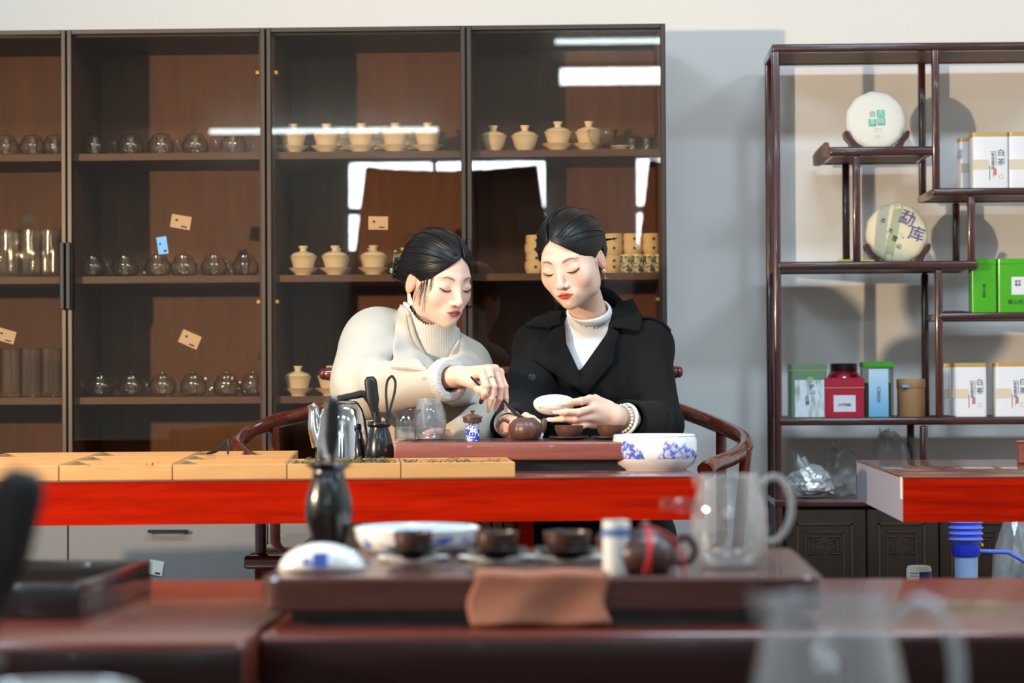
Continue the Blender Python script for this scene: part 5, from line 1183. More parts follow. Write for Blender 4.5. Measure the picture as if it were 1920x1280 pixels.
def sdf_mesh(fn, lo, hi, h, B=8, polish=1):
    lo = np.asarray(lo, float); hi = np.asarray(hi, float); nb = np.ceil((hi-lo)/(h*B)).astype(int); N = nb*B+1
    I = np.stack(np.meshgrid(*[np.arange(n) for n in nb], indexing='ij'), -1).reshape(-1, 3)
    d = fn(lo+(I+0.5)*B*h); R = B*h*0.87*1.2+0.003
    F = np.empty(N); F[:] = 1.0
    Fb = np.where(d < 0, -1.0, 1.0).reshape(nb)
    F[:-1, :-1, :-1] = np.repeat(np.repeat(np.repeat(Fb, B, 0), B, 1), B, 2)
    keep = I[np.abs(d) < R]
    g = np.stack(np.meshgrid(*[np.arange(B+1)]*3, indexing='ij'), -1).reshape(-1, 3)
    for c in range(0, len(keep), 400):
        K = keep[c:c+400]; ix = (K[:, None, :]*B+g[None]).reshape(-1, 3)
        F[ix[:, 0], ix[:, 1], ix[:, 2]] = fn(lo+ix*h)
    S = F < 0
    cnt = np.zeros(N-1, int)
    for dx in (0, 1):
        for dy in (0, 1):
            for dz in (0, 1): cnt += S[dx:N[0]-1+dx, dy:N[1]-1+dy, dz:N[2]-1+dz]
    act = (cnt > 0) & (cnt < 8); C = np.argwhere(act); vid = -np.ones(N-1, int); vid[act] = np.arange(len(C))
    acc = np.zeros((len(C), 3)); num = np.zeros(len(C))
    cor = [(a, b, c) for a in (0, 1) for b in (0, 1) for c in (0, 1)]
    for a in cor:
        for ax in range(3):
            if a[ax]: continue
            b = list(a); b[ax] = 1
            fa = F[C[:, 0]+a[0], C[:, 1]+a[1], C[:, 2]+a[2]]; fb = F[C[:, 0]+b[0], C[:, 1]+b[1], C[:, 2]+b[2]]
            m = (fa < 0) != (fb < 0); t = np.where(m, fa/np.where(m, fa-fb, 1), 0)
            q = np.array(a, float)[None].repeat(len(C), 0); q[:, ax] += t
            acc[m] += q[m]; num[m] += 1
    V = lo+(C+acc/num[:, None])*h
    quads = []
    for ax in range(3):
        u, v = [(1, 2), (2, 0), (0, 1)][ax]
        sl0 = [slice(None)]*3; sl1 = [slice(None)]*3; sl0[ax] = slice(0, -1); sl1[ax] = slice(1, None)
        s0, s1 = S[tuple(sl0)], S[tuple(sl1)]; E = np.argwhere(s0 != s1)
        E = E[(E[:, u] > 0) & (E[:, v] > 0) & (E[:, u] < N[u]-1) & (E[:, v] < N[v]-1)]
        inside = s0[E[:, 0], E[:, 1], E[:, 2]]
        c = []
        for du, dv in ((-1, -1), (0, -1), (0, 0), (-1, 0)):
            Q = E.copy(); Q[:, u] += du; Q[:, v] += dv; c.append(vid[Q[:, 0], Q[:, 1], Q[:, 2]])
        q = np.stack(c, 1); q[~inside] = q[~inside][:, ::-1]; quads.append(q)
    Q = np.concatenate(quads); Q = Q[(Q >= 0).all(1)]
    for _ in range(polish):                          # pull the vertices onto the surface
        f0 = fn(V); e = h*0.3; G = np.stack([(fn(V+np.eye(3)[k]*e)-f0)/e for k in range(3)], 1)
        st = f0[:, None]*G/(np.sum(G*G, 1)[:, None]+1e-9); L = np.linalg.norm(st, axis=1, keepdims=True); V = V-st*np.minimum(1, h*0.6/(L+1e-12))
    return V, Q
def np_mesh(name, V, Q, mat, parent=None, colors=None, origin=None, link_=True):
    me = bpy.data.meshes.new(name); V = np.asarray(V, float)
    if origin is not None: V = V-np.asarray(origin)
    me.vertices.add(len(V)); me.vertices.foreach_set('co', V.ravel())
    nq = Q.shape[1]; me.loops.add(Q.size); me.loops.foreach_set('vertex_index', Q.ravel().astype(np.int32))
    me.polygons.add(len(Q)); me.polygons.foreach_set('loop_start', np.arange(0, Q.size, nq, dtype=np.int32))
    me.update(calc_edges=True); me.validate(); me.polygons.foreach_set('use_smooth', [True]*len(me.polygons))
    if colors is not None:
        at_ = me.color_attributes.new('tone', 'FLOAT_COLOR', 'POINT'); at_.data.foreach_set('color', np.concatenate([colors, np.ones((len(V), 1))], 1).ravel())
    return link(name, me, mat, parent)
def poly_sd(P, poly):
    """signed distance of 2-D points to a polygon (negative inside)"""
    P = np.asarray(P); d = np.full(len(P), 1e9); s = np.zeros(len(P), bool); n = len(poly)
    for i in range(n):
        a = np.asarray(poly[i], float); b = np.asarray(poly[(i+1) % n], float); e = b-a; w_ = P-a
        t = np.clip((w_ @ e)/(e @ e), 0, 1); q = w_-t[:, None]*e; d = np.minimum(d, (q*q).sum(1))
        c1 = P[:, 1] >= a[1]; c2 = P[:, 1] < b[1]; c3 = e[0]*w_[:, 1] > e[1]*w_[:, 0]
        s ^= (c1 & c2 & c3) | (~c1 & ~c2 & ~c3)
    return np.where(s, -1, 1)*np.sqrt(d)
def front_y(fn, x, z, y0, y1, n=60):
    """first surface met going from y0 to y1 at the given x, z (arrays)"""
    x = np.asarray(x, float); z = np.asarray(z, float); out = np.full(len(x), np.nan); prev = None; ys = np.linspace(y0, y1, n)
    for y in ys:
        f = fn(np.stack([x, np.full_like(x, y), z], 1))
        if prev is not None:
            hit = np.isnan(out) & (f < 0) & (prev >= 0); out[hit] = (y-(ys[1]-ys[0])*(-f[hit])/(prev[hit]-f[hit]+1e-12))
        prev = f
    return out
def skin_mat(name, rough=0.5):
    m, nt, b = nodes(name); a = nt.nodes.new('ShaderNodeVertexColor'); a.layer_name = 'tone'
    tc = nt.nodes.new('ShaderNodeTexCoord'); n = nt.nodes.new('ShaderNodeTexNoise'); n.inputs['Scale'].default_value = 700; n.inputs['Detail'].default_value = 2
    nt.links.new(tc.outputs['Object'], n.inputs['Vector']); bp = nt.nodes.new('ShaderNodeBump'); bp.inputs['Strength'].default_value = 0.05; bp.inputs['Distance'].default_value = 0.0006
    nt.links.new(n.outputs['Fac'], bp.inputs['Height']); nt.links.new(bp.outputs['Normal'], b.inputs['Normal'])
    nt.links.new(a.outputs['Color'], b.inputs['Base Color']); b.inputs['Roughness'].default_value = rough
    b.inputs['Subsurface Weight'].default_value = 0.35; b.inputs['Subsurface Radius'].default_value = (0.010, 0.004, 0.002); b.inputs['Subsurface Scale'].default_value = 0.5
    b.inputs['Specular IOR Level'].default_value = 0.3
skin_mat('skin')
plain('hair', lin(17, 14, 14), 0.42, var=0.3, scale=60, spec=0.35)
plain('lash', lin(28, 20, 18), 0.6)
SKIN = np.array(lin(241, 201, 178)[:3])

# ---- head, modelled facing -y, eye height z = 0
def head_fn(neck_to, fat=1.0):
    neck_to = np.asarray(neck_to, float)
    def f(p):
        q = p.copy(); q[:, 0] = np.abs(q[:, 0])
        d = ell(p, (0, .012, .034), (.0705, .089, .078))
        d = smin(d, ell(p, (0, -.018, -.018), (.0625*fat, .066, .082)), .030)
        d = smin(d, ell(p, (0, -.038, -.066), (.042*fat, .040, .040)), .022)
        d = smin(d, ell(p, (0, -.064, -.092), (.017, .0145, .0145)), .020)
        d = smin(d, ell(q, (.040*fat, -.046, -.030), (.022, .024, .024)), .022)
        d = smin(d, ell(q, (.044*fat, -.006, -.060), (.015, .030, .030)), .022)
        d = smin(d, cap(q, (0, -.077, .019), (.036, -.067, .020), .0055), .014)
        d = smax(d, -ell(q, (.0325, -.0995, -.001), (.0195, .0145, .0115)), .013)
        d = smin(d, ell(q, (.0315, -.0690, -.0035), (.0165, .0125, .0125)), .0045)
        d = smax(d, -cap(q, (.0195, -.0835, .0052), (.042, -.0790, .0058), .0008), .0022)     # lid crease
        d = smin(d, cap(p, (0, -.0775, .010), (0, -.0965, -.036), .0062, .0078), .012)
        d = smin(d, sph(p, (0, -.0970, -.0400), .0088), .006)
        d = smin(d, ell(q, (.0112, -.0870, -.0430), (.0062, .0080, .0058)), .0045)
        d = smax(d, -ell(q, (.0062, -.0940, -.0500), (.0036, .0044, .0026)), .002)
        d = smin(d, ell(p, (0, -.0685, -.066), (.027, .0165, .019)), .014)
        d = smax(d, -cap(p, (0, -.0905, -.0515), (0, -.0900, -.0585), .0016), .004)
        up = smin(cap(q, (.0035, -.0855, -.0625), (.0195, -.0765, -.0662), .0038, .0016), sph(p, (0, -.0850, -.0630), .0036), .003)
        lo = smin(cap(q, (0, -.0835, -.0722), (.0125, -.0795, -.0700), .0052, .0030), cap(q, (.0125, -.0795, -.0700), (.0210, -.0745, -.0672), .0030, .0012), .003)
        d = smin(d, up, .0035); d = smin(d, lo, .0035)
        d = smax(d, -cap(q, (0, -.0905, -.0668), (.0220, -.0765, -.0668), .0013, .0010), .0016)
        d = smax(d, -ell(p, (0, -.0905, -.0812), (.012, .0060, .0045)), .009)
        # ears
        c, s = math.cos(.30), math.sin(.30); R = np.array([[1, 0, 0], [0, c, -s], [0, s, c]])
        e = ell(q, (.0715, .016, -.012), (.0085, .0165, .0300), R)
        e = smax(e, -ell(q, (.0805, .0125, -.010), (.0075, .0110, .0195), R), .002)
        e = smin(e, ell(q, (.0735, .0165, -.012), (.0040, .0075, .0140), R), .004)
        d = smin(d, e, .006)
        d = smin(d, cap(p, (0, .020, -.062), neck_to, .0430, .047), .022)
        return d
    return f
def head_tone(p, lips, blush=0.5, brow_col=(0.12, 0.08, 0.065)):
    n = len(p); col = np.repeat(SKIN[None], n, 0); q = p.copy(); q[:, 0] = np.abs(q[:, 0]); fr = p[:, 1] < -.05
    def mix(mask, c, amt=1.0):
        m = np.clip(mask, 0, 1)[:, None]*amt; return col*(1-m)+np.asarray(c)[None]*m
    g = np.exp(-(((q[:, 0]-.043)/.016)**2+((p[:, 2]+.030)/.014)**2))*fr; col = mix(g, SKIN*np.array([1.0, .74, .72]), blush)
    g = np.exp(-((p[:, 0]/.012)**2+((p[:, 2]+.042)/.010)**2))*fr; col = mix(g, SKIN*np.array([1.0, .86, .83]), 0.5)
    g = np.exp(-(((q[:, 0]-.032)/.017)**2+((p[:, 2]-.004)/.0075)**2))*fr; col = mix(g, SKIN*np.array([.86, .70, .64]), 0.55)
    g = (p[:, 1] > .0)*(q[:, 0] > .066)*1.0; col = mix(g, SKIN*np.array([1.0, .72, .60]), 0.8)  # ear redness plus the orange of light shining through, both painted in
    P2 = np.stack([q[:, 0], p[:, 2]], 1)
    lip = [(0, -.0600), (.0045, -.0590), (.0115, -.0615), (.0225, -.0666), (.0150, -.0722), (.0075, -.0755), (0, -.0760)]
    lip = lip+[(-x, z) for x, z in lip[::-1][1:-1]]
    sd = poly_sd(P2, lip); col = mix(np.clip(.5-sd/.0014, 0, 1)*fr, lips, .95)
    g = np.exp(-(np.abs(p[:, 2]+.0668)/.0011)**2)*(q[:, 0] < .0215)*fr; col = mix(g, np.array(lips)*.35, .8)
    brow = [(.0130, .0165), (.0200, .0215), (.0320, .0240), (.0470, .0185), (.0500, .0165), (.0440, .0174), (.0320, .0180), (.0200, .0148), (.0135, .0122)]
    sd = poly_sd(P2, brow); col = mix(np.clip(.5-sd/.0022, 0, 1)*fr, brow_col, .78)
    g = np.exp(-(((q[:, 0]-.0062)/.0034)**2+((p[:, 2]+.0485)/.0022)**2))*fr; col = mix(g, SKIN*np.array([.45, .25, .20]), .8)
    return col
def eye_lines(hf):
    """lash lines of the lowered lids and short lashes, in head space"""
    parts = []
    for s in (-1, 1):
        xs = np.linspace(.0185, .0475, 15); t = (xs-.0185)/(.029)
        zs = -.0105-.0050*np.sin(PI*t)**0.9+.0045*t
        ys = front_y(hf, s*xs, zs, -.11, -.05, 120)
        m = MB(); m.tube([(s*x, y-.0002, z) for x, y, z in zip(xs, ys, zs)], [.0006+.0012*math.sin(PI*min(1, .12+.80*k/14))**.7 for k in range(15)], 6)
        for k in range(3, 15):
            x, y, z = s*xs[k], ys[k], zs[k]; L = .0045+.003*k/14
            m.tube([(x, y, z), (x+s*.0012*(k-4)/6, y-L*.75, z-L*.45), (x+s*.0024*(k-4)/6, y-L*1.25, z-L*.5)], [.00045, .0003, .0001], 4)
        parts.append(m)
    return parts
# ---- hair of a head: cap with a parting, gathered behind, plus single strands
def hair_fn(part_x, bun, vol=1.0, arch=0.070, side=1.0):
    zk = [-.13, -.05, -.02, .0, .02, .040, .055, .064, arch]; wk = [.070, .066, .0635*side, .0600*side, .0530, .0400, .0250, .0130, .0]
    yk = [-.11, -.045, -.030, -.004, .028, .036, .050, .11]; lk = [.02, .0, -.018, .004, .012, -.030, -.070, -.075]
    def f(p):
        a = ell(p, (0, .014, .036), (.0795*vol, .0995, .0885*vol))
        a = smin(a, ell(p, (0, .050, .010), (.068*vol, .066, .075)), .03)
        a = smin(a, ell(p, bun, (.040, .034, .036)), .018)
        g = (p[:, 0]-part_x*np.clip((p[:, 2]-.02)/.06, 0, 1.5))
        a = a+.0105*np.exp(-(g/.0026)**2)*np.clip((p[:, 2]-.045)/.02, 0, 1)*np.clip((.03-p[:, 1])/.05, 0, 1)           # parting
        w_ = np.interp(p[:, 2], zk, wk); cut = np.maximum(np.abs(g)-w_, p[:, 1]-.012)
        a = smax(a, -cut, .006)
        low = np.interp(p[:, 1], yk, lk)-p[:, 2]
        return smax(a, low, .008)
    return f
def strands(hf, part_x, bun, n, seed, rad=.0009, arch=.066):
    r = np.random.default_rng(seed); S = []; E = []
    for i in range(n):
        s = 1 if r.random() < .5 else -1; k = r.random()
        if r.random() < .55:                          # from the parting line over the side to the bun
            y = -.062+.085*r.random(); st = (part_x+s*.002, y, .125)
        else:                                          # from the front hairline
            z = -.0+.062*k; wv = np.interp(z, [-.01, .0, .02, .04, .055, .066], [.064, .062, .054, .041, .026, .004]); st = (part_x+s*wv, -.062-.02*(z > .03), z+.004)
        S.append(st); E.append((bun[0]+s*.012*r.random(), bun[1]-.010, bun[2]+.02*r.standard_normal()))
    S = np.array(S); E = np.array(E); T = 15; c = np.array((0, .014, .030)); pts = []
    a = (S-c); a /= np.linalg.norm(a, axis=1)[:, None]; b = (E-c); b /= np.linalg.norm(b, axis=1)[:, None]
    om = np.arccos(np.clip((a*b).sum(1), -1, 1))[:, None]
    for t in np.linspace(0, 1, T):
        d = (np.sin((1-t)*om)*a+np.sin(t*om)*b)/np.sin(om); d[:, 2] -= .20*math.sin(PI*t)*(np.abs(a[:, 0]) > -1)*.6; d /= np.linalg.norm(d, axis=1)[:, None]
        P = c+d*.085
        for _ in range(6):
            f0 = hf(P); e = 1e-3; G = np.stack([(hf(P+np.eye(3)[k]*e)-f0)/e for k in range(3)], 1); P = P-np.clip(f0, -.01, .01)[:, None]*G/(np.linalg.norm(G, axis=1)[:, None]+1e-6)
        pts.append(P)
    pts = np.stack(pts, 1); m = MB(); off = r.random(n)*.0026
    for i in range(n):
        q = pts[i]; dirs = q-c; dirs /= np.linalg.norm(dirs, axis=1)[:, None]
        L = q+dirs*off[i]; rr = rad*(.6+.8*r.random())
        if np.isnan(L).any() or np.linalg.norm(np.diff(L, axis=0), axis=1).max() > .03: continue
        m.tube([tuple(x) for x in L], [rr*.4]+[rr]*(T-2)+[rr*.5], 4)
    return m
def head_matrix(yaw, pitch, roll, loc, sc):
    R = Matrix.Rotation(yaw, 4, 'Z') @ Matrix.Rotation(pitch, 4, 'X') @ Matrix.Rotation(roll, 4, 'Y')
    return Matrix.Translation(loc) @ R @ Matrix.Scale(sc, 4)
def xf_np(M, P): M = np.array(M); return P @ M[:3, :3].T+M[:3, 3]
# ------------------------------------------------------------------ the two women
W = lambda u, v, Y: np.array(at(u, v, Y))
def unit(v): v = np.asarray(v, float); return v/np.linalg.norm(v)
def wool(name, col, rough, sheen, scale, bump, dist=0.0015, spec=0.3):
    m, nt, b = nodes(name); b.inputs['Roughness'].default_value = rough; b.inputs['Sheen Weight'].default_value = sheen; b.inputs['Sheen Roughness'].default_value = 0.5
    b.inputs['Specular IOR Level'].default_value = spec
    tc = nt.nodes.new('ShaderNodeTexCoord'); n = nt.nodes.new('ShaderNodeTexNoise'); n.inputs['Scale'].default_value = scale; n.inputs['Detail'].default_value = 5; n.inputs['Roughness'].default_value = 0.7
    nt.links.new(tc.outputs['Object'], n.inputs['Vector']); r = nt.nodes.new('ShaderNodeValToRGB'); c = np.array(col[:3])
    r.color_ramp.elements[0].color = (*(c*0.93), 1); r.color_ramp.elements[1].color = (*np.minimum(c*1.06, 1), 1)
    nt.links.new(n.outputs['Fac'], r.inputs['Fac']); nt.links.new(r.outputs['Color'], b.inputs['Base Color'])
    bp = nt.nodes.new('ShaderNodeBump'); bp.inputs['Strength'].default_value = bump; bp.inputs['Distance'].default_value = dist
    nt.links.new(n.outputs['Fac'], bp.inputs['Height']); nt.links.new(bp.outputs['Normal'], b.inputs['Normal'])
wool('coat_cream', lin(198, 190, 175), 0.95, 0.25, 260, 0.25)
wool('knit_white', lin(222, 219, 213), 0.9, 0.2, 400, 0.2)
wool('fleece_white', lin(222, 220, 216), 0.95, 0.4, 300, 0.8, 0.004)
wool('coat_black', lin(15, 15, 15), 0.85, 0.02, 300, 0.15, spec=0.2)
wool('top_white', lin(232, 228, 226), 0.8, 0.1, 500, 0.08)
wool('trousers', lin(40, 40, 44), 0.9, 0.1, 300, 0.1)
plain('jade', lin(206, 212, 200), 0.15, coat=0.5, var=0.04); plain('jade_green', lin(120, 150, 120), 0.2, coat=0.5)
plain('nail_glitter', lin(222, 176, 170), 0.15, coat=0.8, var=0.25, scale=900); plain('nail_dark', lin(70, 34, 34), 0.15, coat=0.8); plain('nail_grey', lin(176, 172, 176), 0.15, coat=0.8)
plain('shoe', lin(30, 28, 28), 0.4)

def torso_fn(J, g):
    nk, ch, wa, hp = J['neck'], J['chest'], J['waist'], J['hip']
    def f(p):
        d = ell(p, ch, (.118+g, .082+g, .150+g)); d = smin(d, ell(p, wa, (.108+g, .080+g, .165+g)), .06); d = smin(d, ell(p, hp, (.150+g, .120+g, .110+g)), .06)
        for s in ('sr', 'sl'):
            d = smin(d, cap(p, nk+V3(0, .01, -.055), J[s], .040+g, .040+g), .035)
        return d
    return f
def arm_fn(p, J, s, g, e=0.0):
    a, b, c = J['s'+s], J['e'+s], J['w'+s]
    return smin(cap(p, a, b, .040+g, .036+g), cap(p, b, c, .036+g, .026+g), .02)
def legs_fn(p, J, g):
    d = None
    for s in ('r', 'l'):
        k, a = J['k'+s], J['a'+s]; h = J['hip']+V3(-.075 if s == 'r' else .075, 0, -.01)
        e = smin(cap(p, h, k, .075+g, .055+g), cap(p, k, a, .052+g, .036+g), .03); d = e if d is None else smin(d, e, .01)
    return d
def hand_mesh(wr, fore, fingers, thumb, r=.0078, palm_r=.0125, h=.0014):
    """fingers: four lists of four joints (knuckle to tip)"""
    wr = np.asarray(wr); kn = [f[0] for f in fingers]; ctr = np.mean(kn, axis=0)
    def f(p):
        d = cap(p, fore, wr, .026, .0205)
        pl = None
        for i, k in enumerate(kn):
            e = cap(p, wr+(k-ctr)*.45, k, palm_r*1.12, palm_r*.80); pl = e if pl is None else smin(pl, e, .010)
        pl = smin(pl, cap(p, wr, ctr, .0165, .0100), .012)
        d = smin(d, pl, .014)
        for i, fg in enumerate(fingers):
            k = (1.0, 1.03, .98, .86)[i]; e = chain(p, fg, [r*1.06*k, r*.98*k, r*.88*k, r*.70*k], .0025)
            e = smin(e, sph(p, fg[1], r*1.0*k), .002); d = smin(d, e, .0045)
        d = smin(d, chain(p, thumb, [r*1.7, r*1.2, r*1.08, r*.78], .004), .007)
        return d
    A = np.concatenate([np.array(x) for x in fingers]+[np.array(thumb), wr[None], np.asarray(fore)[None]])
    return sdf_mesh(f, A.min(0)-.034, A.max(0)+.034, h)
def nails(fingers, out, mats, parent, org, L=.0085, w_=.0048):
    for fg, o_, mt in zip(fingers, out, mats):
        t = unit(fg[3]-fg[2]); o_ = unit(np.asarray(o_)-t*np.dot(o_, t)); s = np.cross(t, o_)
        M = Matrix(((s[0], t[0], o_[0], 0), (s[1], t[1], o_[1], 0), (s[2], t[2], o_[2], 0), (0, 0, 0, 1))); M.translation = Vector(fg[3]+t*.0035+o_*.0042-org)
        MB().lathe([(0, -.0012), (.8, -.0004), (1.0, .0002), (.7, .0009), (0, .0013)], 14, M @ Matrix.Diagonal((w_, L, 1, 1))).build('fingernail', mt, parent)
def loft_sheet(name, A, B, fn, mat, parent, org, n=24, m=10, off=.004, thick=.005, puff=.0, y0=4.9, y1=5.75, Yp=5.46, edge_off=None):
    """cloth flap between two picture-space edges, laid on the surface fn of the garment below"""
    def res(P):
        P = np.array([W(u, v, Yp)[[0, 2]] for u, v in P]); s = np.r_[0, np.cumsum(np.linalg.norm(np.diff(P, axis=0), axis=1))]; t = np.linspace(0, s[-1], n)
        return np.stack([np.interp(t, s, P[:, 0]), np.interp(t, s, P[:, 1])], 1)
    a, b = res(A), res(B); k = np.linspace(0, 1, m)[None, :, None]; G = a[:, None]*(1-k)+b[:, None]*k
    x, z = G[..., 0].ravel(), G[..., 1].ravel(); y = front_y(fn, x, z, y0, y1, 170)
    if np.isnan(y).all(): y[:] = Yp
    bad = np.isnan(y)
    if bad.any():
        gi = np.where(~bad)[0]
        for i in np.where(bad)[0]: j = gi[np.argmin((x[gi]-x[i])**2+(z[gi]-z[i])**2)]; y[i] = y[j]
    Yg = y.reshape(n, m)
    for _ in range(8):
        q = Yg.copy(); q[1:-1] = (Yg[:-2]+Yg[1:-1]*2+Yg[2:])/4; q[:, 1:-1] = (q[:, :-2]+q[:, 1:-1]*2+q[:, 2:])/4; Yg = np.minimum(Yg, q) if _ % 2 else q
    kk = np.linspace(0, 1, m)[None, :]
    Yg = Yg-off-puff*np.sin(PI*kk)-(edge_off*kk if edge_off else 0)
    vs = np.stack([x, Yg.ravel(), z], 1)-org; fs = [(i*m+j, i*m+j+1, (i+1)*m+j+1, (i+1)*m+j) for i in range(n-1) for j in range(m-1)]
    o = MB().add([tuple(v) for v in vs], fs).build(name, mat, parent, smooth=80); s_ = o.modifiers.new('solid', 'SOLIDIFY'); s_.thickness = thick; s_.offset = 0
    b_ = o.modifiers.new('round', 'BEVEL'); b_.width = thick*.4; b_.segments = 2; b_.limit_method = 'ANGLE'
    return o
def ring_mesh(c, ax, R, r, n=40, k=10, squash=1.0):
    ax = unit(ax); u = unit(np.cross(ax, (0, 0, 1))); v = np.cross(ax, u)
    return MB().tube([tuple(np.asarray(c)+R*(math.cos(t)*u+math.sin(t)*v*squash)) for t in np.linspace(0, 2*PI, n+1)], r, k, close=False)
def join(parts):
    Vs, Qs, Cs = [], [], []; b = 0
    for V_, Q_, C_ in parts: Vs.append(V_); Qs.append(Q_+b); Cs.append(C_); b += len(V_)
    return np.concatenate(Vs), np.concatenate(Qs), np.concatenate(Cs)
def skin_cols(Vv, f=(1, .97, .95)): return np.repeat((SKIN*np.array(f))[None], len(Vv), 0)
def make_head(t, org, M, neck, part, bun, lips, seed, fat=1.0, blush=.5, arch=.070, vol=1.0, side=1.0):
    Mi = np.array(M.inverted()); nl = Mi[:3, :3] @ neck+Mi[:3, 3]
    hf = head_fn(nl, fat); lo = np.minimum(V3(-.092, -.118, -.13), nl-.06); hi = np.maximum(V3(.092, .112, .125), nl+.06)
    Vv, Q = sdf_mesh(hf, lo, hi, .0017, polish=2); col = head_tone(Vv, lips, blush)
    T = Matrix.Translation(-Vector(org)) @ M
    for m in eye_lines(hf): m.xf(T).build('eyelashes', 'lash', t)
    hh = hair_fn(part, bun, vol, arch, side); Hv, Hq = sdf_mesh(hh, (-.095, -.105, -.10), (.095, .165, .14), .0023)
    ho = np_mesh('hair', xf_np(T, Hv), Hq, 'hair', t)
    so = strands(hh, part, bun, 520, seed, rad=.0009).xf(T).build('hair_strands', 'hair', ho); so['kind'] = 'stuff'
    return (xf_np(M, Vv), Q, col), hf, hh, T, ho

# ======================= woman in the cream coat
J = dict(neck=W(803, 668, 5.55), chest=W(793, 745, 5.57), waist=W(788, 870, 5.60), hip=W(785, 985, 5.58),
         sr=W(708, 640, 5.52), er=W(682, 728, 5.33), wr=W(853, 706, 5.13), sl=W(868, 692, 5.57), el=W(922, 800, 5.48), wl=W(862, 826, 5.25),
         kr=W(745, 1010, 5.16), kl=W(838, 1010, 5.16))
for s in 'rl': J['a'+s] = np.array((J['k'+s][0], 5.14, .07))
JL = J; org = np.array((W(790, 900, 5.5)[0], 5.5, 0)); orgL = org
wl = thing('person', 'woman in a cream wool coat leaning forward to scoop tea', 'person', tuple(org)); PL = wl
ML = head_matrix(math.radians(39.8), math.radians(14.2), math.radians(-.2), (-.355, 5.42, 1.1464), .904)
headL, hfL, hhL, TL_, hairL = make_head(wl, org, ML, J['neck'], .010, (-.006, .112, -.004), lin(188, 88, 82)[:3], 5, fat=.97, blush=.35, arch=.072, vol=1.0)
tf = torso_fn(J, 0.0)
def bodyL(p): return smin(smin(smin(tf(p), arm_fn(p, JL, 'r', -.006), .03), arm_fn(p, JL, 'l', -.006), .03), legs_fn(p, JL, -.006), .05)
A = np.array(list(J.values())); bV, bQ = sdf_mesh(bodyL, A.min(0)-.17, A.max(0)+.1, .011)
fl = [[W(903, 699, 5.080), W(911, 723, 5.052), W(909, 736, 5.052), W(904.5, 747, 5.060)],
      [W(916, 692, 5.092), W(925, 724, 5.064), W(922, 746, 5.064), W(917, 763, 5.072)],
      [W(928, 692, 5.110), W(939, 726, 5.086), W(937, 747, 5.088), W(931, 761, 5.094)],
      [W(937, 698, 5.128), W(947, 724, 5.108), W(948.5, 745, 5.108), W(949, 763, 5.112)]]
thL = [W(868, 712, 5.098), W(886, 720, 5.070), W(899, 731, 5.064), W(908, 743, 5.070)]
hV, hQ = hand_mesh(W(856, 706, 5.125), W(825, 708, 5.16), fl, thL)
parts = [headL, (bV, bQ, skin_cols(bV)), (hV, hQ, skin_cols(hV, (1, .92, .88)))]
fl2 = [[J['wl']+V3(-.05-.004*i, -.05, .004-.012*i), J['wl']+V3(-.08, -.06, .0-.012*i), J['wl']+V3(-.095, -.055, -.012*i), J['wl']+V3(-.105, -.045, -.002-.012*i)] for i in range(4)]
h2V, h2Q = hand_mesh(J['wl'], J['el']*.2+J['wl']*.8, fl2, [J['wl']+V3(-.02, -.03, .01), J['wl']+V3(-.04, -.05, .02), J['wl']+V3(-.055, -.06, .02), J['wl']+V3(-.07, -.06, .018)], h=.002)
parts.append((h2V, h2Q, skin_cols(h2V, (1, .92, .88))))
Vv, Q, C = join(parts); np_mesh('body', Vv, Q, 'skin', wl, C, org)
out = [V3(.1, -1, .2)]*4; nails(fl, out, ['nail_dark', 'nail_glitter', 'nail_glitter', 'nail_glitter'], wl, org, L=.009)
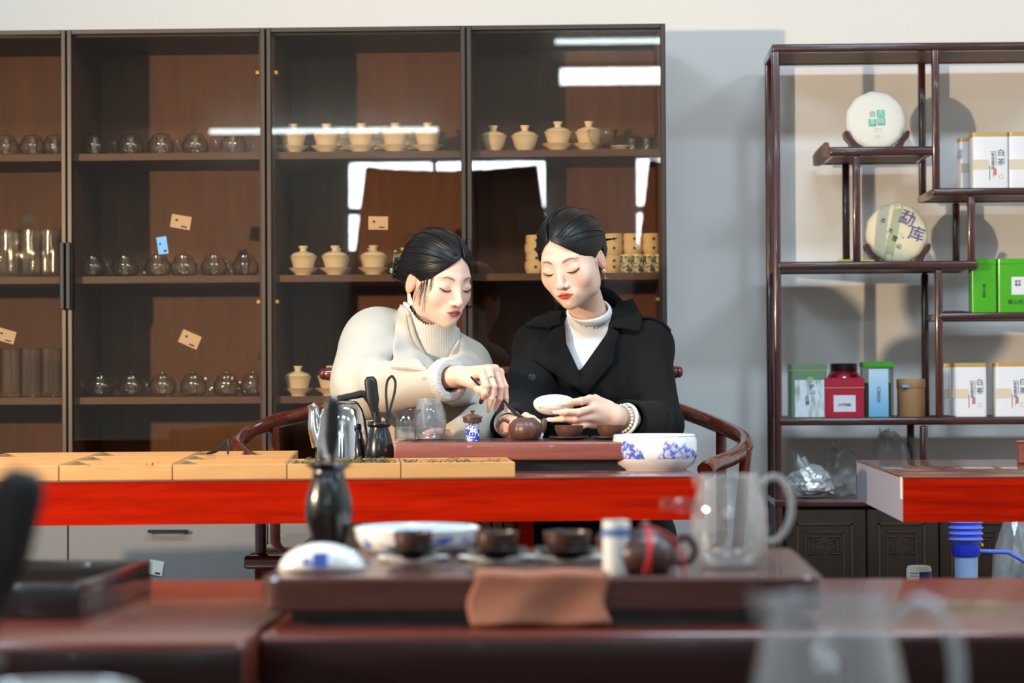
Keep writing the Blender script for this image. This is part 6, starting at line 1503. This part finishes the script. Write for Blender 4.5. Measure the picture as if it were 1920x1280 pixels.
# coat
VpL = [(W(u, v, 5.46)[0], W(u, v, 5.46)[2]) for u, v in ((764, 556), (783, 630), (800, 668), (818, 692), (838, 672), (860, 632), (868, 560))]
ctf = torso_fn(J, .022)
def sleeve_cut(p, a, b, ra, rb, ext=.0, wall=.006):
    ax = unit(b-a); d, t_ = cap(p, a, b+ax*.06, ra, rb, True); return d, smax(d, (p-b) @ ax-ext, .006)
cwr = W(838, 712, 5.135)                              # cuff of the right sleeve
W768, W850 = W(772, 632, 5.56), W(846, 668, 5.58)
NB = W(812, 672, 5.535); NAX = unit(W(810, 588, 5.475)-NB)
CPN = unit(np.cross(W(858, 640, 5.42)-W(762, 578, 5.50), V3(.25, 1, -.10))); CPN = CPN if CPN[2] > 0 else -CPN; CTOP = W(760, 572, 5.50)
def coatL(p):
    d = ctf(p)
    d = smin(d, cap(p, JL['sr'], JL['er'], .060, .066), .060)
    d = smin(d, cap(p, W(695, 660, 5.46), W(684, 712, 5.38), .066, .068), .05)
    d = smin(d, cap(p, W768, JL['sr'], .050, .058), .045); d = smin(d, cap(p, W850, JL['sl']+V3(-.01, 0, .01), .045, .055), .04)
    q = p-NB; s = q @ NAX; rr = np.linalg.norm(q-s[:, None]*NAX, axis=1); d = smin(d, smax(rr-.0735, (p-CTOP) @ CPN, .008), .022)
    fa, t_ = cap(p, JL['er'], cwr, .066, .045, True)
    ax = unit(cwr-JL['er']); s = (p-JL['er']) @ ax
    fold = .0045*np.sin(s*75+p[:, 2]*40)*np.exp(-((s-.03)/.07)**2)
    fa = smax(fa+fold, s-np.linalg.norm(cwr-JL['er']), .008)
    d = smin(d, fa, .022)
    d = smin(d, smin(cap(p, JL['sl'], JL['el'], .056, .060), cap(p, JL['el'], JL['wl'], .060, .046), .03), .03)
    # skirt of the coat over the lap
    d = smin(d, smin(cap(p, JL['hip']+V3(-.05, -.05, .0), JL['kr']+V3(-.03, .02, .0), .125, .085), cap(p, JL['hip']+V3(.05, -.05, 0), JL['kl'], .115, .085), .03), .05)
    d = smin(d, cap(p, JL['hip']+V3(-.08, .0, -.02), W(570, 1075, 5.26), .10, .055), .05)
    d = smin(d, cap(p, W(905, 800, 5.42), W(880, 850, 5.26), .045, .05), .03)
    # soft folds across chest and shoulder
    d = d+.0030*np.sin(p[:, 0]*55-p[:, 2]*70+2*np.sin(p[:, 2]*23))*np.exp(-(((p[:, 0]-JL['sr'][0]-.04)/.07)**2+((p[:, 2]-JL['sr'][2]+.05)/.08)**2))
    cut = np.maximum(poly_sd(p[:, [0, 2]], VpL), p[:, 1]-5.56)
    d = smax(d, -cut, .008)
    d = smax(d, -cap(p, JL['er']*.4+cwr*.6, cwr+ax*.03, .034, .036), .004)
    return d
A = np.array([J[k] for k in J if k[0] != 'a']); lo, hi = A.min(0)-V3(.26, .16, .16), A.max(0)+V3(.13, .20, .08)
cV, cQ = sdf_mesh(coatL, lo, hi, .0052); coat = np_mesh('coat', cV, cQ, 'coat_cream', wl, None, org)
# fleece cuff
ax = unit(cwr-J['er'])
def cuffL(p):
    s = (p-cwr) @ ax; q = p-cwr-s[:, None]*ax; r = np.linalg.norm(q, axis=1)
    d = np.sqrt(np.maximum(np.abs(s-.004)-.006, 0)**2+np.maximum(np.abs(r-.0375)-.0035, 0)**2)-.0065
    return d+.0008*np.sin(p[:, 0]*700)*np.sin(p[:, 2]*650)*np.sin(p[:, 1]*600)
kV, kQ = sdf_mesh(cuffL, cwr-.07, cwr+.07, .0025); np_mesh('sleeve_cuff', kV, kQ, 'fleece_white', coat, None, org)
# lapels and collar of the cream coat
loft_sheet('lapel', [(768, 566), (782, 612), (798, 655), (818, 692)], [(748, 578), (741, 620), (742, 660), (752, 690)], coatL, 'coat_cream', coat, org, off=.005, thick=.007, puff=.004, Yp=5.44)
loft_sheet('lapel', [(858, 632), (842, 664), (818, 692), (812, 706)], [(872, 640), (905, 684), (897, 712), (862, 728)], coatL, 'coat_cream', coat, org, off=.005, thick=.007, puff=.004, Yp=5.46)
loft_sheet('front_flap', [(838, 736), (880, 724), (915, 706), (925, 702)], [(846, 762), (896, 756), (916, 742), (930, 726)], coatL, 'coat_cream', coat, org, off=.006, thick=.006, puff=.006, Yp=5.42)
# turtleneck: ribbed, folded over
nb, nt_ = W(812, 672, 5.535), W(810, 588, 5.475); nax = unit(nt_-nb); nu = unit(np.cross(nax, (0, 1, 0))); nv = np.cross(nax, nu)
topL = W(813, 592, 5.44)
pn = unit(np.cross(W(858, 617, 5.40)-W(770, 570, 5.48), V3(.25, 1, -.10))); pn = pn if pn[2] > 0 else -pn
def turtleL(p):
    q = p-nb; s = q @ nax; a = np.arctan2(q @ nv, q @ nu); rib = .0007*np.sin(a*70)
    L = np.linalg.norm(nt_-nb)
    rr = .0600+.0045*np.clip(s/L, 0, 1); dd = np.sqrt((q @ nu)**2+(q @ nv)**2)-rr+rib
    dd = smax(dd, (p-W(858, 616, 5.42)) @ pn, .007); dd = smax(dd, -s-.03, .01)
    inner = np.sqrt((q @ nu)**2+(q @ nv)**2)-(rr-.0085); dd = smax(dd, -np.maximum(inner, -(s-.02)), .005)
    fold = np.sqrt((q @ nu)**2+(q @ nv)**2)-(.0545+rib)                 # under layer and yoke
    return smin(dd, smax(smin(fold, torso_fn(JL, .006)(p), .02), np.maximum(p[:, 1]-5.62, .86+.08-p[:, 2]), .01), .003)
tV, tQ = sdf_mesh(turtleL, nb-V3(.12, .12, .10), nt_+V3(.12, .12, .06), .0026); np_mesh('turtleneck', tV, tQ, 'knit_white', wl, None, org)
# trousers, shoes
def trousersL(p): return legs_fn(p, JL, .006)
A = np.array([J['kr'], J['kl'], J['ar'], J['al'], J['hip']]); qV, qQ = sdf_mesh(trousersL, A.min(0)-V3(.12, .12, .05), A.max(0)+V3(.2, .12, .12), .010); np_mesh('trousers', qV, qQ, 'trousers', wl, None, org)
def shoes(J, par, org):
    for s in 'rl':
        a = J['a'+s]; f = lambda p: smax(smin(cap(p, a+V3(0, .02, -.022), a+V3(0, -.13, -.04), .044, .034), cap(p, a, a+V3(0, .01, .03), .042, .045), .02), -p[:, 2], .004)
        v, q = sdf_mesh(f, a-V3(.07, .19, .075), a+V3(.07, .09, .09), .006); np_mesh('shoe', v, q, 'shoe', par, None, org)
shoes(J, wl, org)
# ring, hair clip, loose locks
ring_mesh(np.array(fl[1][0])*.42+np.array(fl[1][1])*.58-org, fl[1][1]-fl[1][0], .0095, .0016, 24, 8).build('finger_ring', 'silver', wl)
def lockset(name, starts, ends, seed, parent, T, n=5, rad=.0006, bow=(0, -.004, 0)):
    r = np.random.default_rng(seed); m = MB()
    for a, b in zip(starts, ends):
        for i in range(n):
            a2 = np.array(a)+r.normal(0, .0015, 3); b2 = np.array(b)+r.normal(0, .004, 3); mid = (a2+b2)/2+np.array(bow)+r.normal(0, .002, 3)
            m.tube(catmull([tuple(a2), tuple(mid), tuple(b2)], 8), list(np.linspace(rad, rad*.3, 17)), 4)
    o = m.xf(T).build(name, 'hair', parent); o['kind'] = 'stuff'; return o
lockset('loose_locks', [(-.063, -.038, .012), (-.064, -.030, .006), (-.063, -.022, .0), (-.058, -.05, .020)], [(-.058, -.030, -.078), (-.062, -.020, -.066), (-.068, .000, -.060), (-.060, -.042, -.050)], 4, hairL, TL_, 9, bow=(-.006, -.006, .004))
lockset('flyaway_hair', [(-.03, .0, .118), (.0, .02, .120), (-.05, .04, .10), (.02, .0, .118)], [(-.055, .04, .118), (-.03, .07, .112), (-.07, .08, .08), (.045, .04, .112)], 9, hairL, TL_, 5, rad=.0004, bow=(0, 0, .008))
t = bpy.data.objects.new('hair_claw', None)
m = MB(); m.tube(catmull([(-.028, .122, .030), (-.038, .140, .012), (-.036, .146, -.012), (-.022, .140, -.032)], 6), .006, 8)
for k in range(4): m.tube(catmull([(-.034+.004*k, .140, .024-.014*k), (-.046, .132, .018-.014*k), (-.048, .112, .012-.014*k)], 4), [.0035]*5+[.0015]*4, 6)
clip = m.xf(TL_).build('hair_claw', 'black_plastic', hairL)
m = MB(); m.tube([(-.040, .146, .036), (-.041, .146, -.004)], .0012, 6); m.lathe([(0, -.008), (.005, -.006), (.006, 0), (.005, .006), (0, .008)], 12, Matrix.Translation((-.041, .146, -.010))); m.lathe([(0, -.005), (.005, 0), (0, .005)], 12, Matrix.Translation((-.039, .146, .039)))
m.xf(TL_).build('clip_pendant', 'jade_green', hairL)
# the black spatula in her hand
pp = [W(883, 706, 5.052), W(893, 717, 5.056), W(906, 728, 5.072), W(925, 742, 5.092), W(945, 751, 5.092), W(957, 765, 5.070), W(972, 779, 5.030), W(988, 787, 5.000)]
c = pp[0]; t = thing('tea_spatula', 'curved black tea spatula held by the woman in cream', 'tea tool', tuple(c), group='tea tools')
q_ = catmull([tuple(x-c) for x in pp], 6); n = len(q_); MB().tube(q_[:26], [.0032]*26, 8, sq=.7).build('handle', 'ebony', t); MB().tube(q_[25:], list(np.interp(np.arange(n-25), [0, 6, n-29, n-26], [.0034, .0060, .0062, .0035])), 10, sq=.5).build('blade', 'ebony', t)

# ======================= woman in the black coat
J = dict(neck=W(1110, 612, 5.58), chest=W(1108, 705, 5.60), waist=W(1108, 840, 5.62), hip=W(1112, 985, 5.60),
         sr=W(1014, 650, 5.57), er=W(976, 776, 5.46), wr=W(958, 800, 5.17), sl=W(1212, 650, 5.58), el=W(1234, 798, 5.44), wl=W(1160, 783, 5.15),
         kr=W(1090, 1010, 5.17), kl=W(1190, 1010, 5.17))
for s in 'rl': J['a'+s] = np.array((J['k'+s][0], 5.15, .07))
JR = J; org = np.array((W(1110, 900, 5.5)[0], 5.5, 0)); orgR = org
wr_ = thing('person', 'woman in a black trench coat holding a porcelain tea dish', 'person', tuple(org)); PR = wr_
MR = head_matrix(math.radians(-21.5), math.radians(18.0), math.radians(-6.0), (-.0576, 5.44, 1.1888), .917)
headR, hfR, hhR, TR_, hairR = make_head(wr_, org, MR, J['neck'], -.016, (.004, .108, -.010), lin(200, 74, 62)[:3], 12, fat=1.03, blush=.55, arch=.071, vol=1.0)
tf = torso_fn(J, 0.0)
def bodyR(p): return smin(smin(smin(torso_fn(JR, 0.0)(p), arm_fn(p, JR, 'r', -.006), .03), arm_fn(p, JR, 'l', -.006), .03), legs_fn(p, JR, -.006), .05)
A = np.array(list(J.values())); bV, bQ = sdf_mesh(bodyR, A.min(0)-.17, A.max(0)+.1, .011)
fl = [[W(1106, 749, 5.105), W(1088, 752, 5.070), W(1067, 754, 5.050), W(1054, 758, 5.046)],
      [W(1112, 765, 5.095), W(1084, 773, 5.052), W(1062, 772, 5.038), W(1049, 773, 5.040)],
      [W(1110, 782, 5.095), W(1077, 786, 5.054), W(1055, 785, 5.044), W(1035, 787, 5.048)],
      [W(1107, 794, 5.105), W(1092, 798, 5.075), W(1078, 793, 5.066), W(1066, 789, 5.066)]]
thR = [W(1140, 762, 5.135), W(1116, 748, 5.128), W(1090, 752, 5.108), W(1070, 757, 5.092)]
hV, hQ = hand_mesh(W(1152, 781, 5.140), W(1180, 786, 5.20), fl, thR, palm_r=.0135)
fr = [[W(970, 789, 5.065), W(986, 780, 5.035), W(996, 784, 5.020), W(1001, 793, 5.014)],
      [W(977, 791, 5.068), W(999, 786, 5.040), W(1008, 792, 5.024), W(1011, 802, 5.018)],
      [W(983, 797, 5.070), W(1006, 794, 5.044), W(1014, 802, 5.028), W(1014, 812, 5.022)],
      [W(986, 804, 5.072), W(1007, 804, 5.050), W(1014, 812, 5.034), W(1013, 821, 5.028)]]
thr = [W(960, 797, 5.075), W(962, 792, 5.045), W(968, 790, 5.024), W(979, 791, 5.006)]
h2V, h2Q = hand_mesh(W(957, 800, 5.125), W(953, 799, 5.20), fr, thr)
Vv, Q, C = join([headR, (bV, bQ, skin_cols(bV)), (hV, hQ, skin_cols(hV, (1, .94, .90))), (h2V, h2Q, skin_cols(h2V, (1, .90, .86)))])
np_mesh('body', Vv, Q, 'skin', wr_, C, org)
nails(fl, [V3(0, -1, .4)]*4, ['nail_grey', 'nail_glitter', 'nail_glitter', 'nail_grey'], wr_, org, L=.011)
nails(fr+[thr], [V3(.3, -1, .2)]*5, ['nail_grey', 'nail_grey', 'nail_grey', 'nail_grey', 'nail_dark'], wr_, org, L=.008)
VpR = [(W(u, v, 5.47)[0], W(u, v, 5.47)[2]) for u, v in ((1040, 545), (1056, 596), (1062, 645), (1086, 697), (1138, 624), (1146, 600), (1165, 545))]
ctr_ = torso_fn(J, .022)
cuff_l, cuff_r = W(1176, 786, 5.185), W(957, 800, 5.20)
def coatR(p):
    d = ctr_(p)
    for s, cf in (('r', cuff_r), ('l', cuff_l)):
        a, b = JR['s'+s], JR['e'+s]
        d = smin(d, cap(p, a, b, .055, .054), .028)
        e, t_ = cap(p, b, cf, .054, .043, True); ax = unit(cf-b); q = (p-b) @ ax; L = np.linalg.norm(cf-b)
        e = e+.0040*np.sin(q*80+p[:, 2]*50)*np.exp(-((q-.02)/.06)**2)
        e = smax(e, q-L, .006); e = smax(e, -cap(p, b*.5+cf*.5, cf+ax*.03, .033, .036), .004); d = smin(d, e, .02)
    d = smin(d, smin(cap(p, JR['hip']+V3(-.04, -.05, 0), JR['kr']+V3(-.0, .02, 0), .12, .09), cap(p, JR['hip']+V3(.05, -.05, 0), JR['kl'], .12, .09), .03), .05)
    d = d+.0025*np.sin(p[:, 0]*60+p[:, 2]*45)*np.exp(-((p[:, 2]-JR['waist'][2])/.12)**2)
    cut = np.maximum(poly_sd(p[:, [0, 2]], VpR), p[:, 1]-5.56)
    return smax(d, -cut, .006)
A = np.array([J[k] for k in J if k[0] != 'a']); lo, hi = A.min(0)-V3(.13, .16, .16), A.max(0)+V3(.13, .20, .08)
cV, cQ = sdf_mesh(coatR, lo, hi, .0052); coat = np_mesh('coat', cV, cQ, 'coat_black', wr_, None, org)
loft_sheet('lapel', [(1052, 596), (1060, 645), (1084, 696), (1097, 738)], [(1042, 612), (1010, 650), (998, 673), (1092, 736)], coatR, 'coat_black', coat, org, off=.006, thick=.006, puff=.003)
loft_sheet('lapel', [(1142, 610), (1136, 626), (1084, 696), (1092, 738)], [(1160, 622), (1152, 655), (1149, 679), (1099, 740)], coatR, 'coat_black', coat, org, off=.009, thick=.006, puff=.003)
loft_sheet('collar', [(1160, 566), (1146, 590), (1139, 606), (1140, 616)], [(1186, 558), (1205, 590), (1199, 622), (1164, 612)], coatR, 'coat_black', coat, org, off=.012, thick=.006, puff=.008, Yp=5.5)
loft_sheet('collar', [(1054, 582), (1050, 592), (1049, 600), (1051, 608)], [(1030, 584), (1000, 598), (982, 610), (1030, 614)], coatR, 'coat_black', coat, org, off=.012, thick=.006, puff=.006, Yp=5.5)
# standing collar behind the neck
nb, nh = J['neck'], W(1100, 560, 5.50); nax = unit(nh-nb); nu = unit(np.cross(nax, (0, 1, 0))); nu = nu if nu[0] > 0 else -nu; nv = np.cross(nax, nu); nv = nv if nv[1] > 0 else -nv
vs = []; fs = []; n, mm = 33, 7
for i in range(n):
    a = math.radians(-38+256*i/(n-1))
    for j in range(mm):
        f = j/(mm-1); r = .066+.020*f; hgt = .004+.046*math.sin(f*PI*.5)*(0.55+.45*max(0, math.sin(a)))
        vs.append(tuple(nb+nu*r*math.cos(a)+nv*r*math.sin(a)+nax*hgt-org))
for i in range(n-1):
    for j in range(mm-1): k = i*mm+j; fs.append((k, k+1, k+mm+1, k+mm))
o = MB().add(vs, fs).build('standing_collar', 'coat_black', coat, smooth=80); s_ = o.modifiers.new('solid', 'SOLIDIFY'); s_.thickness = .006
# shoulder straps, buttons
def top_z(fn, x, y, z0=1.35, z1=.8):
    f = lambda P: fn(np.stack([P[:, 0], np.full(len(P), y), P[:, 2]], 1)); out = None; zs = np.linspace(z0, z1, 200); v = fn(np.stack([np.full(200, x), np.full(200, y), zs], 1)); i = np.argmax(v < 0); return zs[i]
for s_x, us in ((1, (1190, 1206, 1222, 1238, 1250, 1257)), (-1, (1030, 1016, 1003, 992, 984, 979))):
    pts = []
    for k, u in enumerate(us):
        x = W(u, 620, 5.57)[0]; z = top_z(coatR, x, 5.575); pts.append((x-org[0], 5.575-org[1], max(z, .94+.04)+.004-org[2]))
    P_ = catmull(pts, 5); vs = []; fs = []
    for i, q in enumerate(P_): vs += [(q.x, q.y-.020, q.z-.002), (q.x, q.y, q.z), (q.x, q.y+.020, q.z-.002)]
    for i in range(len(P_)-1): k = 3*i; fs += [(k, k+1, k+4, k+3), (k+1, k+2, k+5, k+4)]
    o = MB().add(vs, fs).build('shoulder_strap', 'coat_black', coat, smooth=60); m_ = o.modifiers.new('solid', 'SOLIDIFY'); m_.thickness = .005; m_.offset = 0
    q = P_[3]; MB().lathe([(0, 0), (.007, 0), (.0075, .002), (.006, .0035), (0, .003)], 18, Matrix.Translation((q.x, q.y, q.z+.002))).build('button', 'black_plastic', coat)
for u, v in ((998, 709), (1010, 790), (1120, 790)):
    w_ = W(u, v, 5.48); y = front_y(coatR, [w_[0]], [w_[2]], 5.0, 5.7, 300)[0]
    MB().lathe([(0, 0), (.008, 0), (.0095, .001), (.0095, .003), (.0075, .0042), (.0065, .0030), (0, .0028)], 22, Matrix.Translation((w_[0]-org[0], y+.0005-org[1], w_[2]-org[2])) @ Matrix.Rotation(PI/2, 4, 'X')).build('button', 'black_plastic', coat)
# white mock-neck top
pl_c = W(1095, 600, 5.485); pn = unit(np.cross(W(1147, 562, 5.555)-pl_c, W(1056, 583, 5.53)-pl_c)); pn = pn if pn[2] > 0 else -pn
def topR(p):
    q = p-nb; s = q @ nax; rr = np.sqrt((q @ nu)**2+(q @ nv)**2)
    d = smax(rr-(.0500+.002*np.sin(s*170+3*np.arctan2(q @ nv, q @ nu))), (p-pl_c) @ pn, .004)
    d = smax(d, -np.maximum(rr-.0445, -(s-.03)), .003)
    tt = torso_fn(JR, .007)(p)+.0022*np.sin(p[:, 0]*95+p[:, 2]*38)*np.exp(-((p[:, 2]-1.02)/.06)**2)
    return smin(d, smax(tt, np.maximum(.90-p[:, 2], p[:, 1]-5.64), .01), .022)
tV, tQ = sdf_mesh(topR, nb-V3(.13, .12, .16), nb+V3(.13, .09, .11), .0032); np_mesh('mock_neck_top', tV, tQ, 'top_white', wr_, None, org)
def trousersR(p): return legs_fn(p, JR, .006)
A = np.array([J['kr'], J['kl'], J['ar'], J['al'], J['hip']]); qV, qQ = sdf_mesh(trousersR, A.min(0)-V3(.12, .12, .05), A.max(0)+V3(.2, .12, .12), .010); np_mesh('trousers', qV, qQ, 'trousers', wr_, None, org)
shoes(J, wr_, org)
# bracelets, earrings, hairpin
ax = unit(W(1180, 786, 5.20)-W(1152, 781, 5.14)); c = W(1163, 785, 5.155)-org; u_ = unit(np.cross(ax, (0, 0, 1))); v_ = np.cross(ax, u_)
br = MB().tube([tuple(c+.0285*(math.cos(t)*u_+math.sin(t)*v_)) for t in np.linspace(0, 2*PI, 31)], .0008, 5, close=False).build('bead_bracelet', 'jade', wr_)
for k in range(24):
    a = 2*PI*k/24; q = c+.0288*(math.cos(a)*u_+math.sin(a)*v_); MB().lathe([(0, -.0038), (.0027, -.0027), (.0038, 0), (.0027, .0027), (0, .0038)], 10, Matrix.Translation(Vector(q))).build('bead', 'jade', br)
ring_mesh(W(1171, 787, 5.165)-org, ax+V3(.25, 0, -.2), .0335, .0040, 40, 10).build('bangle', 'jade', wr_)
ring_mesh(W(953, 793, 5.15)-org, unit(V3(-.2, 1, .3)), .027, .0042, 40, 10).build('bangle', 'jade', wr_)
m = MB(); m.lathe([(0, -.006), (.0045, -.003), (.005, .002), (.003, .006), (0, .007)], 10, Matrix.Translation((.0765, .006, -.041))); m.tube([(.0765, .005, -.046), (.0768, .004, -.056)], .0006, 5); m.lathe([(0, -.004), (.0035, 0), (0, .004)], 10, Matrix.Translation((.0768, .004, -.058)))
m.xf(TR_).build('earring', 'silver', wr_)
MB().tube([(-.03, .112, .014), (.06, .100, .016), (.094, .094, .018)], [.0032, .0030, .0008], 8).xf(TR_).build('hairpin', 'ebony', hairR)
lockset('loose_locks', [(.064, -.020, .004), (.064, .0, .004)], [(.066, -.012, -.030), (.070, .004, -.020)], 6, hairR, TR_, 4, rad=.0004, bow=(.002, -.002, 0))
lockset('flyaway_hair', [(-.01, .0, .122), (.03, .03, .116)], [(.03, .05, .122), (.06, .07, .09)], 19, hairR, TR_, 5, rad=.0004, bow=(0, 0, .005))
# porcelain tea dish in her hand
p = W(1038, 766, 5.075)
d_dir = Vector((0.05, .80, .60)).normalized(); xa_ = Vector((.985, .02, .10)); xa_ = (xa_-d_dir*xa_.dot(d_dir)).normalized(); ya_ = d_dir.cross(xa_)
Mx = Matrix(((xa_.x, ya_.x, d_dir.x), (xa_.y, ya_.y, d_dir.y), (xa_.z, ya_.z, d_dir.z)))
t = boat('small white porcelain tea dish painted with flowers in the right woman hand', tuple(p-np.array(d_dir)*.004), .0425, .023, .021, (0, 0, 0), 'porcelain', thick=.002); t.rotation_euler = Mx.to_euler()
plain('leaf_green', lin(168, 206, 96), 0.3); plain('flower_pink', lin(206, 150, 140), 0.3)
def on_boat(x, y): f = min(1, math.hypot(x/.0425, y/.023)); return .021*(1-math.cos(math.asin(f**1.05)))-.0023
pts = [(-.028, .006), (-.018, .002), (-.006, .003), (.004, -.002)]
MB().tube([(x, y, on_boat(x, y)) for x, y in pts], .0005, 5).build('painted_stem', 'flower_pink', t)
pts = [(-.024, -.006), (-.014, -.003), (-.004, -.006), (.006, -.004)]
MB().tube([(x, y, on_boat(x, y)) for x, y in pts], .0005, 5).build('painted_stem', 'flower_pink', t)
MB().lathe([(0, -.0004), (1, 0), (0, .0004)], 12, Matrix.Translation((-.004, .009, on_boat(-.004, .009))) @ Matrix.Diagonal((.004, .003, 1, 1))).build('painted_leaf', 'leaf_green', t)
MB().lathe([(0, -.0004), (1, 0), (0, .0004)], 12, Matrix.Translation((-.028, -.004, on_boat(-.028, -.004))) @ Matrix.Diagonal((.002, .002, 1, 1))).build('painted_flower', 'flower_pink', t)

for me, mat in PENDING: me.materials.append(MATS[mat])
for o in bpy.data.objects:
    if '_u' in o: del o['_u']
